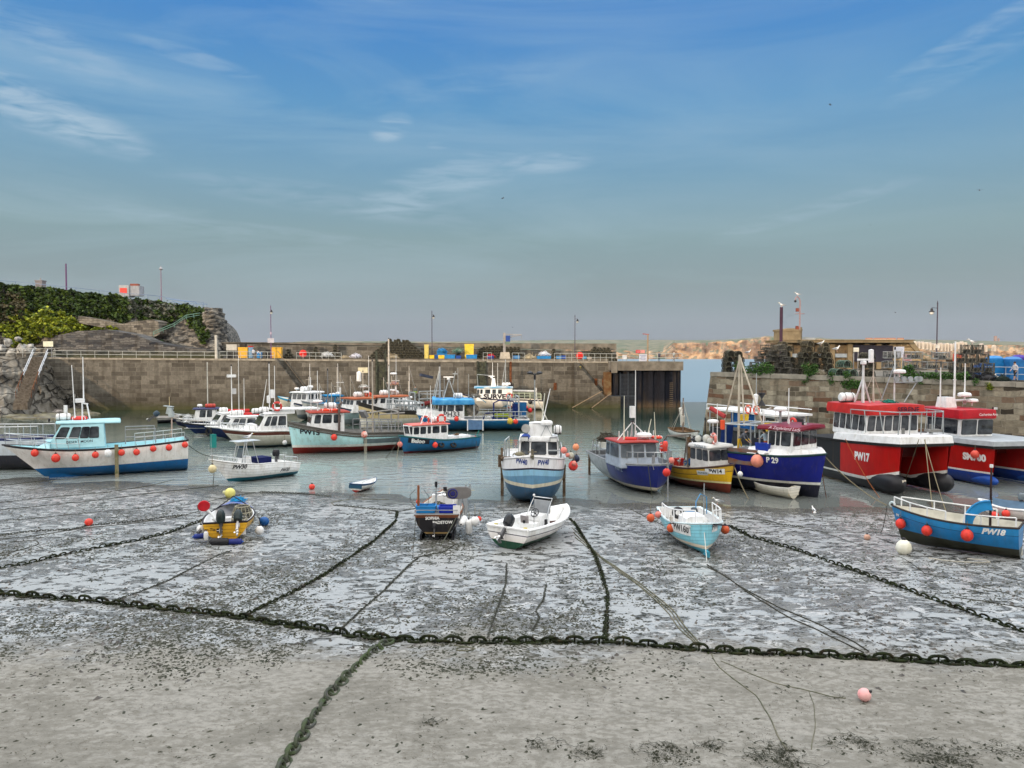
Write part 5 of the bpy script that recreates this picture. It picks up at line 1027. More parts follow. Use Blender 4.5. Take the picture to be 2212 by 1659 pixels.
# ---- blue clinker boat at the right edge (PW18)
Of=G(1950,1172); Oa=G(2175,1203); F=Fr(None,None,Of=Of,Oa=Oa,lift=Oa.z); nr=F.near
o=boat('open_boat','bright blue open boat lettered PW18 with white pipe rails lying on the mud',F,'open boat')
xs=F.side(2206,1148)[0]; xb=F.side(1925,1092)[0]; z0=F.side(2190,1141,.9*nr)[1]; z1=F.side(1925,1090)[1]; zm=F.side(2090,1132,1.15*nr)[1]
K=Hull(o,F,xs,xb,2.3,z0,zm-.02,z1,[('d',.05,(.03,.03,.03)),('d',.34,(.02,.22,.50)),('d',.36,(.005,.03,.07)),('z',.50,(.015,.19,.46)),('z',-9,(.035,.038,.025))],k=.03,rake=.5,kb=.15,g0=.6,g1=.6,tw=.7,mid=.45,clink=.0,zmid=.3)
K.rim(.045,mat((.05,.04,.035),.6)); K.deck(.42,m=mat((.42,.4,.34),.8),inner=mat((.6,.58,.5),.6))
K.text('PW18',2145,1149.5,.34,LETW,shear=.25,bold=.05,sx=.95); K.text('PW',1940,1113,.2,LETW,shear=.1,bold=.03,sx=.6)
for sd,q0,q1 in ((nr,.52,.97),(-nr,.2,.93),(nr,.02,.38)): K.rail(q0,q1,.42,3,inset=.06,m=WHITE,r=.032,sides=(sd,))
bl(lambda b:b.torus((xb-.05,0,z1+.02),.1,.05,(0,1,0),14,8),'bow_roller',mat((.5,.6,.62),.5),o)
xg=F.side(2100,1115)[0]
def arch(b):
    for sd in (nr,):
        P=[];Q=[]
        for i in range(9): t=i/8*PI/2; P.append(V((xg+.15-.95*(1-math.cos(t)),sd*.95,zm-.05+1.1*math.sin(t)))); Q.append(V((xg+.15-.95*(1-math.cos(t))-.32*math.cos(t*.8),sd*.95,zm-.05+1.1*math.sin(t)-.38*math.sin(t))))
        b.grid([P,Q]); b.grid([[p+V((0,-.05*sd,0)) for p in P],[p+V((0,-.05*sd,0)) for p in Q]]); b.tube(P,.05,6)
bl(arch,'shelter_arch',mat((.02,.25,.55),.4),o); xm=F.side(2143,1130)[0]
mast(o,xm,.5*nr,zm-.3,2.75,.055,lights=False,m=mat((.04,.025,.025),.6)); bl(lambda b:b.tube([(xm,.5*nr,zm+2.42),(xm,.5*nr,zm+2.55)],.07,8),'mast_cap',WHITE,o)
for i,(px,py) in enumerate(((1945.5,1131.5),(2002,1146.5),(2089,1156.5))):
    x=F.side(px,py,1.2*nr)[0]; fender(F,px,py,(K.yat(x,.8)+.2)*nr,.225 if i<2 else .25,'red ball fender on the bright blue boat, '+['nearest its bow','middle one of three','nearest the number'][i],group='fenders along the bright blue boat',rope=.3)
g_=gfender(1952,1197,.33,'large white mooring ball with a greenish underside beside the blue boat\'s bow',mat((.72,.71,.63),.5,c2=(.6,.58,.45)))
g_.name='mooring_buoy'; g_['category']='buoy'
# ---- tender behind it with a blue cover
Of=onz(2128,1118,.1); Oa=onz(2235,1128,.1); F=Fr(None,None,Of=Of,Oa=Oa,lift=.1); nr=F.near
o=boat('tender','small white tender under a grey-blue cover at the right edge behind the blue open boat',F,'tender'); K=Hull(o,F,-.3,F.L+.3,1.7,.75,.7,.95,[('z',.2,(.75,.7,.68)),('z',-9,(.25,.1,.08))],rake=.5,tw=.9); K.rim(.07,WHITE)
cb=MB(); cb.grid([[V((K.pt(q,1,1).x,K.hb(q)*k,K.zs(q)+.03+.3*(1-k*k))) for k in (-1,-.5,0,.5,1)] for q in [.02+.13*i for i in range(7)]]); cb.build('cover',mat((.07,.12,.18),.7,bump=.5,bs=3),o); outboard(o,.6,0,1.1,0,.6,m=mat((.15,.18,.2),.5),prop=False)
for i,(px,py) in enumerate(((2149,1113.5),(2173,1110))): fender(F,px,py,.95*nr,.2,'red ball fender on the covered white tender, '+['left','right']['01'.index(str(i))]+' one',rope=.1,group='fenders on the covered tender')
# ---- big blue and white boat on legs, bow-on (PW40)
F=Fr(None,None,Of=(1.15,43.6,0),Oa=(1.5,52.3,0)); o=boat('fishing_boat','white and light blue fishing boat lettered PW40 standing on legs, bow towards the viewer',F)
xb=F.L
K=Hull(o,F,0,xb,3.95,2.35,2.45,2.98,[('d',.62,(.78,.78,.80)),('d',.72,(.02,.015,.04)),('d',1.05,(.26,.50,.68)),('z',1.33,(.12,.27,.42)),('z',1.12,(.62,.58,.45)),('z',-9,(.03,.09,.17))],rake=.5,kb=.95,g0=.8,g1=.75,flare=.0,tw=.9,mid=.45,ent=3.4,ks=.5,e0=.36,e1=.3)
K.rim(.06,mat((.6,.6,.6),.5)); K.deck(.12,m=mat((.6,.6,.6),.5),inner=WHITE)
bl(lambda b:b.box((4,0,.4),(7,.25,.8),tp=.95),'keel',mat((.02,.06,.12),.6),o)
for s in (1,-1): bl(lambda b:(b.box((4.6,s*1.93,.75),(.3,.18,2.3)),b.box((4.6,s*1.85,1.5),(.5,.3,.9),tp=1.2),b.box((4.6,s*1.95,-.35),(.4,.3,.08))),'beaching_leg',POST,o)
K.ftext('PW40',1126,997.5,.43,LETBL,xo=xb-.5,bold=.03,shear=.2,sx=.78,rot=-.05); K.ftext('PW40',1174,999.5,.43,LETBL,xo=xb-.5,bold=.03,shear=.0,sx=.78,rot=-.03)
xh=xb-3.0; a=F.front(1119,985,xh); b_=F.front(1208,985,xh); z1=F.front(1160,955,xh)[1]; yc=(a[0]+b_[0])/2; w=abs(a[0]-b_[0])/2
h=house(o,xh-2.4,xh,2.4,z1,w,w-.06,rk=.2,side=[(.1,.45),(.55,.9)],front=[(.06,.26),(.32,.68),(.745,.955)],y0=yc,m=WHITE,rover=(.1,.1,.03),rth=.25,winh=(.30,.97))
zr_=z1+.3; y_,z_=F.front(1163,953.5,xh); writing('FRELLIE',.22,basis((xh-.1,y_,z1+.14),(0,1,0),(0,0,1)),mat((.35,.45,.6),.5),h,bold=.0,sx=1.1,off=-.03)
house(o,xh-1.5,xh-.6,zr_-.05,zr_+.75,.75,.7,rk=.1,y0=yc+.1,name='flybridge_locker',rover=(0,0,0),rth=.05)
for px,py in ((1133,948),(1196,950)): y_,z_=F.front(px,py,xh+.05); flood(o,xh+.05,y_,z_,(1,0,-.1),.28)
y_,z_=F.front(1136,925.5,xh-.2); bl(lambda b:b.lathe([(.05,-.25),(.2,-.15),(.27,.05),(.27,.08)],(xh-.2,y_,z_),16,(1,0,0)),'searchlight',mat((.5,.5,.48),.3,.3),o); bl(lambda b:b.ball((xh-.3,y_,z_-.55),.3,10,.8),'blue_bag',mat((.02,.06,.3),.5),o)
y_,z_=F.front(1180.5,914,xh-.6); dome(o,xh-.6,y_,z_-.1,.38,.28); pipes(o,[[(xh-.6,y_,z_-.1),(xh-.6+.3*c,y_+.35*s,zr_)] for c,s in ((1,1),(1,-1),(-1,0))],.025,GALV,'radar_tripod')
y_,z_=F.front(1204.5,929,xh-.9); raft(o,xh-.9,y_,z_-.25,.5,.28,'y')
y_,z_=F.front(1155,940,xh-1.6); m1=mast(o,xh-1.6,y_,zr_-.2,F.front(1155,808,xh-1.6)[1]-zr_+.2,.05,lights=False,m=GALV)
zt_=F.front(1155,808,xh-1.6)[1]; bl(lambda b:(b.tube([(xh-1.6,y_-.25,zt_),(xh-1.6,y_+.25,zt_)],.04,5),b.lathe([(.05,0),(.18,.05),(.2,.12),(.03,.2)],(xh-1.6,y_+.3,zt_-.02)),b.lathe([(.05,0),(.18,.05),(.2,.12),(.03,.2)],(xh-1.6,y_-.3,zt_-.02)),b.lathe([(.07,-.35),(.07,-.05)],(xh-1.6,y_,zt_))),'masthead_lights',BLACK,m1)
whip(o,xh-1.4,F.front(1168,940,xh-1.4)[0],zr_,2.6,.04,ty=.25,m=mat((.6,.6,.5),.5)); whip(o,xh-1.2,F.front(1166,940,xh-1.2)[0],zr_,2.9,.035,ty=.65); pipes(o,[[(xh-1.8,F.front(1155,850,xh-1.8)[0],F.front(1155,850,xh-1.8)[1]),(xh-2,F.front(1186,915,xh-2)[0],F.front(1186,915,xh-2)[1])]],.035,mat((.6,.58,.5),.5),'boom')
pipes(o,[[(xh+.1,-1.75,2.4),(xh+.1,-1.7,3.6),(xh-1.2,-1.5,3.7),(xh-1.2,-1.5,2.4)],[(xh-.3,-1.72,2.4),(xh-.3,-1.7,3.6)],[(xh,-1.62,2.4),(xh,-1.55,3.5)]],.045,GALV,'rail_frame')
pipes(o,[[(xh+.2,1.7,2.4),(xh+.2,1.75,3.1),(xh+.0,1.7,3.35),(xh-.6,1.7,3.4),(xh-1,1.7,2.4)],[(xh+.2,.9,3.0),(xh+.2,1.75,3.0)]],.045,GALV,'rail_frame')
bl(lambda b:(b.tube([(xb-.4,0,2.9),(xb-.4,0,3.35)],.07,8),b.tube([(xb-.4,-.25,3.2),(xb-.4,.25,3.2)],.04,6),b.box((xb-.15,0,2.98),(.6,.22,.12))),'anchor_post',mat((.16,.14,.1),.8),o); pile(o,xb-1.7,-.8,2.85,.35,mat((.2,.18,.12),.8),30)
bl(lambda b:(b.box((xb-2.2,-1.6,2.62),(.5,.6,.1)),b.tube([(xb-2.4,-1.85,2.4),(xb-2.4,-1.85,3.2)],.08,5),b.tube([(xb-2.6,-2.0,2.0),(xb-2.6,-2.0,2.75)],.1,5)),'timber_fittings',POST,o)
RNX=xb-2.4
for px,py,r,l,mm in ((1218,973,.2,'dull red ball fender high on the right side of the big blue and white boat',PINKF),(1226,983,.13,'small pink float among the fenders of the big blue and white boat',PINKF),(1244,966,.2,'orange-pink ball fender, top right of the big blue and white boat\'s cluster',mat((.8,.3,.15),.5)),(1233,984,.2,'greyish white ball fender in the big blue and white boat\'s cluster',mat((.55,.54,.45),.6)),(1245,991,.21,'black ball fender in the big blue and white boat\'s cluster',mat((.015,.025,.06),.5)),(1240,1001,.15,'pale red float just above the biggest fender of the blue and white boat',PINKF),(1238,1006.5,.29,'biggest red ball fender, lowest at the blue and white boat\'s side',mat((.75,.06,.05),.4))):
    fender(F,px,py,0,r,l,m=mm,xo=RNX+random.uniform(-.3,.2),rope=.3,group='fender cluster beside the big blue and white boat')
# ---- grey and blue boat, bow-on to the right (PW12)
F=Fr((1412,1068),(1318,1022)); nr=F.near
o=boat('fishing_boat','dark blue and grey fishing boat lettered PW12 with a red-rimmed wheelhouse roof',F)
xb=F.L+1.0; xs=-.3; z1=F.front(1400,1003,F.L+.8)[1]
K=Hull(o,F,xs,xb,3.9,z1-.35,z1-.3,z1,[('d',.1,(.42,.46,.5)),('z',.5,(.012,.02,.16)),('z',.27,(.55,.5,.4)),('z',-9,(.02,.02,.025))],k=.0,rake=.6,kb=.3,g0=.75,g1=.75,tw=.9,mid=.5,ent=3.6,flare=0,ks=.5,e0=.5,e1=.5)
bl(lambda b:b.grid([[K.pt(q,t,-1)+V((0,-.012,0)) for t in [.42+.58*i/8 for i in range(9)]] for q in [.0+.045*j for j in range(13)]]),'bare_side_panel',mat((.33,.36,.37),.5,c2=(.22,.24,.25)),K.o)
K.rim(.06,GREY); K.deck(.3,m=GREY,inner=GREY); bl(lambda b:b.box((xs+2.6,0,.3),(4.4,.3,.7)),'keel',BLACK,o)
K.text('PW12',1336,1012.5,.42,mat((.4,.5,.6),.5),sx=.85,bold=.01,rot=-.05)
xh=F.L-.7; z0h=z1-.45; zt_=F.front(1380,958,xh)[1]; yc=F.front(1382,985,xh)[0]
xa_=xh-2.8
h=house(o,xa_,xh,z0h,zt_,1.42,1.35,y0=yc,taper=.08,rk=.3,side=[(.06,.3),(.36,.94)],front=[(.03,.31),(.36,.64),(.69,.97)],m=mat((.36,.42,.50),.45),roof=mat((.35,.03,.02),.5),rover=(.3,.1,.1),rth=.1,winh=(.42,.94),gl=GLASSL,fr=GALV)
zr_=zt_+.13; dome(o,xh-1.1,-.0,zr_+.15,.5,.3); buoy_ring(o,xh-1.3,.95,zr_+.1,(0,0,1),.3,.09); bl(lambda b:(b.tube([(xh-1.0,-1.3,zr_+.08),(xh-.6,-.7,zr_+.08)],.13,8)),'red_roll',mat((.6,.03,.02),.5),o)
xm=xh-1.3; y_,z_=F.front(1366,908,xm); mt=mast(o,xm,y_,zr_,z_-zr_,.05,m=GALV,lights=False); pipes(mt,[[(xm,y_,z_-.1),(xm+s*.3,y_+k,zr_)] for s,k in ((1,-1.1),(1,1.1),(-1,0))],.035,WHITE,'mast_leg',n=5) 
for q_ in mt.children: q_.parent=mt
bl(lambda b:b.box((xm,y_,z_+.55),(.3,.3,.75)),'radar_reflector',WHITE,mt); pile(mt,xm,y_,z_-.1,.2,BLACK,12,name='light_cluster'); whip(o,xm,F.front(1372,945,xm)[0],zr_,F.front(1372,800,xm)[1]-zr_,.03)
for px,pt_,tx in ((1348,855,.0),(1397,905,.3),(1416,890,-.1)): a=F.front(px,950,xm+.3); whip(o,xm+.3,a[0],zr_,F.front(px,pt_,xm+.3)[1]-zr_,.03,ty=tx,m=mat((.65,.62,.5),.5))
bl(lambda b:[b.tube([(xh-2.3,-1.3+.3*i,zr_),(xh-2.3,-1.3+.3*i,zr_+.45)],.03,5) for i in range(9)],'rod_holders',WHITE,o)
K.rail(.52,.98,.75,6,inset=.1,r=.03,close=True); mast(o,xb-.5,-.25,z1-.1,.6,.09,lights=False,m=GREY)
fx,fz=F.side(1421,1045,-.4); bl(lambda b:b.tube([(xb+.1,.5,-.0),(xb+.1,.5,z1+1.1)],.05,6),'bow_pole',GREY,o)
pile(o,xs+1.2,-.5,z1+.45,.85,mat((.03,.028,.022),.9,c2=(.09,.08,.06)),90); pile(o,xs+2.6,.4,z1+.35,.8,mat((.03,.028,.022),.9,c2=(.09,.08,.06)),70); bl(lambda b:(b.box((xs+1.8,-.4,z1+.1),(2.6,2.0,.1)),[b.tube([(xs+.6+.9*i,-1.5,z1-.5),(xs+.6+.9*i,-1.4,z1+.5)],.05,5) for i in range(3)]),'stern_gantry',GALV,o); crate(o,xs+2.2,-1.2,z1+.15,(.6,.4,.35),mat((.5,.5,.45),.6))
for s in (-1,1): bl(lambda b:(b.box((.5,s*1.75,.55),(.16,.14,1.9))),'beaching_leg',POST,o)
K.F=F; writing('GYMA',.2,basis(F.side(1365,998,-1.3)[:1]+(-1.75,z1-.28),(1,0,0),(0,0,1)),mat((.1,.12,.16),.5),o,off=0) if False else None
fender(F,1440,1021,-.3,.24,'red ball fender under the bow of the dark blue and grey boat',m=mat((.6,.03,.02),.4),rope=.35)
fender(F,1437,965,.9,.17,'faded red oval fender at the far rail of the dark blue and grey boat',m=mat((.65,.06,.04),.45),rope=.2,kind_='tube')
fender(F,1450,995,1.1,.2,'pink ball fender between the dark blue boat and the yellow one',m=PINKF,rope=.2)
# ---- yellow trawler (PW14)
F=Fr((1573,1067),(1458,1040)); nr=F.near
o=boat('fishing_boat','yellow wooden fishing boat lettered PW14 with a small white wheelhouse near its bow',F)
xb=F.L+.45; xs=-.6; z1=F.side(1592,1005)[1]; zm=F.side(1495,1014,-1.2)[1]
YW=(.68,.40,.008)
K=Hull(o,F,xs,xb,3.0,zm+.05,zm,z1,[('d',.07,(.09,.06,.045)),('d',.38,(.55,.33,.03)),('d',.42,(.1,.06,.02)),('z',.62,YW),('z',.5,(.72,.66,.35)),('z',-9,(.16,.03,.015))],k=.03,rake=.3,kb=.1,g0=.8,g1=.6,tw=.6,mid=.45,ent=2.6,zmid=.35)
K.rim(.06,mat((.08,.05,.04),.7)); K.deck(.4,m=mat((.3,.25,.2),.8),inner=mat((.3,.27,.22),.8))
x,z=F.side(1550,1019,-1.2)
K.board(1544,1018.5,1.25,.36,rot=.05); K.text('PW14',1545,1018.5,.36,LETB,sx=.9,bold=.04,rot=.05); K.board(1517,1021.5,.75,.3,m=mat((.6,.62,.6),.5),rot=.05); K.text('FIONA II',1517,1021.5,.18,mat((.05,.12,.2),.5),bold=.02,rot=.05,sx=.9)
xh=F.side(1590,985,-.95)[0]-.45; xh=min(xh,xb-1.1); z0h=zm-.1; zt_=F.side(1540,972,-1)[1]
h=house(o,xh-1.9,xh,z0h,zt_,1.0,1.0,rk=.12,side=[(.05,.30),(.38,.66),(.71,.97)],front=[(.05,.48),(.52,.95)],winh=(.52,.93),rover=(.12,.1,.1),rth=.22,m=mat((.7,.7,.68),.5))
writing('FIONA II',.26,basis((xh-.75,-1.13,zt_+.1),(1,0,0),(0,0,1)),mat((.1,.15,.2),.5),h,off=0,sx=1.1,bold=.01)
zr_=zt_+.28
for i,(dx,dy,r) in enumerate(((-1.7,-.5,.22),(-1.1,-.3,.27),(-.5,-.5,.2))): bl(lambda b:b.ball((xh+dx,dy,zr_+r),r,12),'roof_float',mat((.5,.5,.45),.6,c2=(.35,.36,.33)),o)
buoy_ring(o,xh-.3,-.4,zr_+.35,(.3,1,0),.3,.09,m=PINKF); bl(lambda b:b.box((xh-.9,.2,zr_+.3),(.3,.2,.55)),'upper_rack',BLACK,o)
mast(o,xh-1.6,0,zr_,1.4,.05,m=BLACK); dome(o,xh-.85,0,zr_+1.3,.36,.22); pipes(o,[[(xh-.85,0,zr_),(xh-.85,0,zr_+1.1)]],.05,GALV,'radar_post'); bl(lambda b:(b.lathe([(.15,0),(.15,.6)],(xh-.4,.4,zr_+.9),10)),'orange_float',ORANGE,o)
whip(o,xh-.2,-.2,zr_,2.6,.02)
pipes(o,[[(xs+.3,s*1.0,zm-.2),(xs+.5,s*1.05,zm+1.3),(xs+1.0,s*1.0,zm+1.9)] for s in (1,-1)]+[[(xs+1.0,-1,zm+1.9),(xs+1.0,1,zm+1.9)],[(xs+1.0,-.9,zm+1.9),(xs+2.8,-.8,zm+2.0),(xs+3.0,-.8,zm)]],.06,mat((.16,.14,.12),.7),'gantry')
bl(lambda b:b.box((xs+2.3,.75,zm+.9),(1.7,.06,1.7)),'shelter_screen',WHITE,o); bl(lambda b:b.box((xs+1.1,.8,zm+.9),(.35,.06,1.7)),'varnished_door',WOOD,o)
pile(o,xs+2.6,-.1,zm+.1,.55,mat((.015,.10,.25),.8),50); crate(o,xs+1.5,-.4,zm-.1,(.5,.5,.5),mat((.5,.03,.02),.5)); buoy_ring(o,xs+.3,-.95,zm+1.0,(.6,1,0),.33,.09,m=mat((.6,.03,.02),.5))
pile(o,xs+2.9,.2,zr_-.1,.6,BLACK,40,name='black_net'); 
for px,py in ((1480,935),(1490,948)): pass
p=F.w(xs+2.2,-.9,zm+.1); gull('gull','gull standing in the well of the yellow fishing boat',p,F.rz-.4,.6)
fender(F,1599,1024,-.3,.16,'white ball fender at the bow of the yellow boat beside its second number board',m=WHITE,rope=.3)
# ================================================================ more boats: right-hand group
# ---- dark blue boat with maroon roof (P29)
F=Fr((1753,1040),(1604,1021),z=1.0); F.O.z=0; nr=F.near
o=boat('fishing_boat','dark blue fishing boat lettered P 29 with a white wheelhouse and maroon roof',F)
xb=F.L+.9; xs=-1.5; z1=F.side(1785,981)[1]; zm=F.side(1640,980,-1.6)[1]
MAR=mat((.20,.008,.025),.35)
K=Hull(o,F,xs,xb,4.1,z1-.25,z1-.2,z1,[('d',.08,(.02,.03,.03)),('z',1.0,(.006,.012,.20)),('z',.84,(.7,.7,.66)),('z',-9,(.012,.014,.03))],k=.0,rake=.5,kb=.05,g0=.7,g1=.6,flare=.25,tw=.95,mid=.5,ent=3.0)
K.rim(.07,mat((.02,.05,.05),.6)); K.deck(.15,m=WHITE,inner=WHITE,thick=.12)
cb=MB(); rows=[]
for i in range(12):
    q=.42+.575*i/11; w=K.hb(q); z=K.zs(q); x=K.pt(q,1,1).x; rows.append([V((x,w*k,z+(.02 if abs(k)==1 else .42*(1-.2*i/11)*min(1,max(0,(1-q)*9))))) for k in (-1,-.86,0,.86,1)])
cb.grid(rows); cb.build('raised_foredeck',WHITE,o)
K.text('P 29',1668,994.5,.5,LETW,bold=.04,sx=.85,rot=-.02)
xh=F.side(1775,960,-1.4)[0]-1.9; a=F.side(1658,968,-1.5)[0]; zt_=F.side(1665,928,-1.5)[1]
h=house(o,a,xh+.1,K.zs(.7)-.1,zt_,1.6,1.5,rk=-.05,side=[(.07,.30),(.36,.50),(.57,.92)],front=[(.04,.32),(.36,.64),(.68,.96)],winh=(.45,.93),roof=MAR,rover=(.5,.6,.25),rth=.24,rcam=.12,m=WHITE)
x0=(a+xh)/2; writing('A Zephyrland Lady',.3,basis((x0+.4,-1.82,zt_+.16),(1,0,0),(0,.4,1)),LETW,h,off=0,shear=.3,sx=.75) if False else None
writing('A Zephrland Lady',.3,basis((x0+.5,-1.80,zt_+.15),(1,0,-.02),(0,.35,1)),mat((.7,.55,.6),.5),h,off=.0,shear=.3,sx=.95,bold=.0)
zr_=zt_+.35; dome(o,x0-.6,-.3,zr_+.75,.42,.24); pipes(o,[[(x0-.6,-.3,zr_),(x0-.6,-.3,zr_+.75)]],.08,GALV,'radar_post'); pipes(o,[[(x0-1.4,-.9,zr_-.1),(x0-1.4,-.9,zr_+.8),(x0-.9,-.9,zr_+.95)],[(x0+.2,-.7,zr_),(x0+.2,-.7,zr_+.7),(x0-.1,-.7,zr_+.7)]],.035,WHITE,'roof_rail'); whip(o,x0-.1,-.2,zr_,2.2,.035); flood(o,x0+1.1,-.5,zr_+.05,(1,0,0),.22)
pipes(o,[[(a-.5,-1.6,zm),(a-.5,-1.6,zt_+.2),(a-3.0,-1.5,zt_+.15),(a-3.0,-1.5,zm)],[(a-.5,1.6,zm),(a-.5,1.6,zt_+.2),(a-3.0,1.5,zt_+.15),(a-3.0,1.5,zm)],[(a-3,-1.5,zt_+.15),(a-3,1.5,zt_+.15)],[(a-1.7,-1.55,zt_+.2),(a-1.7,1.55,zt_+.2)]],.06,GALV,'gantry')
mg=mast(o,a-2.6,-.6,zm,6.2,.09,m=mat((.5,.45,.36),.6),lights=False); pipes(mg,[[(a-2.6,-.6,zm+6.1),(a-.7,-.9,zt_+.2)],[(a-2.6,-.6,zm+5.9),(a-4.0,-.2,zt_)],[(a-2.5,-.6,zm+6),(a-2.2,-.6,zt_)]],.055,mat((.5,.45,.36),.6),'stay'); bl(lambda b:b.tube([(a-4.3,-1.3,zt_+1.1),(a-3.2,-1.3,zt_+.6)],.16,8),'furled_sail',mat((.35,.05,.05),.8),o)
K2=K
crate(o,a-.2,-1.6,zm+.2,(.9,.55,.5),mat((.01,.04,.35),.5)); crate(o,a-1.4,-1.3,zm-.1,(1,.7,.4),GREY); pile(o,a+.2,-1.75,zm,.35,mat((.5,.5,.48),.8),40); bl(lambda b:b.box((a-1.9,-1.93,zm-.25),(2.9,.12,1.0)),'side_plate',mat((.14,.13,.13),.6,c2=(.2,.08,.04)),o)
for dy in (-.4,-1.1): bl(lambda b:b.box((a-3.4,dy,zm+.9),(.35,.12,1.5),.3,.1),'hanging_oilskins',mat((.01,.03,.13),.7),o)
crate(o,a-2.6,0,zt_+.3,(.5,.4,.4),YEL)
fender(F,1635.5,996,-2.15,.39,'large salmon-pink ball fender at the side of the dark blue boat with the maroon roof',m=mat((.72,.26,.18),.45),rope=.3)
# people working on its deck
def person(label,p,rz,h=1.75,pose='stand',top=(.1,.1,.12),legs=(.05,.05,.07),skinc=(.45,.28,.2),hair=(.04,.03,.02),hat=None,bare=False,sleeve=None):
    """one continuous skinned body with face and fingers; clothing as fitted shells"""
    t=thing('person',label,'person',p,rz); k=h/1.75
    if pose=='bend': J=dict(pel=(0,0,.92),che=(.28,0,1.22),neck=(.42,0,1.38),head=(.52,0,1.50),la=(.36,.2,1.28),le=(.5,.27,1.02),lh=(.66,.2,.86),ra=(.36,-.2,1.28),re=(.5,-.27,1.02),rh=(.66,-.2,.86),lk=(.12,.14,.5),lf=(.0,.17,.07),rk=(.02,-.15,.5),rf=(-.08,-.18,.07))
    elif pose=='walk': J=dict(pel=(0,0,.93),che=(.03,0,1.30),neck=(.04,0,1.47),head=(.06,0,1.60),la=(.02,.2,1.4),le=(-.06,.27,1.13),lh=(.08,.25,.92),ra=(.02,-.2,1.4),re=(.06,-.27,1.13),rh=(.22,-.24,.98),lk=(.14,.1,.5),lf=(.18,.1,.07),rk=(-.04,-.1,.5),rf=(-.26,-.1,.12))
    elif pose=='lean': J=dict(pel=(0,0,.92),che=(.1,0,1.27),neck=(.17,0,1.43),head=(.22,0,1.56),la=(.14,.2,1.37),le=(.3,.24,1.16),lh=(.5,.2,1.1),ra=(.14,-.2,1.37),re=(.3,-.24,1.16),rh=(.5,-.2,1.1),lk=(-.05,.1,.5),lf=(-.14,.12,.07),rk=(.06,-.1,.5),rf=(.04,-.12,.07))
    else: J=dict(pel=(0,0,.93),che=(.0,0,1.29),neck=(0,0,1.47),head=(.02,0,1.61),la=(0,.2,1.4),le=(-.03,.26,1.12),lh=(.06,.25,.88),ra=(0,-.2,1.4),re=(-.03,-.26,1.12),rh=(.06,-.25,.88),lk=(.02,.1,.5),lf=(.0,.12,.07),rk=(.02,-.1,.5),rf=(.0,-.12,.07))
    J={a:V(b)*k for a,b in J.items()}
    vs=[];es=[];rs=[]
    def nd(p,r,par=None):
        vs.append(tuple(p)); rs.append(r*k); i=len(vs)-1
        if par is not None: es.append((par,i))
        return i
    pe=nd(J['pel'],.145); wa=nd(J['pel'].lerp(J['che'],.45),.12,pe); ch=nd(J['che'],.15,wa); nb=nd(J['neck'],.06,ch); hd=nd(J['head'],.085,nb); tp_=nd(J['head']+V((0,0,.1*k)),.075,hd); jw=nd(J['head']+V((.05,0,-.03))*k,.062,hd)
    for s,a in ((1,'l'),(-1,'r')):
        sh=nd(J[a+'a'],.062,ch); e=nd(J[a+'e'],.046,sh); w=nd(J[a+'h'],.030,e); d=(J[a+'h']-J[a+'e']).normalized(); pm=nd(J[a+'h']+d*.06*k,.034,w)
        sd=V((0,1,0)); 
        for f in range(4): b_=J[a+'h']+d*.09*k+sd*(f-1.5)*.021*k; c=nd(b_,.0095,pm); c2=nd(b_+d*.04*k+V((.012,0,-.008))*k,.009,c); nd(b_+(d*(.062+.008*(f in(1,2)))+V((.035,0,-.012)))*k,.0075,c2)
        c=nd(J[a+'h']+(d*.03+V((.035,0,0)))*k,.011,w); nd(J[a+'h']+(d*.06+V((.06,0,0)))*k,.009,c)
        hp=nd(J['pel']+V((0,s*.09,-.06))*k,.095,pe); kn=nd(J[a+'k'],.062,hp); an=nd(J[a+'f'],.042,kn); nd(J[a+'f']+V((.14,0,-.035))*k,.038,an)
    me=bpy.data.meshes.new('body'); me.from_pydata(vs,es,[]); ob=bpy.data.objects.new('body',me); col.objects.link(ob); ob.parent=t
    md=ob.modifiers.new('s','SKIN'); md.use_smooth_shade=True
    for v,r in zip(me.skin_vertices[0].data,rs): v.radius=(r,r)
    me.skin_vertices[0].data[0].use_root=True; sb=ob.modifiers.new('d','SUBSURF'); sb.levels=1; sb.render_levels=1
    m,tt,bb=newmat('clothed_body'); n=tt.nodes.new; l=tt.links.new; oc=n('ShaderNodeTexCoord')
    # clothes by region: legs below the waist, top above it, skin at head and hands
    sp=n('ShaderNodeSeparateXYZ'); l(oc.outputs['Object'],sp.inputs[0]); cur=None
    def rgb(c): x=n('ShaderNodeRGB'); x.outputs[0].default_value=(*c,1); return x.outputs[0]
    def near(c,p,r,cur):
        d=n('ShaderNodeVectorMath'); d.operation='DISTANCE'; l(oc.outputs['Object'],d.inputs[0]); d.inputs[1].default_value=p; q=n('ShaderNodeMath'); q.operation='LESS_THAN'; q.inputs[1].default_value=r; l(d.outputs['Value'],q.inputs[0]); x=n('ShaderNodeMixRGB'); l(q.outputs[0],x.inputs[0]); l(cur,x.inputs[1]); x.inputs[2].default_value=(*c,1); return x.outputs[0]
    q=n('ShaderNodeMath'); q.operation='GREATER_THAN'; q.inputs[1].default_value=J['pel'].z+.06*k; l(sp.outputs['Z'],q.inputs[0]); x=n('ShaderNodeMixRGB'); l(q.outputs[0],x.inputs[0]); x.inputs[1].default_value=(*legs,1); x.inputs[2].default_value=(*top,1); cur=x.outputs[0]
    cur=near(skinc,J['head'],.15*k,cur)
    for a in 'lr':
        cur=near(skinc,J[a+'h']+(J[a+'h']-J[a+'e']).normalized()*.07*k,.10*k,cur)
        if bare: cur=near(skinc,J[a+'k'].lerp(J[a+'f'],.6),.22*k,cur)
        cur=near((.03,.03,.03),J[a+'f']+V((.06,0,-.03))*k,.10*k,cur)
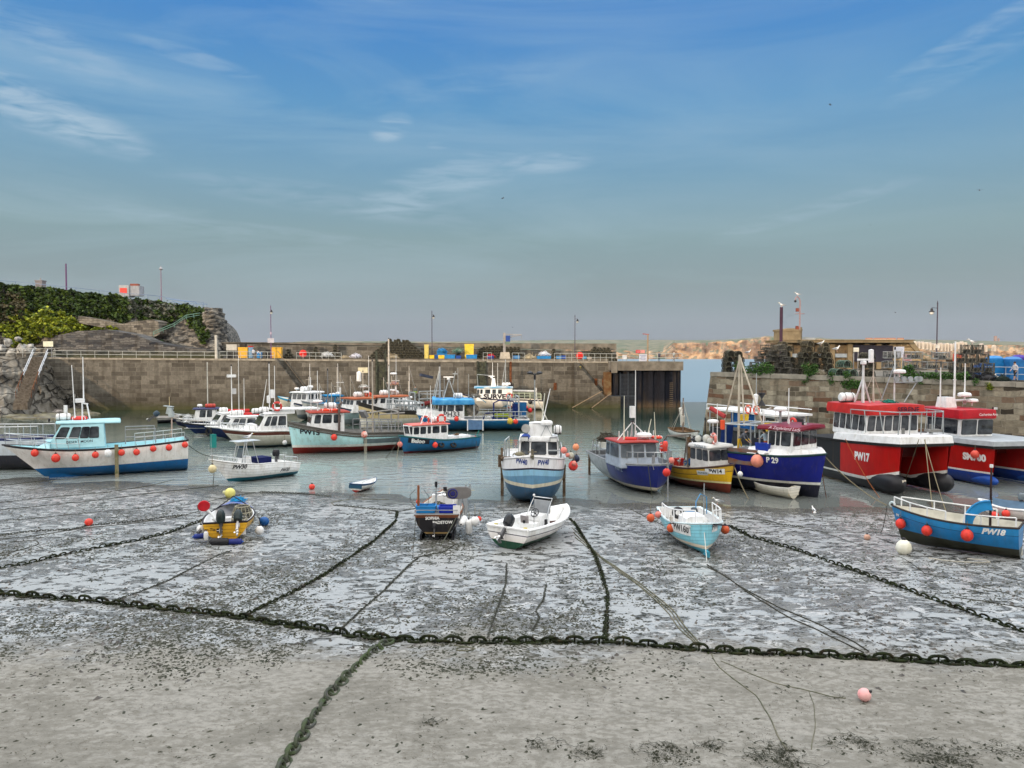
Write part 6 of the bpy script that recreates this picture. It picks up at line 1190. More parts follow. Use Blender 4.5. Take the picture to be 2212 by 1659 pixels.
    l(cur,bb.inputs['Base Color']); bb.inputs['Roughness'].default_value=.75; me.materials.append(m)
    H_=J['head']; hm=mat(hair if hat is None else hat,.8)
    bl(lambda b:b.lathe([(.02,-.0),(.096,.0),(.1,.05),(.085,.1),(.04,.13),(.005,.135)],H_+V((-.012,0,.01))*k,12),'hair' if hat is None else 'cap',hm,t)
    bl(lambda b:[b.ball(H_+V((.085,s*.03,.02))*k,.011,6) for s in (1,-1)],'eyes',BLACK,t); bl(lambda b:b.lathe([(.016,0),(.012,.02),(.003,.03)],H_+V((.085,0,-.005))*k,6,(1,0,.3)),'nose',mat(skinc,.6),t)
    bl(lambda b:[b.box(H_+V((.088,0,-.045))*k,(.01,.04,.008))],'mouth',mat((.3,.1,.08),.6),t)
    return t
pp=F.w(a-2.2,-1.2,zm-.15)
dk=bl(lambda b:b.box((a-2.3,0,zm-.2),(3.2,3.4,.1)),'working_deck',GREY,o)
person('fisherman in yellow oilskin trousers bending on the deck of the dark blue boat',pp,F.rz+.2,1.7,'bend',top=(.09,.10,.12),legs=(.55,.34,.01))
person('fisherman in a pale shirt with braces beside the wheelhouse of the dark blue boat',F.w(a-.45,-.9,zm-.15),F.rz+2.8,1.65,'lean',top=(.35,.45,.5),legs=(.5,.12,.02))
# ---- boat with a flat white roof behind it
Of=V((22.6,61.5,0)); Oa=V((19.8,69,0)); F=Fr(None,None,Of=Of,Oa=Oa); nr=F.near
o=boat('fishing_boat','boat with a long flat white canopy and blue tarpaulin behind the maroon-roofed boat',F)
K=Hull(o,F,-1,F.L+1,4,2.3,2.3,2.9,[('d',.2,(.02,.02,.02)),('z',1.0,(.02,.02,.03)),('z',-9,(.03,.03,.04))],rake=.5); K.rim(.07,RUB); K.deck(.5,m=GREY)
a=at(1650,900,66); b_=at(1835,900,61); pa=F.I@a; pb=F.I@b_; zc=pa.z
C0=F.I@at(1640,893,67); C1=F.I@at(1838,891,60.5)
zc=(C0.z+C1.z)/2
bl(lambda b:(b.box((3.6,-.2,zc),(9.4,3.6,.16))),'canopy_roof',WHITE,o); K_=[[(-1+9.2*i/6,-2.0,zc),(-1+9.2*i/6,-2.0,zc+.42)] for i in range(7)]
pipes(o,[[(-1,-2.0,zc+.42),(8.2,-2.0,zc+.42)],[(-1,1.6,zc+.42),(8.2,1.6,zc+.42)]]+K_,.035,WHITE,'roof_rail'); pipes(o,[[(x,y,2),(x,y,zc)] for x in (-.8,2.5,5.5,8) for y in (-1.8,1.4)],.07,GALV,'post')
bl(lambda b:b.box((3.8,-1.7,zc-.75),(3.2,.08,1.25)),'tarpaulin',mat((.01,.08,.25),.7,bump=.5,bs=3),o); pile(o,6.2,-1.4,2.4,.7,NETM,50); house(o,6.2,8,2.2,zc-.1,1.4,side=[(.1,.9)],front=[(.1,.45),(.55,.9)],gl=GLASS)
for px,py in ((1665,886),(1743,883)): q=F.I@at(px,py,64.5); buoy_ring(o,q.x,-2.05,zc+.3,(0,1,0),.32,.08,m=mat((.65,.12,.06),.5))
q=F.I@at(1676,876,65); bl(lambda b:b.lathe([(.02,0),(.2,.02),(.2,1.2),(.02,1.3)],(q.x,-1.2,zc+.3),12,(.15,0,1)),'white_canister',WHITE,o)
q=F.I@at(1706,870,65); bl(lambda b:(b.lathe([(.33,0),(.01,.55)],(q.x,-.8,zc+.6),10),b.lathe([(.01,0),(.33,.55)],(q.x,-.8,zc+1.1),10),b.tube([(q.x,-.8,zc),(q.x,-.8,zc+2.1)],.03,5)),'day_shape',BLACK,o); whip(o,q.x-.6,-.9,zc,3.3,.04,m=GALV)
for i,(px,py,r,g) in enumerate(((1804,909,.3,1),(1801,931,.28,0),(1795,928,.22,0))):
    q=F.I@at(px,py,60); bl(lambda b:(b.torus((q.x,-2.1,q.z),r,.1,(0,1,0),16,8) if g else b.ball((q.x,-2.2,q.z),r,12)),'lifebuoy' if g else 'float',mat((.6,.05,.04),.45),o)
crate(None,8.3,-2.3,K.zs(.9)+.1,(1.0,.9,.75),YEL,F=F,label='big yellow plastic fish tub on the deck left of the red-hulled boat')
# ---- red catamarans
def cat(name,label,bowpx,Y,dy,L,hw,gap,z0,z1,bands,white,red_from,hd=(.18,-.98),bulb=True,bulbm=BLACK):
    """two slender hulls with bulbous forefeet joined by a bridge deck; x forward"""
    X=(bowpx-1106)/FP*Y; d=V((hd[0],hd[1],0)).normalized(); Of=V((X,Y,0)); lf=V((-d.y,d.x,0))   # port side
    O=Of-d*L; F=Fr(None,None,Of=O+d*L+lf*(gap/2),Oa=O+lf*(gap/2)); o=boat(name,label,F); K=None
    for k,s in enumerate((-1,1)):
        b=MB(); rows=[]; hv=[]
        N_=24; T=12
        for i in range(N_+1):
            q=i/N_; x=L*q; w=hw*(1 if q<.55 else max(0.02,1-((q-.55)/.45)**2.2)); 
            wt=hw*(1 if q<.62 else max(.12,1-((q-.62)/.38)**2.6*.88)); zt_=z0+(z1-z0)*q**1.5; row=[]
            for sd in (-1,1):
                R_=[]
                for j in range(T+1):
                    t=j/T; z=.12+(zt_-.12)*t; ww=w+(wt-w)*t**2; yy=ww*(min(1,.45+2.5*t) if t<.22 else 1); xx=x+(.35*t-.1)*smooth(.6,1,q)
                    R_.append(V((xx,s*gap/2+sd*yy,z)))
                row+= R_[::-1] if sd==-1 else R_
            rows.append(row)
        b.grid(rows); b.add([rows[0][i] for i in range(len(rows[0]))],[tuple(range(len(rows[0])))])
        me=bpy.data.meshes.new('hull'); me.from_pydata([tuple(v) for v in b.v],[],b.f); at_=me.attributes.new('hv','FLOAT_VECTOR','POINT')
        for i,v in enumerate(b.v): q=min(1,max(0,v.x/L)); at_.data[i].vector=(max(0,v.x-L*.75),z0+(z1-z0)*q**1.5-v.z,v.z)
        me.materials.append(bandmat(bands,.27 if bulb else 0)); 
        if red_from:
            me.materials.append(bandmat(red_from[1],0))
            for p in me.polygons:
                if p.center.x<red_from[0]: p.material_index=1
        me.polygons.foreach_set('use_smooth',[True]*len(me.polygons)); me.set_sharp_from_angle(angle=R(40)); h=bpy.data.objects.new('hull',me); col.objects.link(h); h.parent=o
        if s==-1: K=Hull.__new__(Hull); K.F=F; K.r=o; K.o=h; K.B=gap+2*hw; K.bvh=BVHTree.FromPolygons([tuple(v) for v in b.v],b.f)
        r_=.62 if bulb else .33
        bl(lambda b:b.lathe([(.05,-2.8),(r_*.8,-2.2),(r_,-1.2),(r_*1.02,-.3),(r_*.9,.15),(r_*.55,.45),(.03,.56)],(L-.15,s*gap/2,.70 if bulb else .42),16,(1,0,0)),'bulbous_bow',bulbm,h)
        if bulb and s==-1: bl(lambda b:b.box((L+.22,s*gap/2+.12,.85),(.2,.32,.35),.3),'worn_patch',CREAM,h)
    # bridge deck and sides
    bw=gap/2+hw; b=MB(); b.box((L*.40,0,z0-.3),(L*.80,gap,.6)); b.build('bridge_deck',bandmat([('z',-9,(.16,.006,.004))],0),o)
    b=MB(); P0=[(0,bw+.05),(L*.62,bw+.05),(L*.9,bw-.1),(L+.32,bw-.5),(L+.36,bw*.55),(L+.40,0)]; P0=P0+[(x,-y) for x,y in P0[::-1][1:]]
    def zz(x): return z0+(z1-z0)*min(1,max(0,x/L))**1.5
    for (a,b_),c,dz,m_ in ((( -.06,.10),0,0,RUB),):
        b=MB(); n_=len(P0); b.add([V((x,y,zz(x)-.06)) for x,y in P0]+[V((x*1.0,y*1.01,zz(x)+.12)) for x,y in P0],[tuple(range(n_)),tuple(reversed(range(n_,2*n_)))]+[(i,(i+1)%n_,n_+(i+1)%n_,n_+i) for i in range(n_)]); b.build('rubbing_strake',RUB,o)
    b=MB(); Q=[(x,y) for x,y in P0 if x>L*.3]+[(L*.42,-bw-.05),(L*.42,bw+.05)]; Q=sorted(set(Q),key=lambda p:math.atan2(p[1],p[0]-L*.6)); n_=len(Q)
    b.add([V((x,y,zz(x)+.12)) for x,y in Q]+[V((L*.6+(x-L*.6)*.985,y*.97,zz(x)+white[0])) for x,y in Q]+[V((L*.6+(x-L*.6)*.93,y*.9,zz(x)+white[0]+.06)) for x,y in Q],[(i,(i+1)%n_,n_+(i+1)%n_,n_+i) for i in range(n_)]+[(n_+i,n_+(i+1)%n_,2*n_+(i+1)%n_,2*n_+i) for i in range(n_)]+[tuple(reversed(range(2*n_,3*n_)))]); b.build('foredeck',white[1],o)
    return F,o,K,zz
REDB=(.42,.008,.006); F,o,K,zz=cat('fishing_boat','big red catamaran lettered PW17 with twin bows and a long red roof reading SERENE',1946,47.6,0,10.0,.72,3.35,2.75,3.15,[('z',.86,REDB),('z',.66,(.75,.74,.7)),('z',-9,(.012,.012,.016))],(.55,WHITE),(4.9,[('z',.9,(.012,.012,.015)),('z',.78,(.6,.6,.55)),('z',-9,(.012,.012,.015))]))
REDR=mat((.52,.022,.02),.4,dirt=(.4,.05,.04))
K.text('PW17',1861.5,987,.72,LETW,bold=.05,sx=.75); 
zt_=F.front(1900,907,8)[1]; zb_=zz(8)+.8
h=house(o,3.4,7.0,zz(5)+.5,zz(5)+1.95,2.0,1.9,rk=-.12,side=[(.03,.14),(.18,.32),(.37,.52),(.58,.95)] if False else spans(5,.02,.98,.2),front=spans(6,.02,.98,.2),winh=(.28,.92),roof=REDR,rover=(.45,.5,.25),rth=.62,rcam=.1,m=WHITE)
za=zz(5)+1.95; writing('SERENE',.5,basis((7.70,.7,za+.33),(0,1,0),(-.12,0,1)),mat((.035,.003,.02),.5),h,off=.0,bold=.02,sx=.95)
zr_=za+.7; raft(o,4.3,-1.5,zr_,1.1,.32,'y'); m1=mast(o,5.2,-.9,zr_,2.7,.11,m=mat((.6,.62,.62),.4),lights=False,legs=3,spread=.55); radarbar(m1,5.2,-.9,zr_+2.6,1.1,.3)
m2=mast(o,4.6,.3,zr_,3.0,.05,legs=3,spread=.8,m=mat((.45,.4,.33),.5),lights=False); bl(lambda b:b.lathe([(.02,0),(.17,.03),(.17,.9),(.02,.95)],(4.6,.1,zr_+2.7),12),'radar_reflector',WHITE,m2)
m3=mast(o,5.4,1.35,zr_,3.6,.06,m=mat((.6,.62,.62),.4),lights=True,arms=[(1.4,.05)]); dome(m3,5.7,1.5,zr_+2.0,.4,.26); pipes(m3,[[(5.5,1.3,zr_+1.35),(5.5,3.2,zr_+1.4)],[(5.5,3.0,zr_+1.4),(5.3,2.2,zr_)],[(5.4,1.35,zr_+2.6),(5.0,.6,zr_)]],.04,GALV,'light_bar')
for i,y in enumerate((1.35,1.9,2.4,2.9,3.15)): bl(lambda b:b.lathe([(.05,-.15),(.16,-.08),(.19,.05),(.19,.07)],(5.6,y,zr_+1.6),12,(1,0,0)),'deck_light',GALV,m3)
pile(o,5.6,.8,zr_-.02,.5,mat((.02,.2,.15),.7),40,h=.35); bl(lambda b:b.ball((3.9,-2.0,za+.35),.13,8,.7),'beacon',WHITE,o)
pipes(o,[[(8.9,-2.0,zz(9)+.7),(8.7,-2.15,zz(9)+2.1)],[(7.5,-2.25,zz(8)+.7),(7.4,-2.3,zz(9)+2.05)],[(6,-2.3,zz(8)+.7),(6,-2.35,zz(9)+2.05)],[(6,-2.35,zz(9)+2.05),(8.7,-2.15,zz(9)+2.1),(9.7,-1.6,zz(9)+2.1),(9.9,0,zz(9)+2.1),(9.7,1.6,zz(9)+2.1),(8.7,2.3,zz(9)+2.1),(5,2.5,zz(9)+2.1)]]+[[(9.75,y,zz(9)+.7),(9.8,y*.95,zz(9)+2.1)] for y in (-1.6,-.8,0,.8,1.6)]+[[(x,2.35,zz(9)+.7),(x,2.45,zz(9)+2.1)] for x in (8.7,8,7.2,6.4,5.6)],.035,GALV,'guard_rail')
bl(lambda b:(b.tube([(9.3,-.9,zz(9)+.7),(9.3,-.9,zz(9)+1.05)],.1,8),b.box((9.6,1.0,zz(9)+.92),(.5,.9,.16)),b.tube([(9.4,1.0,zz(9)+.7),(9.4,1.0,zz(9)+1.3)],.12,8)),'bollard',mat((.2,.2,.19),.7),o)
pw17=F
F,o,K,zz=cat('fishing_boat','red catamaran lettered SM700 with blue bottom, moored behind the boat with the SERENE roof',2150,50.7,0,10.5,.8,3.6,2.55,2.65,[('z',.98,(.40,.008,.006)),('z',.86,(.75,.74,.7)),('z',-9,(.012,.05,.30))],(.42,mat((.33,.36,.38),.5)),None,bulb=False,bulbm=mat((.015,.08,.38),.45))
K.text('SM700',2104,988,.62,LETW,bold=.06,sx=.95)
h=house(o,4.3,7.6,zz(5)+.3,zz(5)+1.75,1.3,1.3,rk=-.1,y0=-.55,side=[(.04,.90)],front=[(.03,.47),(.53,.97)],winh=(.25,.93),roof=mat((.45,.01,.02),.35),rover=(.15,.9,.2),rth=.6,m=WHITE)
za=zz(5)+1.75; writing('Catherine Ann',.26,basis((7.97,.05,za+.3),(0,1,0),(-.12,0,1)),LETW,h,off=.0,shear=.2,sx=.95,bold=0)
zr_=za+.65; m1=mast(o,5.4,-.5,zr_-.2,5.0,.08,m=WHITE,lights=False,arms=[(2.2,.12)]); dome(o,5.8,.0,zr_+.8,.45,.3); dome(o,5.9,.55,zr_+.4,.4,.25); bl(lambda b:(b.box((5.2,-1.0,zr_+.35),(1.1,.9,.8),tp=.8),b.box((5.3,0,zr_+.5),(.7,1.6,.1))),'mast_housing',WHITE,o)
whip(o,5.2,-1.5,zr_,2.9,.05); whip(o,5.4,.35,zr_+.2,3.0,.05); flood(o,7.6,.9,zr_+.05,(1,0,0),.2)
fender(F,2106,982,-2.75,.27,'red ball fender hanging over the middle figure of SM700 on the right-hand red boat',m=mat((.7,.09,.06),.4),rope=.35)
pile(o,9.8,2.2,zz(9)+.5,.4,mat((.4,.35,.22),.8),40)
F=Fr(None,None,Of=(40.5,52.5,0),Oa=(39.5,62,0)); o=boat('fishing_boat','blue-bottomed red boat cut by the right edge beyond the SM700 boat',F); K=Hull(o,F,0,F.L,4,2.2,2.3,2.7,[('d',.25,(.02,.02,.02)),('z',1.2,(.30,.008,.006)),('z',1.1,(.6,.58,.5)),('z',-9,(.012,.03,.2))],rake=.5,tw=.9,ent=3); K.rim(.08,RUB); K.deck(.3,m=GREY)
# small far sailing boat in the gap
Of=onz(1500,955); Oa=onz(1470,945); F=Fr(None,None,Of=Of,Oa=Oa); o=boat('sailing_boat','small white gaff-rigged sailing boat seen through the gap behind the yellow boat',F,'sailing boat')
K=Hull(o,F,-1.5,F.L+1,2.2,.95,.85,1.25,[('d',.1,(.1,.07,.05)),('z',-9,(.7,.7,.68))],rake=.5); K.rim(.04,WOOD); K.deck(.3,m=WOOD)
xm=F.I@at(1488,940,80); ztp=F.front(1487,860,xm.x)[1] if False else (H-(861-769.5)/FP*(Of.y+Oa.y)/2)
mt=mast(o,.8,0,.5,ztp-.5,.09,m=mat((.2,.15,.12),.6),lights=False); pipes(mt,[[(.8,0,ztp-.3),(3.0,0,1.2)],[(.8,0,ztp-.6),(.6,1.0,.9)],[(.8,0,ztp-.6),(.6,-1.0,.9)],[(.8,0,ztp-.4),(-1.5,.6,.9)],[(.8,0,ztp-.9),(-1.0,-.7,.9)]],.022,mat((.4,.38,.33),.6),'stay')
bl(lambda b:[b.tube([(.8-.35*i,0.05*i,2.4+.18*i),(.6-.35*i,.1*i,1.4+.2*i)],.22,7) for i in range(5)],'furled_sail',mat((.6,.57,.5),.8,bump=.4),mt)
# ================================================================ middle group
def simple(label,kf,ka,B,bowpx,midpx,sternpx,bands,rimm,dk=GREY,cat_='fishing boat',name='fishing_boat',**kw):
    F=Fr(kf,ka); nr=F.near; o=boat(name,label,F,cat_); xb,z1=F.side(*bowpx); xs,z0=F.side(*sternpx); zm=F.side(*midpx,B*.48*nr)[1]
    kw.setdefault('tw',.75); kw.setdefault('rake',1.0); K=Hull(o,F,xs,xb,B,z0,zm,z1,bands,**kw); K.rim(.06,rimm); K.deck(kw.get('dd',.45) if False else .45,m=dk,inner=dk); return F,o,K,nr
F,o,K,nr=simple('pale turquoise fishing boat lettered PW15 with a red-roofed white wheelhouse and red bottom',(636,981),(863,970),3.9,(622,912),(750,937),(880,932),[('d',.22,(.12,.11,.10)),('z',.82,(.45,.72,.74)),('z',.6,(.68,.70,.66)),('z',-9,(.17,.012,.008))],mat((.10,.095,.085),.8),sp=1.25,dk=mat((.3,.3,.29),.7),tw=.6,rake=.45,ent=3.6,kb=.02,zmid=.45,flare=.0)
K.rim(.07,mat((.10,.095,.085),.8),dz=.3,name='rubbing_strake'); K.text('PW15',669,934,.62,LETB,bold=.04,sx=1.15,rot=-.08)
K.board(828,951.5,3.7,.45,m=mat((.13,.17,.18),.7))
xf=F.side(668,920,1.3*nr)[0]; xa=F.side(745,930,1.4*nr)[0]; zt_=F.side(700,893,1.4*nr)[1]
h=house(o,xa,xf,K.zs(.6)-.1,zt_,1.25,1.2,taper=.12,rk=.35,side=[(.12,.32),(.40,.66),(.73,.90)],front=[(.04,.32),(.36,.64),(.68,.96)],winh=(.5,.9),roof=mat((.35,.06,.04),.6),rover=(.35,.5,.25),rth=.12)
zr_=zt_+.15; pipes(o,[[(xa+.5,1.35*nr,K.zs(.5)-.2),(xa+.5,1.45*nr,zt_+.75),(xa+.2,1.45*nr,zt_+.95)]],.11,mat((.12,.09,.08),.7),'exhaust_stack',n=8)
dome(o,(xa+xf)/2+.6,0,zr_+.75,.45,.22); pipes(o,[[((xa+xf)/2+.6,0,zr_),((xa+xf)/2+.6,0,zr_+.6)]],.06,BLACK,'radar_post'); raft(o,xa+1.0,-.3*nr,zr_+.1,1.1,.3,m=WHITE); buoy_ring(o,(xa+xf)/2,.6*nr,zr_+.1,(0,0,1),.35,.1); buoy_ring(o,xa+.8,.9*nr,zr_+.1,(0,0,1),.35,.1)
mast(o,(xa+xf)/2-.3,0,zr_,3.6,.06,arms=[(2.6,.35)],m=mat((.2,.2,.2),.6)); whip(o,xf-.9,.3,zr_,3.6,.03,m=WHITE); whip(o,xf-.4,-.3,zr_,3.0,.03,m=WHITE)
K.rail(.08,.44,1.0,6,inset=.25,m=GREY,r=.045,mid=True)
pipes(o,[[(K.xs+1.2,y,1),(K.xs+1.2,y,3.6)] for y in (1.3,-1.3)]+[[(K.xs+1.2,1.3,3.6),(K.xs+1.2,-1.3,3.6)],[(K.xs+4.2,-1.3,3.3),(K.xs+.4,-1.3,3.7)],[(K.xs+3.0,1.3*nr,1),(K.xs+3.0,1.3*nr,3.4),(K.xs+.6,1.3*nr,3.5)]],.075,mat((.28,.27,.25),.7),'gantry'); m1=mast(o,K.xs+3.2,-.4,1,7.2,.09,m=mat((.4,.36,.3),.6),lights=True)
bl(lambda b:(b.box((K.xs+4.0,-.6*nr,3.35),(.3,1.0,.7),.3,.5)),'net_hauler',mat((.2,.2,.2),.6),o); pile(o,K.xs+3.4,.6*nr,1.2,.55,mat((.08,.05,.08),.8),50); pile(o,K.xs+1.8,0,1.2,.6,mat((.05,.18,.12),.8,c2=(.2,.18,.1)),50); pile(o,xf+.9,0,K.zs(.85)-.3,.5,NETM,40)
fender(F,721.5,945,2.05*nr,.28,'red ball fender amidships on the pale turquoise boat, the left one',rope=.35); fender(F,787,939,2.1*nr,.3,'faded red and white ball fender on the pale turquoise boat with ropes hanging below it',m=mat((.6,.12,.08),.5,c2=(.6,.55,.5),vs=4),rope=.5)
pipes(o,[[(F.side(789,945,2.05*nr)[0]+dx,2.05*nr,1.4),(F.side(789,945,2.05*nr)[0]+dx*.6,2.1*nr,-.1)] for dx in (-.12,0,.12)],.025,mat((.45,.42,.33),.8),'hanging_lines')
# Baloo
F,o,K,nr=simple('small bright blue boat reading Baloo with a red-edged white wheelhouse',(872,981),(1000,970),2.9,(861,941),(950,951),(1029,941),[('d',.1,(.02,.10,.12)),('z',.22,(.012,.13,.30)),('z',-9,(.12,.01,.02))],mat((.03,.13,.14),.6),sp=1.25,dk=mat((.45,.47,.5),.6),tw=.5,rake=.55,ent=3.4,kb=.03,flare=.0)
x=K.board(905,953,1.9,.5,m=LETB,rot=-.1,off=.01); K.text('Baloo',903.5,953.3,.52,LETW,bold=.05,sx=1.0,rot=-.1)
xf=F.side(892,935,.9*nr)[0]; xa=F.side(970,935,1.0*nr)[0]; zt_=F.side(930,919,1.0*nr)[1]
h=house(o,xa,xf,K.zs(.6)-.1,zt_,.88,.85,taper=.15,rk=.1,side=[(.05,.2),(.26,.44),(.5,.58),(.64,.78),(.83,.96)],front=[(.05,.47),(.53,.95)],winh=(.48,.9),roof=mat((.62,.15,.12),.5),rover=(.2,.15,.15),rth=.1)
zr_=zt_+.12; raft(o,F.side(940,905)[0],0,zr_,.8,.27); buoy_ring(o,F.side(942,905)[0]-.2,.6*nr,zr_+.38,(.2,1,0),.36,.1,m=mat((.65,.05,.03),.45)); buoy_ring(o,F.side(917,905)[0],.1*nr,zr_+.3,(.6,1,0),.33,.1,m=mat((.6,.08,.05),.45)); bl(lambda b:b.lathe([(.02,0),(.16,.02),(.16,.65),(.02,.68)],(F.side(928,900)[0],0,zr_+.35),12),'white_canister',WHITE,o)
pipes(o,[[(F.side(910,915,.8*nr)[0],.7*nr,zr_),(F.side(922,890,.3*nr)[0],.3*nr,zr_+1.5)],[(F.side(933,915,.8*nr)[0],.7*nr,zr_-.0),(F.side(932,885)[0],0,zr_+1.7)]],.04,WHITE,'mast_leg'); whip(o,F.side(930,890)[0],0,zr_+.5,2.9,.025,m=WHITE)
pipes(o,[[(K.xb-.9,.5*nr,K.z1-.05),(K.xb-.75,.5*nr,zt_),(xf,.8*nr,zt_+.02)],[(K.xb-.9,-.5*nr,K.z1-.05),(K.xb-.75,-.5*nr,zt_),(xf,-.8*nr,zt_+.02)],[(K.xb-.75,.5,zt_),(K.xb-.75,-.5,zt_)]],.05,WHITE,'bow_frame')
bl(lambda b:(b.box((xa-.45,.3*nr,K.zs(.3)-.05),(.9,1.3,.55)),b.box((xa-1.9,0,K.zs(.2)+.02),(1.3,1.4,.35))),'deck_locker',WHITE,o); pipes(o,[[(K.xs+.2,.3,K.z0),(K.xs-.1,.3,K.z0+.5)]],.04,TEAL,'stern_post'); pile(o,xa-1.4,.1,K.zs(.2)+.2,.3,WOOD,20)
fender(F,940,961.5,1.5*nr,.25,'red ball fender amidships on the small bright blue boat',rope=.35)
for px,l in ((953,'left'),(979,'right')):
    x,z=F.side(px,961,1.4*nr); yy=K.yat(x,z)+.12; p=F.w(x,yy*nr,z); t=thing('tyre_fender','dark flattened tyre fender on the small bright blue boat, %s one'%l,'tyre',p,F.rz,'tyres on the small bright blue boat'); bl(lambda b:b.torus((0,0,0),.22,.1,(.1,1,.9),14,7),'tyre',RUB,t); bl(lambda b:b.tube([(0,0,.15),(0,-.05*nr,.6)],.015,4),'rope',ROPE,t)
fender(F,1028,948,0,.26,'red ball fender hanging from the stern of the small bright blue boat',rope=.3); fender(F,864,960,.3*nr,.24,'pale red ball fender under the bow of the small bright blue boat',m=PINKF,rope=.5)
# PH33
F,o,K,nr=simple('bright blue trawler lettered PH33 with a white bow and blue canopy over its wheelhouse',(915,930),(1133,928),4.6,(900,894),(1012,907),(1139,903),[('d',.12,(.75,.76,.76)),('z',.12,(.015,.17,.40)),('z',-9,(.012,.03,.06))],WHITE,dk=mat((.35,.36,.36),.7),tw=.92,rake=1.0,ent=2.4,kb=.02,g0=.5)
DKW=bl(lambda b:b.grid([[K.pt(q,1,nr)+V((0,.01*nr,-.02)),K.pt(q,1,nr)+V((0,-.1*nr,.8*smooth(.55,.72,q)*(1-.25*smooth(.9,1,q))))] for q in [.5+.5*i/14 for i in range(15)]]),'bow_bulwark',WHITE,o); bl(lambda b:b.grid([[K.pt(q,1,-nr)+V((0,-.01*nr,-.02)),K.pt(q,1,-nr)+V((0,.1*nr,.8*smooth(.55,.72,q)*(1-.25*smooth(.9,1,q))))] for q in [.5+.5*i/14 for i in range(15)]]),'bow_bulwark',WHITE,o)
x,z=F.side(975.5,895,2.2*nr); writing('PH33',.85,basis((x,2.25*nr+.1*nr,z),(-nr,0,0),(0,0,1)),LETB,o,off=-.02,sx=1.0,bold=.02)
bl(lambda b:b.box((F.side(1025,918,2.2*nr)[0],2.3*nr,.85),(F.side(1010,918,2.2*nr)[0]-F.side(1042,918,2.2*nr)[0],.05,1.15)),'grey_side_panel',mat((.09,.18,.33),.5),K.o)
for px in (1010,1043): bl(lambda b:b.box((F.side(px,918,2.2*nr)[0],2.33*nr,.8),(.12,.08,1.3)),'white_strake',WHITE,K.o)
xf=F.side(943,880,1.6*nr)[0]; xa=F.side(1003,880,1.7*nr)[0]; zt_=F.side(970,874,1.7*nr)[1]
h=house(o,xa,xf,1.2,zt_,1.8,1.75,rk=.2,side=[(.06,.33),(.40,.64),(.69,.80),(.84,.97)],front=spans(4),winh=(.62,.95),roof=mat((.02,.19,.45),.6,c2=(.10,.35,.6),vs=1.5),rover=(.7,1.2,.25),rth=.5,rcam=.35)
zr_=zt_+.8; raft(o,F.side(989,866)[0],0,zr_-.2,1.1,.33); pipes(o,[[(x_,y_,zr_-.3),(xm_,0,zr_+2.1)] for xm_ in (F.side(970,850)[0],) for x_,y_ in ((xm_+.7,.5),(xm_+.7,-.5),(xm_-.8,.5),(xm_-.8,-.5))],.06,GALV,'mast_leg'); radarbar(o,F.side(969,842)[0],0,zr_+2.0,1.2,1.4)
mast(o,F.side(958,850)[0]-.1,-.5,zr_,2.2,.04); pipes(o,[[(F.side(978,846)[0],0,zr_+1.4),(F.side(984,820)[0],0,zr_+3.0)],[(F.side(978,824)[0],0,zr_+2.7),(F.side(988,824)[0],0,zr_+2.7)]],.05,GALV,'boom')
big=mast(o,F.side(950,860)[0],-.6,1.2,H-(792-769.5)/FP*90-1.2,.14,m=mat((.35,.36,.36),.5),lights=True); pipes(big,[[(F.side(950,800)[0],-.6,H-(794-769.5)/FP*90),(F.side(932,860)[0],-.6,3)],[(F.side(950,800)[0],-.6,H-(800-769.5)/FP*90),(F.side(936,900)[0],.6,2.4)]],.05,GALV,'stay')
for px,tp in ((1012,808),(989,795)): whip(o,F.side(px,860)[0],.5,zr_,H-(tp-769.5)/FP*90-zr_,.03,m=GALV)
pipes(o,[[(F.side(1064,875)[0],1.9*nr,1.2),(F.side(1064,870)[0],1.9*nr,3.3),(F.side(1075,866)[0],1.9*nr,3.6),(F.side(1105,868)[0],1.9*nr,3.5),(F.side(1108,880)[0],1.9*nr,3.0),(F.side(1104,888)[0],1.9*nr,2.3),(F.side(1045,890)[0],1.9*nr,2.1),(F.side(1042,905)[0],1.9*nr,1.4)]],.09,mat((.01,.02,.12),.6),'hose_loop',n=6)
pipes(o,[[(K.xs+a_,s*1.8,1.2),(K.xs+a_,s*1.8,4.0)] for a_ in (1.2,2.2,6.4) for s in (1,-1)]+[[(K.xs+a_,1.8,4.0),(K.xs+a_,-1.8,4.0)] for a_ in (1.2,2.2,6.4)]+[[(K.xs+1.2,s*1.8,3.6),(K.xs+2.2,s*1.8,3.6)] for s in (1,-1)],.09,mat((.4,.42,.43),.5),'gantry')
pile(o,K.xs+6.2,0,3.9,.7,mat((.15,.14,.12),.8),50); bl(lambda b:b.lathe([(.05,-.6),(.75,-.58),(.75,-.5),(.45,-.48),(.45,.48),(.75,.5),(.75,.58),(.05,.6)],(xa-1.0,.6*nr,2.5),14,(0,1,0)),'net_drum',mat((.25,.22,.17),.7,c2=(.05,.05,.05)),o)
K.rail(.02,.45,.9,8,inset=.15,m=GALV,r=.04,mid=True)
crate(o,F.side(1086,898,1*nr)[0],1.0*nr,1.6,(2.0,1.1,.35),mat((.35,.45,.02),.5)); crate(o,F.side(1086,900,1*nr)[0],1.0*nr,1.2,(2.6,1.2,.4),mat((.01,.04,.2),.5)); crate(o,F.side(1125,880)[0],-.5,1.6,(1.4,1,1.6),mat((.02,.12,.3),.6)); crate(o,F.side(1114,880)[0],.3,1.6,(.8,1,1.5),mat((.01,.03,.15),.6)); pile(o,F.side(1060,900)[0],0,1.2,.8,mat((.5,.5,.48),.7),40)
pile(o,F.side(1102,898,2.25*nr)[0],2.15*nr,1.0,.42,mat((.65,.5,.08),.8),50,name='yellow_netting',h=1.6)
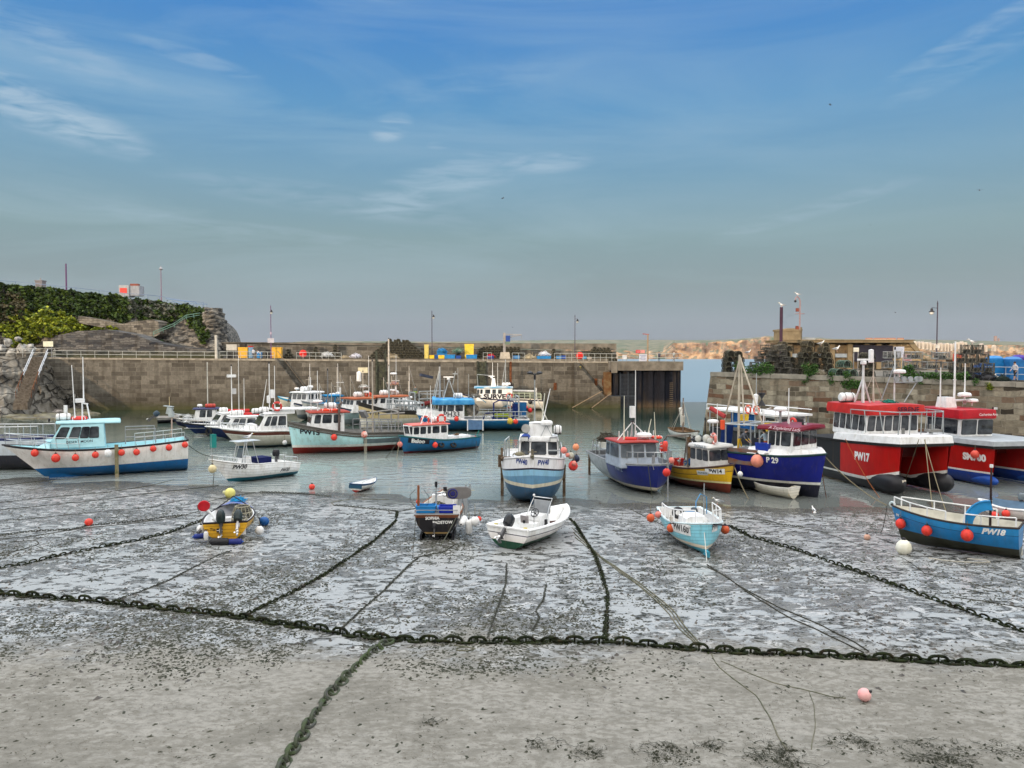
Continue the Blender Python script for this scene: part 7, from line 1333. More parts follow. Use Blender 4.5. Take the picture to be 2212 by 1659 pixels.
fender(F,986,905,2.45*nr,.28,'red ball fender below the PH33 lettering on the bright blue trawler',rope=.3); fender(F,1114,911,2.45*nr,.28,'red ball fender near the stern of the bright blue trawler',rope=.3); fender(F,1145,886.5,-1.0*nr,.28,'red ball fender hung high beyond the stern of the bright blue trawler',m=mat((.7,.02,.02),.4),rope=.5)
fender(F,1137,880,-1.2*nr,.2,'small red float in the bundle at the stern rail of the bright blue trawler',rope=.3)
# SURVEY
F,o,K,nr=simple('white vessel with SURVEY painted on its side and small leaping dolphins',(1015,884),(1168,884),4.4,(995,850.5),(1075,863),(1172,864),[('d',.14,(.02,.02,.04)),('z',-9,(.76,.74,.68))],mat((.02,.02,.04),.6),dk=CREAM,tw=.9,rake=2.2,ent=2.6,kb=.05)
x,z=F.side(1073.5,857,1.9*nr); writing('SURVEY',1.0,basis((x,1.68*nr,z),(-nr,0,0),(0,0,1)),LETB,o,off=-.02,sx=1.25,bold=.04)
xf=F.side(1029,850,1.6*nr)[0]; xa=F.side(1107,850,1.6*nr)[0]; zt_=F.side(1060,839,1.6*nr)[1]
h=house(o,xa,xf,1.4,zt_,1.62,1.6,rk=.1,side=[(.30,.40),(.47,.56),(.63,.76),(.84,.90),(.93,.99)],front=spans(3),winh=(.60,.90),roof=mat((.05,.25,.45),.5,c2=(.6,.62,.6),vs=.8),rover=(.5,.1,.15),rth=.25,m=WHITE)
zr_=zt_+.3; bl(lambda b:(b.box((F.side(1066,833)[0],0,zr_+.6),(.8,.8,1.4),tp=.6)),'mast_housing',WHITE,o); radarbar(o,F.side(1062,828)[0],0,zr_+1.3,1.0,1.3); whip(o,F.side(1064,815)[0],0,zr_+1.5,2.4,.05); mast(o,F.side(1092,840)[0],.2,zr_-.2,4.6,.1,m=GALV,lights=False); pipes(o,[[(F.side(1092,810)[0],.2,zr_+4),(F.side(1084,838)[0],.2,zr_)],[(F.side(1030,818)[0],-1,zr_+1.9),(F.side(1062,820)[0],-1,zr_+1.7)],[(F.side(1030,818)[0],-1,zr_+1.9),(F.side(1032,836)[0],-1,zr_)]],.05,GALV,'stay')
whip(o,F.side(1075,820)[0],0,zr_,3.8,.03); whip(o,F.side(1103,836)[0],0,zr_,.6,.2,m=BLACK); pipes(o,[[(xa,1.3,zt_-.4),(xa-4,1.3,zt_-.5)],[(xa,-1.3,zt_-.4),(xa-4,-1.3,zt_-.5)],[(xa-3.9,1.3,1.6),(xa-3.9,1.3,zt_)],[(xa-3.9,-1.3,1.6),(xa-3.9,-1.3,zt_)]],.08,mat((.55,.56,.55),.5),'gantry'); raft(o,xa+1.0,0,zr_,1.4,.3)
buoy_ring(o,xa+.5,1.72*nr,zt_-1.2,(0,1,0),.42,.12,m=mat((.6,.02,.02),.5)); buoy_ring(o,xa+.5,1.72*nr,zt_-2.8,(0,1,0),.34,.12,m=mat((.3,.05,.03),.5)); K.rail(.02,.42,1.0,6,inset=.12,mid=True,m=mat((.5,.55,.4),.5),r=.04)
def dolphin(px,py,s=1):
    hh=K.plane(px,py,0)
    if not hh: return
    up=[(-1,-.35),(-.6,.05),(-.1,.32),(.05,.55),(.2,.33),(.6,.15),(.95,-.25),(1.25,-.3),(1.0,-.55),(1.02,-.85),(.82,-.42),(.4,-.12),(0,-.0),(-.15,-.3),(-.25,-.02),(-.6,-.2)]
    if K.F.near>0: up=[(x,y) for x,y in up]
    d=-(hh.to_3x3()@V((0,0,1))).normalized(); vs=[]
    for x,y in up:
        q=hh@V((x*s,y*s,0)); h_=K.bvh.ray_cast(q-d,d,5); vs.append((h_[0] if h_[0] else q)-d*.02)
    b=MB(); b.add(vs,[tuple(range(len(vs)))]); b.build('dolphin_emblem',mat((.08,.3,.5),.5),K.o,smooth=False,fix=False)
dolphin(1039,865,.75); dolphin(1095,878,.9)
fender(F,1145.5,868.5,2.3*nr,.36,'black teardrop fender near the stern of the white survey vessel',m=BLACK,rope=.5)
# cream boat with brown rubbing band
F,o,K,nr=simple('white cabin cruiser with a thick brown band round its hull',(503,969),(655,960),3.6,(476,925),(560,932),(668,930),[('d',.1,(.75,.74,.7)),('d',.42,(.10,.03,.02)),('d',.5,(.78,.76,.7)),('z',.22,(.56,.54,.47)),('z',-9,(.012,.08,.16))],WHITE,dk=WHITE,tw=.9,rake=1.7,ent=2.4,kb=.05,cat_='cabin boat',name='cabin_boat')
xf=F.side(553,916,1.2*nr)[0]; xa=F.side(621,925,1.3*nr)[0]; zt_=F.side(590,895,1.2*nr)[1]
h=house(o,xa,xf,K.zs(.5)-.1,zt_,1.35,1.15,rk=.9,side=[(.06,.34),(.42,.62),(.67,.84)],front=[(.04,.48),(.52,.96)],winh=(.35,.86),m=WHITE,rover=(.1,.15,.1)); bl(lambda b:b.box((F.side(636,886)[0],0,zt_+.4),(4.4,2.5,.12),0,0),'hard_top',WHITE,o); bl(lambda b:b.box((F.side(612,888)[0],0,zt_+.25),(1.6,2.3,.5)),'top_support',WHITE,o)
house(o,xf-.2,K.xb-1.8,K.zs(.7)-.1,K.zs(.7)+.5,1.1,.9,rk=.7,m=WHITE,name='coachroof',taper=.4,rover=(0,0,0),rth=.04)
writing('MYSTAYA',.3,basis((xa+.85,1.40*nr,K.zs(.5)+.3),(-nr,0,0),(0,0,1)),mat((.3,.35,.45),.5),o,off=-.0,bold=0); buoy_ring(o,F.side(591,879)[0],1.35*nr,zt_+.75,(.3,1,0),.38,.1,m=mat((.6,.05,.04),.45)); raft(o,F.side(570,885)[0],0,zt_+.1,.9,.28); raft(o,F.side(552,886)[0],.2,zt_+.05,.8,.26)
mast(o,F.side(582,870)[0],0,zt_+.4,4.4,.05,m=WHITE); whip(o,F.side(592,870)[0],.3,zt_+.4,4.2,.035); whip(o,F.side(567,870)[0],-.3,zt_+.1,3.2,.035,tx=-.5); bl(lambda b:(b.box((F.side(588,850)[0],0,zt_+1.9),(.35,.35,.8)),b.lathe([(.02,0),(.17,.05),(.17,.7),(.02,.75)],(F.side(580,855)[0],0,zt_+1.0),10)),'radar_reflector',WHITE,o)
K.rail(.66,.98,.5,5,inset=.1,tilt=.1); fender(F,615,956,1.9*nr,.22,'white ball fender at the side of the brown-banded cabin cruiser',m=WHITE,rope=.6)
# two white-cabined blue boats behind
for i,(kf,ka,bp,mp_,sp_,lab,cx) in enumerate((((450,952),(590,944),(443,921),(520,925),(600,922),'dark blue-hulled white cabin boat with rope-hung tyre at its bow, behind the brown-banded cruiser',(482,540,905,918,1)),((418,943),(560,935),(394,914),(470,919),(570,915),'dark blue-hulled white cabin boat with a red roof raft, second behind the brown-banded cruiser',(462,505,897,914,0)))):
    F,o,K,nr=simple(lab,kf,ka,3.4,bp,mp_,sp_,[('d',.1,(.7,.7,.7)) if i==0 else ('d',.12,(.02,.02,.03)),('z',.3,(.01,.025,.11)),('z',-9,(.6,.55,.45) if i else (.01,.02,.05))],WHITE if i==0 else RUB,dk=WHITE,tw=.9,rake=1.6,ent=2.4,cat_='cabin boat',name='cabin_boat')
    xf=F.side(cx[0],cx[3],1.1*nr)[0]; xa=F.side(cx[1]+15,cx[3],1.1*nr)[0]; zt_=F.side(cx[0]+20,cx[2]-3,1.1*nr)[1]
    house(o,xa,xf,K.zs(.5)-.1,zt_,1.25,1.05,rk=.9,side=[(.06,.34),(.42,.62),(.67,.84)],front=[(.04,.48),(.52,.96)],winh=(.35,.86),rover=(.1,.3,.1))
    raft(o,xf-1.3,0,zt_+.1,.9,.27,m=WHITE); bl(lambda b:(b.tube([(xf-1.8,-.5,zt_+.2),(xf-2.8,.2,zt_+.2),(xf-4.0,.4,zt_+.2)],.2,8)),'red_raft_cover',mat((.5,.03,.03),.6),o); K.rail(.6,.98,.55,6,inset=.1,tilt=.1)
    if i==1:
        m1=mast(o,xf-2.2,0,zt_,5.2,.06,m=WHITE,lights=True); bl(lambda b:b.box((xf-2.2,0,zt_+4.1),(.9,.5,.3)),'radar_scanner',WHITE,m1); bl(lambda b:b.box((xf-2.4,.2,zt_+2.4),(.4,.4,.6)),'radar_reflector',mat((.5,.5,.5),.4),m1); whip(o,xf-2.9,.3,zt_,6.3,.03); K.board(420,925,2.2,.06,m=LETW)
    else: bl(lambda b:b.torus((K.xb-.3,.25*nr,K.z1-.55),.35,.13,(1,.5*nr,0),14,7),'tyre',RUB,o); raft(o,xa+1.6,.2,zt_+.1,.9,.3); whip(o,xa+1,0,zt_,4.0,.03)
# navy boat GIRL 1 LOUIS
F,o,K,nr=simple('navy boat with pale lettering and a small white wheelhouse with navy roof',(388,925),(500,922),3.4,(371,902),(430,910),(510,908),[('d',.08,(.3,.28,.25)),('z',.25,(.012,.014,.05)),('z',-9,(.01,.01,.02))],mat((.3,.28,.25),.7),dk=WHITE,tw=.8,rake=.9)
K.text('GIRL 1 LOUIS',397,909.5,.42,LETW,bold=.02,sx=.9,rot=-.04)
xf=F.side(417,905,1.1*nr)[0]; xa=F.side(467,905,1.1*nr)[0]; zt_=F.side(440,884.5,1.1*nr)[1]
house(o,xa,xf,K.zs(.5)-.2,zt_,1.2,1.15,rk=.3,side=[(.2,.42),(.5,.76)],front=[(.05,.48),(.52,.95)],winh=(.42,.92),roof=mat((.01,.015,.08),.5),rover=(.35,.4,.2),rth=.1); raft(o,xf-1.9,0,zt_+.1,1.2,.26,m=mat((.5,.06,.04),.5)); mast(o,xf-1.6,0,zt_+.1,5.6,.06,m=mat((.6,.6,.55),.5),lights=False); dome(o,xf-.7,0,zt_+.3,.3,.3); pile(o,K.xb-1.8,0,K.z1,.5,mat((.6,.62,.62),.7),30)
K.rail(.62,.98,.5,5,inset=.1)
# small tender with outboard left of it
F=Fr((372,914),(345,914)); F=Fr(None,None,Of=onz(372,913),Oa=onz(344,914)); o=boat('tender','small dark tender with a big raised outboard, leftmost of the moored group',F,'tender'); K=Hull(o,F,-.2,F.L+1,1.7,.75,.7,.95,[('z',.45,(.5,.5,.48)),('z',-9,(.02,.02,.03))],rake=.4,tw=.9); K.rim(.16,mat((.3,.29,.27),.6)); K.deck(.3,m=mat((.3,.26,.2),.7)); outboard(o,-.5,0,.95,R(50),1.15,m=mat((.03,.06,.09),.4)); mast(o,F.L*.8,0,.5,2.9,.05,m=mat((.6,.5,.3),.6),lights=False)

# mooring post with small wind vane near the first cabin boat
p=onz(371,958); t=thing('mooring_post','thin pale mooring post with a small vane on top, standing in the water','post',p); zt_=H-(882-769.5)/FP*p.y; bl(lambda b:b.tube([(0,0,-.5),(.05,0,zt_)],.09,7,r2=.06),'pole',mat((.45,.35,.3),.7),t); bl(lambda b:(b.box((-.25,0,zt_+.2),(.9,.5,.05),0,.1),b.box((-.15,0,zt_-.25),(.5,.4,.7),0,.25),b.box((0,0,zt_-.6),(.4,.5,.5))),'vane',mat((.5,.55,.55),.4,.4),t)
# far white boat with blue rim
F,o,K,nr=simple('white open boat with a bright blue rim and dark cuddy below the left stair',(612,890),(700,892),3.0,(600,856),(650,866),(715,868),[('d',.25,(.03,.25,.45)),('z',-9,(.62,.6,.5))],mat((.03,.28,.5),.5),dk=CREAM,tw=.85,rake=1.2)
xf=F.side(629,862)[0]; xa=F.side(655,866)[0]; zt_=F.side(640,848)[1]; house(o,xa,xf,K.zs(.5)-.2,zt_,1.2,1.1,rk=.5,side=[(.05,.45),(.52,.95)],front=[(.05,.48),(.52,.95)],winh=(.3,.95),m=mat((.06,.05,.05),.5),roof=mat((.05,.3,.5),.5),gl=GLASS,rover=(.2,.2,.1)); dome(o,xf-1,0,zt_+.5,.35,.3)
# orange hull, grey hull with blue canopy, white wheelhouses
F,o,K,nr=simple('orange-hulled boat mostly hidden behind the grey-white boat with the blue canopy',(655,905),(700,905),3.0,(637,870),(670,878),(735,880),[('d',.5,(.75,.74,.7)),('z',-9,(.48,.13,.015))],WHITE,tw=.8,rake=1.6)
F,o,K,nr=simple('pale grey boat with bow lettering and a bright blue canvas canopy',(662,912),(750,908),3.2,(651,866),(690,874),(760,876),[('d',.2,(.2,.25,.3)),('z',.4,(.58,.58,.55)),('z',-9,(.4,.1,.02))],GREY,tw=.85,rake=1.1)
K.text('BOOT',676,875,.6,mat((.3,.33,.33),.6),bold=.01); xf=F.side(694,870)[0]; xa=F.side(735,872)[0]; zt_=F.side(705,855)[1]; house(o,xa,xf,K.zs(.5)-.1,zt_,1.3,1.1,rk=.6,side=[(.1,.45),(.55,.92)],front=[(.06,.47),(.53,.94)],winh=(.3,.85),m=mat((.02,.2,.42),.7,bump=.4,bs=3),roof=mat((.02,.22,.45),.7),gl=GLASSL,name='canvas_canopy')
for i,(px,py,tp,lab,rc,w) in enumerate(((676,868,849,'white wheelhouse boat with a flat white roof just behind the grey boat','w',34),(790,885,862,'white wheelhouse boat with an orange-brown roof and life raft, left of two in the middle','o',60),(845,885,858,'white wheelhouse boat with a red-brown roof beside a tall bare mast','o',66),(738,878,863,'small white wheelhouse boat squeezed between the blue canopy and the orange-brown roof','w',30),(893,886,873,'small white wheelhouse boat just left of the blue-canopied trawler','w',30))):
    Y=(105,97,99,107,101)[i]; of=at(px-w*.55,900,Y); oa=at(px+w*.75,900,Y+4); F=Fr(None,None,Of=(of.x,of.y,0),Oa=(oa.x,oa.y,0)); o=boat('fishing_boat',lab,F); nr=F.near
    K=Hull(o,F,-.5,F.L+2.0,3.6,1.8,1.7,2.4,[('d',.15,(.04,.08,.2)),('z',.8,(.3,.42,.45) if i else (.6,.6,.58)),('z',-9,(.2,.25,.27))],rake=.8,tw=.85); K.rim(.06,RUB); K.deck(.5,m=GREY)
    zt_=F.side(px,tp,1.2*nr)[1]; zb_=F.side(px,py,1.2*nr)[1]; xf=F.side(px-w/2,py,1.2*nr)[0]; xa=F.side(px+w/2,py,1.2*nr)[0]
    house(o,xa,xf,min(1.6,zb_),zt_,1.4,1.35,rk=.35,side=spans(4 if i else 2,.04,.96,.35),front=spans(3),winh=(.62,.92),roof=mat((.42,.13,.05),.6,c2=(.3,.09,.05)) if rc=='o' else WHITE,rover=(.3,.4,.2),rth=.18)
    raft(o,(xa+xf)/2+.4,0,zt_+.2,1.1,.35); dome(o,(xa+xf)/2-.9,0,zt_+.7,.4,.3); mast(o,(xa+xf)/2-.2,.3,zt_,(2.2,3.4,7.5,4.5,3)[i],(.05,.07,.14,.05,.05)[i],m=mat((.5,.46,.4),.6),arms=[(1.8,.5)]); whip(o,xa+.8,0,zt_,(4,5.5,5.5,5,4)[i],.035); raft(o,xa+.7,-.3,zt_+.2,.8,.3,m=ORANGE if i==1 else WHITE)
    if i==1: bl(lambda b:b.lathe([(.02,0),(.3,.05),(.3,1.2),(.02,1.3)],((xa+xf)/2+.2,0,zt_+2.2),12),'radar_reflector',WHITE,o); pile(o,(xa+xf)/2-.4,.2,zt_+1.4,.6,mat((.55,.55,.52),.6),40,name='mast_gear')
    if i==2: 
        dome(o,xa+1.2,0,zt_+2.9,.45,.25); pile(o,xa+1.2,.1,zt_+1.6,.55,mat((.25,.2,.3),.7,c2=(.6,.3,.1),vs=5),60,name='flag_bundle'); bl(lambda b:b.tube([(xa-.5,1.2*nr,zb_+.3),(xa-5.5,1.3*nr,zb_+.9)],.28,8),'furled_sail',mat((.18,.03,.03),.8,bump=.4),o)
        pipes(o,[[(xa-2-i_*1.3,1.2*nr,1.5),(xa-2-i_*1.3,1.2*nr,4.0)] for i_ in range(4)]+[[(xa-2,1.2*nr,4),(xa-6,1.2*nr,4.0)],[(xa-2,1.2*nr,3),(xa-6,1.2*nr,3.0)],[(xa-2,-1.2*nr,3.6),(xa-7,-1.2*nr,3.4)]],.07,GALV,'rail_frame'); pile(o,xa-2.4,0,3.2,.9,mat((.03,.03,.03),.8,c2=(.15,.15,.13)),60); pile(o,xa-4.5,0,2.6,.9,mat((.2,.19,.16),.8),60)
        bl(lambda b:b.box((xa-4.0,0,6.0),(2.0,.4,.35),0,-.2),'rolled_cover',mat((.04,.05,.08),.7),o); person('man in a dark jacket with a lime stripe among the gear of the middle boats',F.w(xa-2.2,0,3.0),F.rz+1.2,1.75,'stand',top=(.1,.12,.12),legs=(.3,.5,.05))
# cream boat PW16
F,o,K,nr=simple('tall cream fishing boat lettered PW16 with black gunwale, behind the turquoise boat\'s stern',(786,925),(900,920),3.8,(773,868),(850,888),(915,890),[('d',.45,(.03,.028,.025)),('z',1.15,(.62,.50,.28)),('z',-9,(.72,.70,.62))],mat((.03,.028,.025),.7),sp=1.3,dk=GREY,tw=.7,rake=.35,ent=2.2,kb=.02)
K.text('PW16',806,893,.66,LETB,bold=.03,rot=-.06); K.rail(.05,.5,1.2,7,inset=.2,m=GALV,r=.06,mid=True); pile(o,K.xs+3,0,1.9,1.0,mat((.1,.1,.09),.8,c2=(.35,.33,.3)),80); m1=mast(o,K.xs+4.5,0,1.5,6,.1,m=GALV,lights=True)
pipes(o,[[(K.xs+1.5,s,1.5),(K.xs+1.5,s,4.2)] for s in (1,-1)]+[[(K.xs+1.5,1,4.2),(K.xs+1.5,-1,4.2)]],.09,GALV,'gantry')
for px,tp,Y in ((855,800,101),(846,812,101),(829,815,104),(757,812,103),(735,805,102),(716,825,101),(690,828,104),(940,830,92),(884,790,104)):
    p=at(px,870,Y); t=thing('mast','thin bare mast rising from the moored group, %d pixels clear of its neighbours'%px if False else 'thin bare mast among the middle boats, '+{855:'tallest, pale, right of the ladder',846:'with a dark flag',829:'left beside the ladder',757:'bent near its foot',735:'pale, beside the rusty streak',716:'short, above the orange hull',690:'first on the left, above the blue canopy',940:'in front of the blue canopy boat',884:'thin pale one just right of the lamp post'}[px],'mast',(p.x,Y,1.4)); zt_=H-(tp-769.5)/FP*Y; bl(lambda b:b.tube([(0,0,0),(.0,0,zt_-1.4)],.07,6,r2=.035),'pole',mat((.45,.42,.36),.6),t); 
    if px in (855,846,735): bl(lambda b:(b.box((.0,0,(zt_-1.4)*.55),(.2,.2,.7)),b.tube([(-.5,0,(zt_-1.4)*.75),(.5,0,(zt_-1.4)*.75)],.03,4)),'crosstree',WHITE,t)
    bl(lambda b:b.tube([(0,0,(zt_-1.4)*.97),(1.6,0,0)],.014,4),'stay',GALV,t)
# ================================================================ on the far quay
DPA=mat((.03,.03,.026),.8,c2=(.14,.13,.09),vs=6); PNET=mat((.010,.011,.010),.9,c2=(.03,.03,.025),vs=8)
def potmesh(kd,m,nm):
    b=MB(); l,w,h=(.95,.62,.48) if kd=='D' else (.85,.6,.42)
    def arch(x,r,n=8):
        if kd=='D': P=[(x,-w/2,0)]+[(x,-w/2*math.cos(PI*i/n),.16+(h-.16)*math.sin(PI*i/n)) for i in range(n+1)]+[(x,w/2,0)]
        else: P=[(x,-w/2,0),(x,-w/2,h),(x,w/2,h),(x,w/2,0)]
        b.tube(P,r,4); b.tube([P[0],P[-1]],r,4); return P
    A=[arch(-l/2+l*i/3,.035 if i in(0,3) else .022) for i in range(4)]
    n=len(A[0])
    for k in range(0,n): b.tube([A[0][k],A[3][k]],.022 if k in (0,n-1) else .012,3)
    for i in range(7):          # diamond mesh strands over the arches
        x0=-l/2+l*i/7; x1=x0+l/7
        for k in range(n-1):
            p=V((x0,)+tuple(A[0][k][1:])); q=V((x1,)+tuple(A[0][k+1][1:])); b.tube([p,q],.008,3); b.tube([V((x1,)+tuple(p[1:])),V((x0,)+tuple(q[1:]))],.008,3)
    for x in (-l/2,l/2):
        for i in range(1,5): y=-w/2+w*i/5; hh=(.16+(h-.16)*math.sqrt(max(0,1-(2*y/w)**2))) if kd=='D' else h; b.tube([(x,y,0),(x,y,hh)],.008,3); 
        for z in (.12,.24,.36): ww=w/2*(1 if kd!='D' or z<.16 else math.sqrt(max(0,1-((z-.16)/(h-.16))**2))); b.tube([(x,-ww,z),(x,ww,z)],.008,3)
    b.box((0,0,.03),(l*.9,w*.8,.04)); b.torus((0,0,h-.03),.11,.03,(0,0,1),10,4)
    b.k=1
    D_=[(-w*.42,.05),(w*.42,.05)]+([(w*.42*math.cos(PI*i/6),.15+(h-.2)*math.sin(PI*i/6)) for i in range(7)] if kd=='D' else [(w*.42,h*.5),(-w*.42,h*.5)])
    lf=.42 if kd=='D' else .3
    b.prism(D_,'x',-l*lf,l*lf); b.k=0
    o=b.build(nm,[m,PNET if kd=='D' or m is MC.get('x') else mat((.02,.022,.02),.9,c2=(.07,.07,.065),vs=7)],smooth=False,fix=False); return o,b
POTS=[]    # (kind, matrix, label, group, distance)
PROT={'D':potmesh('D',DPA,'lobster_pot'),'G':potmesh('D',mat((.02,.09,.06),.7,c2=(.2,.22,.18),vs=6),'lobster_pot'),'R':potmesh('B',mat((.16,.165,.16),.6,c2=(.3,.3,.28),vs=5),'crab_pot'),'K':potmesh('B',mat((.03,.03,.03),.6,c2=(.17,.16,.13),vs=5),'crab_pot')}
def stack(kd,f,u0,u1,rows,label,group,back=9.5,end=True,jit=.06,dx=.66,dz=.44,taper=.5,depth=1,sc=1.0,base=0):
    for r in range(rows):
        a=u0+taper*r*dx; e=u1-taper*r*dx; n=max(1,int((e-a)/(dx*sc)))
        for d in range(depth):
            for i in range(n):
                p=f(a+(i+.5)*(e-a)/n+random.uniform(-jit,jit),back+d*.95,base+r*dz*sc+.02)
                rz=(PI/2 if end else 0)+random.uniform(-.2,.2)
                POTS.append((kd,Matrix.Translation(p)@Matrix.Rotation(rz+PR,4,'Z')@Matrix.Rotation(random.uniform(-.12,.12)+(random.choice((0,0,PI/2)) if kd=='D' and r==rows-1 else 0),4,'X')@Matrix.Scale(sc*random.uniform(.93,1.05),4),label,group,p.length))
def pd(u,back,dz=0): p=pier(u,back); return V((p.x,p.y,p.z+dz-.04))
stack('D',pd,pu(793,9),pu(927,9),8,'lobster pot in the long stepped stack against the parapet left of the second lamp post','pots in the long stepped stack',9.6,sc=1.05,taper=.8)
stack('D',pd,pu(668,9),pu(694,9),5,'lobster pot in the small stack just right of the red lifebuoy case','pots right of the lifebuoy case',9.6); stack('D',pd,pu(708,9),pu(738,9),6,'lobster pot in the narrow tall stack above the ladder landing','pots above the ladder',9.6)
stack('D',pd,pu(609,9),pu(639,9),4,'lobster pot in the low stack beside the second yellow bin','pots by the yellow bin',9)
stack('D',pd,pu(1027,9),pu(1134,9),6,'lobster pot in the stack behind the small quay crane','pots behind the quay crane',9.8,taper=.3)
stack('D',pd,pu(976,9),pu(1001,9),4,'lobster pot in the tangled heap left of the yellow boxes','pots left of the yellow boxes',9.2,jit=.2); stack('D',pd,pu(1184,9),pu(1210,9),5,'lobster pot in the little pyramid behind the white sack','pots behind the white sack',9.6,taper=.9)
stack('D',pd,pu(1262,9),pu(1336,9),6,'lobster pot in the stack at the seaward end of the parapet','pots at the seaward end',9.6,taper=.5)
# right-hand pier
def rd(u,back,dz=0): p=RA+RU*u-RN*back; return V((p.x,p.y,zr(u)-.03+dz))
stack('D',rd,ru(1556,1.5),ru(1610,1.5),4,'lobster pot in the low stack at the outer corner of the right-hand pier','pots at the pier corner',1.6,dx=.78,sc=1.25,taper=.15,end=True)
stack('K',rd,ru(1612,2),ru(1722,2),5,'dark creel in the big tangled stack at the right-hand pier under the dark pole','pots in the big tangled stack',2.2,dx=.8,dz=.5,sc=1.2,jit=.2,taper=.45,depth=1,end=True)
stack('D',rd,ru(1640,3),ru(1724,3),6,'rounded creel at the back of the big tangled stack on the right-hand pier','pots at the back of the tangled stack',3.4,dx=.8,dz=.48,sc=1.2,jit=.2,taper=.3)
stack('D',rd,ru(1712,2),ru(1800,2),6,'weathered pot in the tallest stack in front of the low building','pots in the tallest stack',2.6,dx=.86,dz=.46,sc=1.22,taper=.12,jit=.12)
stack('G',rd,ru(1792,1.2),ru(1850,1.2),2,'green pot in the two-high row near the edge of the right-hand pier','green pots near the edge',1.4,dx=.9,dz=.62,sc=1.35,taper=.1); stack('D',rd,ru(1846,1.2),ru(1900,1.2),3,'dark arched pot in the three-high row near the edge of the right-hand pier','dark arched pots near the edge',1.4,dx=.9,dz=.6,sc=1.35,taper=.1)
stack('R',rd,ru(1900,1.4),ru(1995,1.4),3,'pale grey wire pot in the left row below the notice board','wire pots in the left row',1.8,dx=1.0,dz=.62,sc=1.45,taper=.05,end=False); stack('R',rd,ru(1988,1.4),ru(2072,1.4),3,'pale grey wire pot in the right row beside the black tower of pots','wire pots in the right row',1.8,dx=1.0,dz=.62,sc=1.45,taper=.05,end=False)
u0=ru(2070,1.6); u1=ru(2130,1.6)
for r,n in enumerate((4,4,3,2)):
    for i in range(n):
        u=(u0+u1)/2+(i-(n-1)/2)*.85; p=rd(u,1.3,r*.78); POTS.append(('K',Matrix.Translation(p)@Matrix.Rotation(RR,4,'Z')@Matrix.Scale(1.25,4)@Matrix.Diagonal((.75,1,1.4,1)),'black wire pot in the freestanding tower of stacked pots at the right','pots in the black tower',p.length))
POTS.sort(key=lambda q:q[4])
st=MB()
for i,(k,M_,lab,gr,d) in enumerate(POTS):
    if i<296: o=PROT[k][0].copy(); col.objects.link(o); o.matrix_world=M_; tag(o,lab,'lobster pot',gr)
    else:
        st.M=M_; n0=len(st.f); st.add(PROT[k][1].v,PROT[k][1].f); st.m[n0:]=PROT[k][1].m
st.M=None
if st.v: kind(st.build('lobster_pots',[DPA,PNET],smooth=False,fix=False),'stuff')['label']='lobster pots heaped far along the far wall'
for k in PROT: bpy.data.objects.remove(PROT[k][0])
def railing(label,f,u0,u1,h=1.1,n=8,m=GALV,mid=1,r=.035,back=.35):
    p0=f(u0,back); t=thing('railing',label,'railing',p0); P=[f(u0+(u1-u0)*i/n,back)-p0 for i in range(n+1)]
    bl(lambda b:[b.tube([p+V((0,0,h*k/(mid+1))) for p in P],r,5) for k in range(1,mid+2)],'rails',m,t)
    for p in P: bl(lambda b:b.tube([p-V((0,0,.05)),p+V((0,0,h))],r,5),'post',m,t)
    return t
GR=mat((.42,.44,.42),.6,.2)
railing('long grey tube railing along the quay edge below the left cliff',pd,pu(113),pu(470),1.15,12,GR)
railing('grey railing along the quay edge around the left head of the stairs',pd,pu(474),pu(592),1.2,8,GR); railing('short grey railing in front of the red lifebuoy case',pd,pu(640),pu(737),1.15,7,GR)
railing('grey railing around the head of the right-hand stairs',pd,pu(1198),pu(1335),1.35,11,GR); railing('short railing panel beside the quay crane',pd,pu(1107),pu(1134),1.35,2,GR); railing('short railing panel in front of the stacked pots',pd,pu(1044),pu(1062),1.35,2,GR)
railing('railing on the outer end of the pier head where two people stand',lambda u,b_,z=0:pier(u,b_-1.2,7.8),pu(1400),pu(1470),1.35,4,GR)
railing('steel railing behind the left rock shore above the boulders',lambda u,b_,z=0:V((-92+u,124.6,8.6)),-3,18,1.3,4,GR)
b=MB(); p=pier(pu(470)-.3,.4); t=thing('post','tall pale gate post at the right end of the long quay railing','post',p); bl(lambda b:b.box((0,0,1.9),(.35,.3,3.9)),'post_shaft',mat((.45,.44,.4),.8),t)
def lamp(label,px,ytop,Y,zb,side=1,arm=.28,old=True,m=DKPOST,yh=None,plate=False,group='street lamps'):
    p=at(px,700,Y); t=thing('street_lamp',label,'street lamp',(p.x,Y,zb),0); h=H-(ytop-769.5)/FP*Y-zb
    bl(lambda b:(b.lathe([(.16,0),(.16,.5),(.10,.7),(.085,1.2),(.07,h*.5),(.06,h)],(0,0,0),8),b.lathe([(.09,0),(.02,.35)],(0,0,h),6)),'post',m,t)
    hz=h-1.0
    bl(lambda b:b.tube([(0,0,hz+.55),(side*arm,0,hz+.6),(side*arm,0,hz+.45)],.03,5),'arm',m,t)
    c=(side*arm,0,hz); hd=bl(lambda b:b.lathe([(.30,.12),(.27,.2),(.14,.3),(.12,.5),(.04,.56)],c,10),'lamp_shade',BLACK,t); bl(lambda b:b.lathe([(.05,-.18),(.2,-.08),(.22,.12)],c,10),'lamp_glass',mat((.65,.66,.62),.2),hd)
    if plate: bl(lambda b:b.box((0,-.12,h*.36),(1.1,.06,.75)),'notice_plate',mat((.42,.42,.47),.6),t); bl(lambda b:b.box((0,0,h*.5),(.3,.3,.4)),'junction_box',mat((.35,.3,.38),.6),t)
    return t
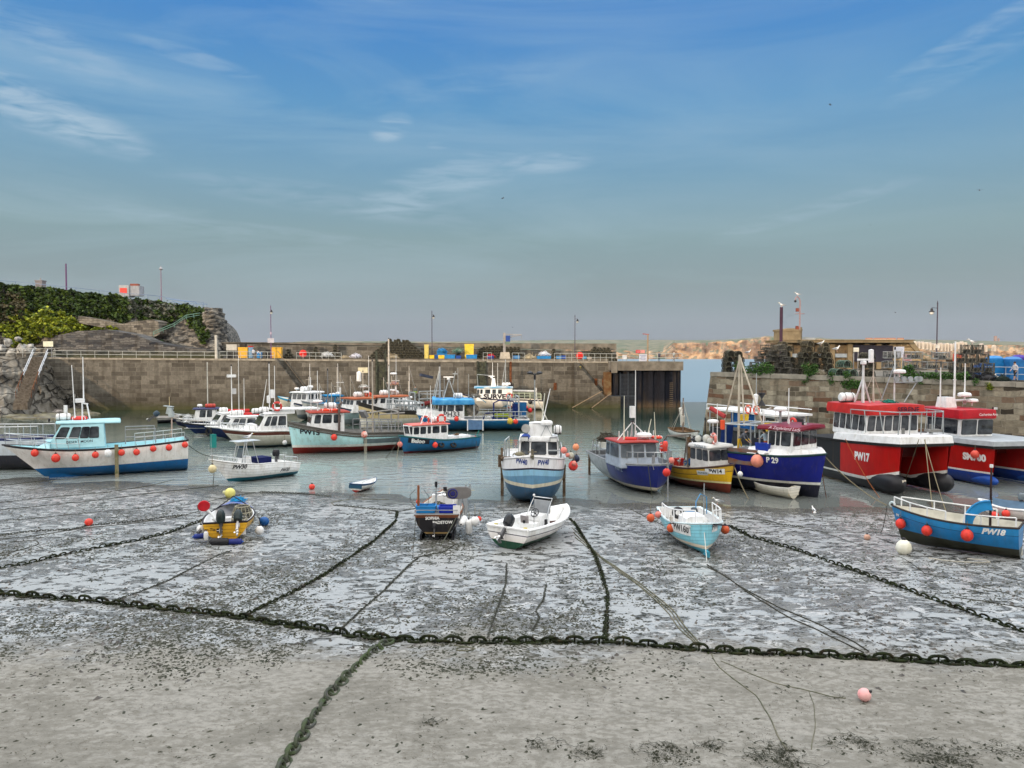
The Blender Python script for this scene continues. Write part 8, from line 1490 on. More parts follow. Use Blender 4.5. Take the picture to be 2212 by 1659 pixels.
lamp('purple-grey street lamp on the far quay with a notice plate halfway up',585,664,131,8.2,1,.12,m=mat((.16,.09,.17),.6),plate=True); lamp('dark street lamp rising from the far quay behind the long stack of pots',933,675,137,8.1,1,.3); lamp('dark street lamp on the far quay near the head of the right-hand stairs',1242,684,139,7.9,1,.45)
lamp('dark street lamp with a single hanging lantern on the right-hand pier',2024.5,657,83,6.6,-1,.62)
t=thing('street_lamp','cliff-top street lamp on a slim purple post','street lamp',cpix(346,652)+V((0,1,0))); hh=H-(583-769.5)/FP*148-t.location.z; bl(lambda b:b.lathe([(.14,0),(.1,1.5),(.08,hh)],(0,0,0),7),'post',mat((.22,.15,.2),.6),t); hd=bl(lambda b:b.lathe([(.1,.0),(.32,.15),(.42,.3),(.14,.55),(.05,.6),(.1,.75),(.01,.9)],(0,0,hh),8),'lantern',mat((.3,.3,.32),.4),t)
t=thing('flag_pole','short bare purple pole on top of the left cliff','pole',cpix(140.5,634)+V((0,1,0))); bl(lambda b:b.lathe([(.16,0),(.13,5.6)],(0,0,0),7),'pole',mat((.12,.06,.14),.6),t)
# cliff-top railing, kiosk, chimney
t=thing('railing','blue-grey handrail running along the top of the left cliff','railing',cpix(20,622)); P=[cpix(x,lin(ctop,x)+3)+V((0,.4,.1))-t.location for x in (-120,0,35,75,120,165,215,270,320,345,400,440)]
bl(lambda b:b.tube([p+V((0,0,1.15)) for p in P],.05,5),'rail',mat((.14,.2,.32),.5),t)
for p in P: bl(lambda b:b.tube([p,p+V((0,0,1.15))],.05,5),'post',mat((.14,.2,.32),.5),t)
t=thing('railing','sagging blue railing at the right end of the cliff top','railing',cpix(400,665)); 
for k,(x0,y0,x1,y1) in enumerate(((358,645,418,653),(372,650,410,664),(405,656,448,657),(418,651,425,655))): bl(lambda b:b.tube([at(x0,y0,145)-t.location,at(x1,y1,145)-t.location],.06,5),'rail',mat((.12,.22,.4),.5),t)
for x in (405,418,425,437,447): bl(lambda b:b.tube([at(x,657,145)-t.location,at(x,668,145)-t.location],.05,5),'post',mat((.2,.25,.35),.5),t)
q=at(282,640,150); t=thing('kiosk','small grey cliff-top hut with a red panel','hut',(q.x,150,H-(640-769.5)/FP*150)); bl(lambda b:(b.box((-.7,0,.9),(1.9,2.4,2.2)),),'cabin',mat((.33,.35,.37),.7),t); bl(lambda b:b.box((1.2,.1,.95),(1.9,2.0,1.9)),'container',mat((.27,.29,.32),.6),t); bl(lambda b:b.box((-.75,-1.24,.95),(1.35,.06,1.0)),'red_panel',mat((.6,.03,.02),.5),t); bl(lambda b:b.box((.9,0,2.15),(1.5,.9,.4)),'roof_clutter',mat((.22,.07,.05),.7),t)
q=at(88,622,150); t=thing('chimney','grey chimney stack showing above the left cliff top','chimney',(q.x,150,H-(626-769.5)/FP*150)); bl(lambda b:(b.box((0,0,.6),(1.3,1.3,2.0)),b.box((0,0,1.65),(1.5,1.5,.2))),'stack',mat((.2,.19,.2),.9,bump=.4),t); bl(lambda b:b.lathe([(.15,0),(.12,.5)],(0,0,1.75),8),'pot',GREY,t)
t=thing('handrail','pale green stair handrails climbing the right side of the left cliff','handrail',at(370,715,133)); 
for off in (0,5): bl(lambda b:b.tube([at(x,y+off*.9,Y)-t.location for x,y,Y in ((331,717,135),(375,699,135.5),(402,681,136),(432,676,137))],.07,5),'rail',mat((.12,.22,.18),.6),t)
for x,y in ((331,717),(352,709),(376,698),(402,681),(418,678)): bl(lambda b:b.tube([at(x,y,135.5)-t.location,at(x+1,y+9,135.5)-t.location],.06,4),'post',mat((.12,.22,.18),.6),t)
# steps down the rocks at far left
S0=at(88,769,122.6); S1=at(48,872,111.5); t=thing('stairs','long stone steps running down the rocks at the far left','stairs',(S0.x,S0.y,0)); t.rotation_euler=(0,0,0); L0=t.location.copy()
def stp(b):
    n=26
    for i in range(n): p=S0.lerp(S1,(i+.5)/n)-L0; b.box((p.x,p.y-.25,p.z-.5),(2.1,.62,1.0))
bl(stp,'steps',mat((.05,.042,.034),.85,c2=(.11,.10,.085),bump=.3),t); bl(lambda b:b.box(((S0+S1)/2-L0+V((1.35,.1,-1.0))),(.5,.5,8.6),0,.28),'side_wall',mat((.22,.21,.18),.85,bump=.4),t) if False else None
for sx in (-1.15,1.15):
    for k,hh in enumerate((1.1,.6)): bl(lambda b:b.tube([S0-L0+V((sx,0,hh)),S0.lerp(S1,.5)-L0+V((sx,-.2,hh))],.055,5),'handrail',mat((.5,.53,.56),.4,.4),t)
    bl(lambda b:b.tube([S0.lerp(S1,.5)-L0+V((sx,-.2,1.1)),S0.lerp(S1,.85)-L0+V((sx,-.2,1.0))],.05,5),'handrail',RUST,t)
    for i in range(7): p=S0.lerp(S1,.05+.14*i)-L0; bl(lambda b:b.tube([p+V((sx,-.2,0)),p+V((sx,-.2,1.1))],.045,4),'rail_post',mat((.45,.47,.48),.5,.3) if i<4 else RUST,t)
p=at(104,743,124.5); t=thing('notice_board','small pale notice board on a post at the top of the left steps','sign',(p.x,p.y,8.5)); bl(lambda b:b.box((0,0,p.z-8.5),(1.6,.06,.85)),'board',mat((.6,.62,.5),.6),t); bl(lambda b:(b.tube([(-.5,.05,0),(-.5,.05,p.z-8.5)],.05,4),b.tube([(.5,.05,0),(.5,.05,p.z-8.5)],.05,4)),'legs',GREY,t)
# ---- boxes, bins and tubs on the far quay
def bin_(label,x0,x1,y0,y1,m,back=6,kind_='bin',lid=None,name='bin',tp=1.05):
    u0,u1=pu(x0,back),pu(x1,back); u=(u0+u1)/2; w=u1-u0; Y=pier(u,back).y; zb=zt(u)-.04; h=max(.4,(H-(y0-769.5)/FP*Y)-zb); p=pd(u,back)
    t=thing(name,label,kind_,p,PR); bl(lambda b:(b.box((0,0,h*.45),(w*.96,min(w,1.2),h*.88),tp=tp),[b.box((s*w*.3,-min(w,1.2)*.5,h*.45),(.06,.06,h*.8)) for s in (-1,1)]),'tub',m,t); bl(lambda b:(b.box((0,0,h*.94),(w*1.04,min(w,1.2)*1.1,h*.1)),),'lid',lid or m,t); return t
YB=mat((.62,.36,.04),.55,c2=(.5,.28,.05))
bin_('tall yellow-orange bin left of the people on the far quay',517,537,750,772,YB); bin_('tall yellow-orange bin right of the black cabinet on the far quay',589,609,750,772,YB); bin_('black cabinet between the yellow bin and the stair head',576,590,755,772,BLACK,kind_='cabinet',name='cabinet')
bin_('pale blue bin with a red lid beside the first yellow bin',538,547,747,772,mat((.25,.4,.55),.5),lid=RED); bin_('blue barrel behind the two people on the far quay',556,566,760,772,mat((.02,.2,.5),.5),kind_='barrel',name='barrel')
bin_('long black crate topping the first yellow bin',520,532,742,750,mat((.04,.035,.03),.7),back=8,kind_='crate',name='crate')
for l,x0,x1,y0,m in (('small yellow tub right of the second lamp post',928,938,767,YEL),('dark blue tub between two yellow tubs',939,945,766,mat((.01,.06,.25),.5)),('yellow tub in the row right of the second lamp post',947,960,767,YEL),('long blue tub in the row left of the yellow boxes',961,983,766,BLUEB),('pale tan tub in front of the long blue tub',974,983,770,mat((.5,.38,.25),.6)),('dark blue fish box left of the yellow boxes',985,996,768,mat((.01,.06,.3),.5)),('bright blue open tub below the yellow boxes',1007,1030,766,BLUEB),('navy tub with red bundles left of the quay crane',1052,1066,768,mat((.01,.03,.2),.5)),('blue tub with a yellow-green top right of the quay crane',1108,1122,768,BLUEB),('long blue tub under the white sack',1160,1189,769,BLUEB),('tan tub in front of the long blue tub by the stairs',1164,1171,774,mat((.5,.38,.25),.6)),('blue tub behind the railing left of the second lifebuoy case',1202,1212,769,BLUEB),('dark blue tub behind the railing next to the stairs',1213,1222,768,mat((.01,.06,.3),.5)),('blue tub right of the second lifebuoy case',1258,1266,770,mat((.02,.25,.45),.5)),('small white and brown box right of the second lifebuoy case',1268,1277,771,mat((.5,.42,.35),.6)),('blue tub heaped with pale blue sheeting',944,966,758,BLUEB),('tall yellow box stack standing above the other tubs',1004,1023,743,mat((.75,.55,.05),.5)),('pale yellow box at the right end of the long pot stack',917,926,744,mat((.6,.5,.15),.6))):
    bin_(l,x0,x1,y0,779,m,back=5 if y0>765 else 7.5,kind_='tub',name='tub')
for l,px,py,s,m in (('white sack lying on the long blue tub',1176,762,.8,mat((.55,.57,.6),.8)),('blue sheeting bundle on the tubs right of the lamp',955,754,.7,mat((.03,.2,.45),.7)),('red bundle on the navy tub left of the crane',1060,766,.6,mat((.5,.02,.02),.7)),('white domed cover on the quay left of the ladder',707,764,.8,mat((.5,.52,.53),.6)),('white domed float on the quay beside the long pot stack',768,767,.8,mat((.5,.5,.55),.6)),('heap of tan netting on the quay edge left of the ladder',745,770,.7,mat((.3,.25,.17),.9)),('long heap of brown netting in front of the long pot stack',850,771,1.0,mat((.25,.21,.14),.9)),('pale tan net heap right of the quay crane',1145,771,1.0,mat((.35,.3,.2),.9)),('green tangled net beside the yellow boxes',990,755,.8,mat((.03,.10,.07),.9,c2=(.15,.2,.15)))):
    u=pu(px,6); o=pile(None,0,0,0,s*1.2,m,50,h=.7); o.location=pd(u,6,max(0,(H-(py+5-769.5)/FP*pier(u,6).y)-zt(u))); tag(o,l,'heap')
for l,px in (('red lifebuoy case on the far quay left of the pots','655'),('red lifebuoy case on the far quay right of the third lamp post','1252.5')):
    u=pu(float(px),1.2); t=thing('lifebuoy_case',l,'lifebuoy case',pd(u,1.2),PR); bl(lambda b:b.lathe([(.02,-.14),(.5,-.14),(.62,-.06),(.62,.06),(.5,.14),(.02,.14)],(0,0,.98),20,(0,1,0)),'case',mat((.62,.015,.01),.4),t); bl(lambda b:b.tube([(0,.1,0),(0,.1,.6)],.07,6),'post',GREY,t)
def sign(label,px0,px1,py0,py1,back,m,lines=0,f=None,post=True,lm=None,name='sign'):
    if f is None: u=pu((px0+px1)/2,back); p=pier(u,back); rz=PR
    else: u=ru((px0+px1)/2,back); p=rd(u,back); rz=RR*.3
    z0=H-(py1-769.5)/FP*p.y; z1=H-(py0-769.5)/FP*p.y; w=(px1-px0)/FP*p.y; t=thing(name,label,'sign',p,rz); bl(lambda b:b.box((0,-.05,(z0+z1)/2-p.z),(w,.06,z1-z0)),'board',m,t)
    if post: 
        for s in (-.4,.4): bl(lambda b:b.box((s*w,.02,(z1-p.z)/2),(.07,.07,max(.2,z1-p.z-.1))),'post',GREY,t)
    if lines: bl(lambda b:[b.box((0,-.09,z0-p.z+(z1-z0)*(i+1)/(lines+1)),(w*(.8 if i%2 else .6),.01,(z1-z0)*.06)) for i in range(lines)],'notice_lines',lm or mat((.15,.2,.35),.6),t)
    return t
sign('white information board on the far quay near its left end',490,512,744,757,8,mat((.45,.45,.42),.6),0); sign('white warning sign with blue print at the pier head',1380,1397,765,780,2,mat((.5,.53,.62),.5),4); sign('dark red sign on the parapet end, left of a pair',1373,1382,756,763,10.8,mat((.5,.05,.06),.5),2,lm=mat((.7,.5,.5),.6),post=False); sign('pale red sign on the parapet end, right of a pair',1383,1392.5,756,763,10.8,mat((.55,.2,.17),.5),2,lm=mat((.7,.5,.5),.6),post=False)
sign('small white notice on the railing of the far quay near the pots',1344,1354,767,776,.5,mat((.5,.52,.54),.5)); sign('pale pink notice on the parapet above the people',657-0,680,742-0,742,10.8,mat((.5,.35,.35),.6),post=False) if False else None
p=pier(pu(1399,.6),.6,7.8); t=thing('post','tall brown post at the pier head with a small red bracket on top','post',p); hh=H-(722-769.5)/FP*p.y-7.8; bl(lambda b:b.tube([(0,0,0),(0,0,hh)],.14,6),'shaft',mat((.28,.21,.14),.8),t); bl(lambda b:b.box((-.35,0,hh),(1.1,.2,.14),0,.1),'bracket',mat((.35,.09,.07),.6),t)
# small quay crane
u=pu(1092,4); p=pd(u,4); t=thing('quay_crane','small grey quay crane with a blue hoist on a pale concrete block','crane',p,PR); z_=lambda y:H-(y-769.5)/FP*p.y-p.z; x_=lambda px:(px-1091)/FP*p.y
bl(lambda b:b.box((-.1,0,.75),(1.9,1.9,1.5),tp=.75),'base_block',mat((.42,.38,.31),.85,bump=.3),t); bl(lambda b:(b.box((-.2,0,(z_(719)+1)/2),(.4,.4,z_(719)-1)),),'column',mat((.3,.29,.28),.6),t)
bl(lambda b:(b.tube([(0,0,z_(722)),(x_(1126),0,z_(723))],.07,5),b.tube([(0,0,z_(735)),(x_(1105),0,z_(727)),(x_(1124),0,z_(724))],.07,5),[b.tube([(x_(1095+5*i),0,z_(722)),(x_(1098+5*i),0,z_(731-1.5*i))],.035,4) for i in range(5)],b.tube([(x_(1126),0,z_(723)),(x_(1126),0,z_(733))],.03,4)),'jib',mat((.33,.32,.31),.6),t); bl(lambda b:b.box((x_(1096),-.1,z_(732)),(.75,.6,1.1)),'hoist',mat((.02,.06,.25),.5),t); bl(lambda b:b.box((x_(1095),-.1,z_(741)),(.9,.7,.5)),'winch',mat((.15,.2,.15),.6),t)
# people on the far quay
person('person in a white top and dark trousers bending by the bins on the far quay',pd(pu(548,4),4,0),2.6,1.8,'stand',top=(.55,.55,.58),legs=(.02,.02,.04)); person('second person in a white top beside the blue barrel on the far quay',pd(pu(563,4.5),4.5,0),3.5,1.7,'bend',top=(.5,.52,.6),legs=(.03,.06,.15))
person('person in dark clothes and a cap standing at the pier-head railing',pier(pu(1419.5,2),2-1.2,7.8),R(100),1.72,'stand',top=(.02,.025,.06),legs=(.015,.018,.035)); person('person in a pale grey top and dark trousers at the pier-head railing',pier(pu(1451,2.4),2.4-1.2,7.8),R(20),1.8,'walk',top=(.30,.33,.32),legs=(.02,.025,.045))
# ================================================================ on the right-hand pier
BE=mat((.235,.19,.12),.85,var=.15,vs=1.2,bump=.25,dirt=(.11,.085,.055)); YB0=103.
t=thing('harbour_building','low beige harbour building with a square tower and dark open bays','building',at(1690,797,YB0)); bx=lambda x:(x-1690)/FP*YB0; bz=lambda y:H-(y-769.5)/FP*YB0-t.location.z
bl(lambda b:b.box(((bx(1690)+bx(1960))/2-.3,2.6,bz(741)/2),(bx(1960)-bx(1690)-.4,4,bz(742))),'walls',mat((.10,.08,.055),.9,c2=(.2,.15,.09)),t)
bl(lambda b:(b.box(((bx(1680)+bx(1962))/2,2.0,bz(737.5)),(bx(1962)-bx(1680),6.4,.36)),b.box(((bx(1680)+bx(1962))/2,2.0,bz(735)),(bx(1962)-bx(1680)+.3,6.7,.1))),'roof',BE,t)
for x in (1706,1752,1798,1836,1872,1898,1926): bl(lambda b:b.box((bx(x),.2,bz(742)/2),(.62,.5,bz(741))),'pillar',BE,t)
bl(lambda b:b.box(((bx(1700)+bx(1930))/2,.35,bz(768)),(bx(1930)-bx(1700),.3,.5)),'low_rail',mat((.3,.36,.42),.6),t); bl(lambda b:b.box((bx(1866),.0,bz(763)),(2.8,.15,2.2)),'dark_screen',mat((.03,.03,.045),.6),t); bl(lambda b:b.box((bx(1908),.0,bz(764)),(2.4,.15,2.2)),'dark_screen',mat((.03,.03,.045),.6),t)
bl(lambda b:b.prism([(bx(1926),0),(bx(1926),bz(742)),(bx(1962),bz(738)),(bx(1990),bz(775)),(bx(1992),0)],'y',.1,5),'gable_wall',stonemat('gable_stone',.6,.25,[(.16,.12,.07),(.32,.25,.15),(.4,.32,.2)],(.3,.24,.15),-9,dist=.3,alg=(.3,.24,.15)),t); bl(lambda b:b.prism([(bx(1956),bz(736)),(bx(1970),bz(736)),(bx(1998),bz(775)),(bx(1990),bz(776))],'y',-.15,5.2),'gable_coping',BE,t)
bl(lambda b:(b.box((bx(1709),1.6,bz(727)),(bx(1731)-bx(1687),2.8,bz(713)-bz(741))),b.box((bx(1709),1.6,bz(713)),(bx(1733)-bx(1685),3.0,.25)),b.prism([(bx(1694),bz(712)),(bx(1701),bz(709)),(bx(1717),bz(709)),(bx(1722),bz(712))],'y',.4,2.8),b.box((bx(1730),1.0,bz(724)),(.5,1.2,bz(706)-bz(741)))),'tower',BE,t)
bl(lambda b:b.box((bx(1748),1,bz(733)),(bx(1770)-bx(1733),.08,.5)),'roof_rail',GALV,t)
sign('tall pale blue notice board on the right-hand pier with lines of print',1930,1951,749,772,9,mat((.42,.47,.58),.5),7,f=1,lm=mat((.3,.35,.45),.6)); sign('faded pink and white notice board on the right-hand pier',1951,1968,765,782,5,mat((.55,.38,.38),.6),3,f=1,lm=mat((.6,.12,.12),.6)); sign('small white notice beside the dark screens of the harbour building',1843,1854,751,760,15,mat((.55,.56,.5),.6),1,f=1)
sign('small red and yellow sign beside the black tower of pots',2058,2076,764,780,6,mat((.55,.10,.06),.5),1,f=1,lm=YEL); sign('small white junction plate at the foot of the right-hand street lamp',2020,2028,744,752,11,mat((.5,.5,.47),.6),0,f=1,post=False)
p=at(1687,745,95); t=thing('pole','thick dark pole rising from the tangled pots, a gull on its top','pole',(p.x,95,6.9)); h_=H-(664-769.5)/FP*95-6.9; bl(lambda b:b.lathe([(.2,0),(.2,h_)],(0,0,0),8),'pole',mat((.05,.025,.045),.6),t); gull('gull','gull standing on the thick dark pole above the pots',(p.x,95,6.9+h_),PI,.85)
p=at(1727.5,713,100); t=thing('camera_pole','slim pole with a hooked camera bracket and two small red boxes, on the harbour building','pole',(p.x,100,H+(769.5-713)/FP*100)); h_=(713-641)/FP*100; bl(lambda b:b.tube([(0,0,0),(0,0,h_-.6),(-.1,0,h_-.25),(-.4,0,h_),(-.6,0,h_-.2),(-.62,0,h_-.5)],.08,6),'pole',mat((.3,.2,.2),.6),t); bl(lambda b:b.ball((-.62,0,h_-.6),.17,8),'camera',BLACK,t)
for zz_ in (.3,2.6): bl(lambda b:b.box((-.35,0,zz_),(.35,.25,.45)),'box',mat((.2,.06,.04),.6),t)
bl(lambda b:b.tube([(-.6,0,2.1),(.6,0,2.1)],.05,4),'cross_bar',mat((.3,.2,.2),.6),t); gull('gull','gull perched on the hooked top of the camera pole',(p.x-.35,100,t.location.z+h_+.05),PI-.3,.75)
# plants growing along the edge
def rsurf(back=.3,dz=0): 
    def f(x,y): u=ru(x,back); q=rd(u,back); return at(x,y,q.y)
    return f
for lab,poly,n,m,sz in (('leafy green plants at the foot of the stacked pots near the pier corner',[(1582,797),(1590,788),(1615,792),(1650,785),(1672,790),(1668,806),(1640,812),(1600,804)],1300,LGRN,.16),('bright leafy plant spilling over the coping in front of the tangled pots',[(1733,790),(1745,785),(1765,792),(1762,806),(1745,816),(1735,806)],800,LGRN,.15),('small plant hanging over the coping left of the big ivy',[(1789,810),(1800,806),(1803,822),(1796,832),(1790,825)],350,LGRN,.13),('ivy clump hanging down the face of the right-hand pier',[(1826,804),(1838,806),(1845,825),(1862,830),(1860,842),(1835,842),(1818,830)],1300,LGRN,.15),('tall leafy plant on the coping below the grey wire pots',[(1948,798),(1962,792),(1975,800),(1985,812),(1978,822),(1944,814)],800,LGRN,.17),('long strip of green weeds along the coping left of the black tower of pots',[(1980,806),(2030,806),(2075,808),(2088,812),(2086,822),(2040,823),(1982,820)],1600,LGRN,.14),('small weed tuft hanging on the right-hand pier face',[(1978,820),(1990,818),(1990,832),(1982,834)],220,LGRN,.12),('fern tuft on the pier face near the right edge',[(2130,828),(2142,826),(2142,844),(2133,844)],350,LLIME,.12),('small weed tuft under the black net bags',[(2098,822),(2112,822),(2110,832),(2100,830)],160,LGRN,.12),('trailing weeds at the coping left of the tall mast',[(1735,820),(1746,819),(1744,830),(1736,829)],140,LGRN,.12)):
    clump('plant',lab,poly,n,m,sz,.45,surf=rsurf(.05),cat='plant',seed=n)
for l,px,py,s,m in (('black net bag heap at the foot of the black tower of pots',2095,800,1.0,BLACK),('black net bag left of the white gull on the coping',2132,800,.95,BLACK),('black net bag right of the white gull on the coping',2166,803,.75,mat((.02,.03,.025),.8)),('pile of brown rope among the pots near the pier corner',1598,797,.6,mat((.2,.16,.11),.9)),('heap of pale netting between the tall stack and the green pots',1772,798,.7,mat((.25,.22,.16),.9))):
    u=ru(px,1.0); o=pile(None,0,0,0,s*.85,m,50,h=.9); o.location=rd(u,1.0); tag(o,l,'heap')
for l,x0,x1,y0,back,m in (('bright blue tank with a domed lid at the right of the pier',2130,2165,768,7,BLUEB),('second blue tank at the right edge of the pier',2168,2205,770,7,mat((.02,.16,.42),.5)),('purple cover behind the blue tanks at the right edge',2185,2215,766,10,mat((.08,.05,.3),.6)),('low blue box left of the blue tanks',2114,2132,782,7,mat((.02,.12,.4),.5))):
    u0,u1=ru(x0,back),ru(x1,back); u=(u0+u1)/2; q=rd(u,back); w=(x1-x0)/FP*q.y; h_=H-(y0-769.5)/FP*q.y-q.z; t=thing('tank',l,'tank',q,0); bl(lambda b:b.box((0,0,h_*.42),(w*.85,1.5,h_*.84),tp=1.12),'tub',m,t); bl(lambda b:b.lathe([(w*.5,0),(w*.5,.1),(w*.3,h_*.14),(.02,h_*.16)],(0,0,h_*.84),16),'lid',m,t)
railing('pale grey railing in front of the blue tanks on the right-hand pier',rd,ru(2122,3),ru(2225,3),1.2,4,mat((.4,.45,.5),.5),back=3)
person('woman in a white top, black shorts and trainers walking on the right-hand pier',rd(ru(2193,2.6),2.6,0),R(185),1.72,'walk',top=(.55,.53,.55),legs=(.01,.01,.015),bare=True,hat=(.05,.03,.03))
for l,px,py,s in (('white gull standing on the coping among the black net bags',2155,812,.8),('gull on the pots left of the tallest stack',1617,757,.75),('gull standing on the tallest stack of pots',1775,738,.8),('black-backed gull on the shoulder of the tallest stack',1808,750,.85)):
    u=ru(px,1.2 if py>800 else 2.5); q=rd(u,1.2 if py>800 else 2.5); a=at(px,py+4,q.y); gull('gull',l,(a.x,a.y,a.z-.25),R(200 if px>2000 else 20),s)
gull('gull','grey gull perched at the very top of the black tower of pots',rd((u0:=(ru(2070,1.6)+ru(2130,1.6))/2),1.3,3.12),R(160),.75)
for l,px,py,Y,rz,s in (('dark gull in flight in the middle of the sky, lowest of the large three',1086,431,60,.3,1.0),('dark gull in flight at the upper right of the sky',1793,229,62,2.8,1.0),('dark gull in flight at the right edge of the sky',2116,414,52,1.2,1.0),('tiny gull in flight far up right of centre',1880,487,150,.2,1.0),('gull in level flight above the harbour building',1934,677,95,3.0,1.1),('tiny gull in flight high above the quay crane',1082,674,170,.6,1.0),('gull in flight just above the quay crane',1107,708,150,2.5,1.2)):
    gull('flying_gull',l,at(px,py,Y*2.4),rz,s*.6,fly=True,dark=True)
gull('gull','gull standing at the water\'s edge between the light blue boat and the yellow boat',G(1549,1090),R(180),.62); gull('gull','gull standing in the shallows left of the red catamaran\'s ropes',G(1803,1104) if False else onz(1757,1107,.02),R(90),.5)
# ---- houses on the far shore
WHT=mat((.6,.52,.4),.7,c2=(.4,.33,.25),vs=.03); hc=0
for i,(x,y,w,h_) in enumerate(((1976,741,7,7),(1984,742,5,8),(1992,743,8,9),(2001,744,6,10),(2008,745,7,10),(2016,746,6,9),(2024,746,6,8),(2032,746,5,9),(2040,747,4,12),(2046,747,4,12),(2053,747,6,13),(2062,746,5,8),(2068,744,6,6),(2077,741,8,5),(2075,750,9,6),(2085,743,5,5),(2120,746,6,7),(2128,750,7,4),(2147,749,6,3),(2092,748,5,4))):
    Y=2300; q=at(x,y,Y); k=Y/FP; h_*=.5*(.7+.6*((i*7)%5)/4); w*=.72; t=thing('house','distant sunlit white house, %s in the far village'%('one of a row below the hilltop'),'house',(q.x,Y,q.z-h_*k/2),0,'distant white houses'); bl(lambda b:b.box((0,0,h_*k/2-6),(w*k*.9,14,h_*k+12)),'wall',WHT,t); bl(lambda b:b.prism([(-w*k*.5,h_*k),(0,h_*k+3.5),(w*k*.5,h_*k)],'y',-7.5,7.5),'roof',mat((.5,.42,.36),.8) if i%3 else WHT,t)
for i,(x,w) in enumerate(((1877,14),(1900,26),(1924,20),(1945,12))):
    Y=3200; q=at(x,734,Y); k=Y/FP; t=thing('house','long low terracotta-roofed building on the far skyline, '+['first from the left','second and longest','third','fourth and smallest'][i],'building',(q.x,Y,q.z-5)); bl(lambda b:b.box((0,0,4),(w*k,12,10)),'wall',mat((.55,.36,.22),.8),t); bl(lambda b:b.prism([(-w*k*.52,9),(-w*k*.42,13),(w*k*.42,13),(w*k*.52,9)],'y',-7,7),'roof',mat((.35,.14,.08),.8),t)
q=at(2150,738,3300); t=thing('tower','tiny tower on the far right skyline','tower',(q.x,3300,q.z-10)); bl(lambda b:(b.box((0,0,16),(9,9,36)),b.box((14,0,10),(5,5,28))),'shaft',mat((.3,.2,.17),.8),t)
# ================================================================ ground tackle
def pathG(pts,step):
    P=[G(*p) for p in pts]; out=[P[0]]; acc=0
    for a,b_ in zip(P,P[1:]):
        L_=(b_-a).length; d=step-acc
        while d<=L_: out.append(a.lerp(b_,d/L_)); d+=step
        acc=L_-(d-step)
    return out
def chain(label,pts,pitch,th,m,wid=1.0,sink=.3,jit=.02,stud=False,flat=False):
    P=pathG(pts,pitch); b=MB()
    for i in range(len(P)-1):
        a,c=P[i],P[i+1]; mid=(a+c)/2; d=(c-a).normalized(); up=V((0,0,1)); sd=d.cross(up).normalized(); roll=(.3 if i%2==0 else 1.3)+random.uniform(-.35,.35); w_=sd*math.cos(roll)+up*math.sin(roll)
        hl=pitch*.72; hw=pitch*.42*wid; z=gz(mid.x,mid.y)+th*(.9 if i%2==0 else 1.5)-sink*th-th*2.4*max(0,noise.noise(mid*.7)+.1); mid=V((mid.x,mid.y,z))+sd*random.uniform(-jit,jit)
        pts_=[]
        for k in range(12):
            t=2*PI*k/12; cx=math.cos(t); sx_=math.sin(t); pts_.append(mid+d*(hl*math.copysign(abs(cx)**.75,cx))+w_*(hw*sx_))
        b.tube(pts_,th,6,closed=True)
        if stud: b.tube([mid-w_*hw,mid+w_*hw],th*.7,5)
    o=b.build('chain',m); return tag(o,label,'chain')
CH=mat((.006,.008,.005),.7,c2=(.02,.028,.009),vs=5,bump=.6,dirt=(.04,.022,.012)); CHD=mat((.03,.03,.026),.6,c2=(.07,.075,.06),vs=4,bump=.4); CHL=mat((.065,.065,.062),.6,c2=(.05,.07,.03),vs=3,bump=.4)
BIGP=[(-30,1282),(0,1285),(180,1298),(370,1318),(480,1330),(560,1342),(660,1358),(750,1372),(850,1384),(1000,1388),(1200,1388),(1330,1390),(1400,1396),(1540,1408),(1700,1415),(1850,1421),(2000,1430),(2120,1436),(2260,1442)]
chain('huge weed-covered stud-link ground chain crossing the whole foreground from left to right',BIGP,.36,.043,CH,stud=True,sink=.2)
chain('heavy grey-green chain running from the great chain down to the lower edge of the view',[(846,1386),(800,1415),(768,1445),(735,1478),(700,1520),(672,1560),(645,1605),(612,1655),(590,1690)],.29,.043,CHL,sink=.1)
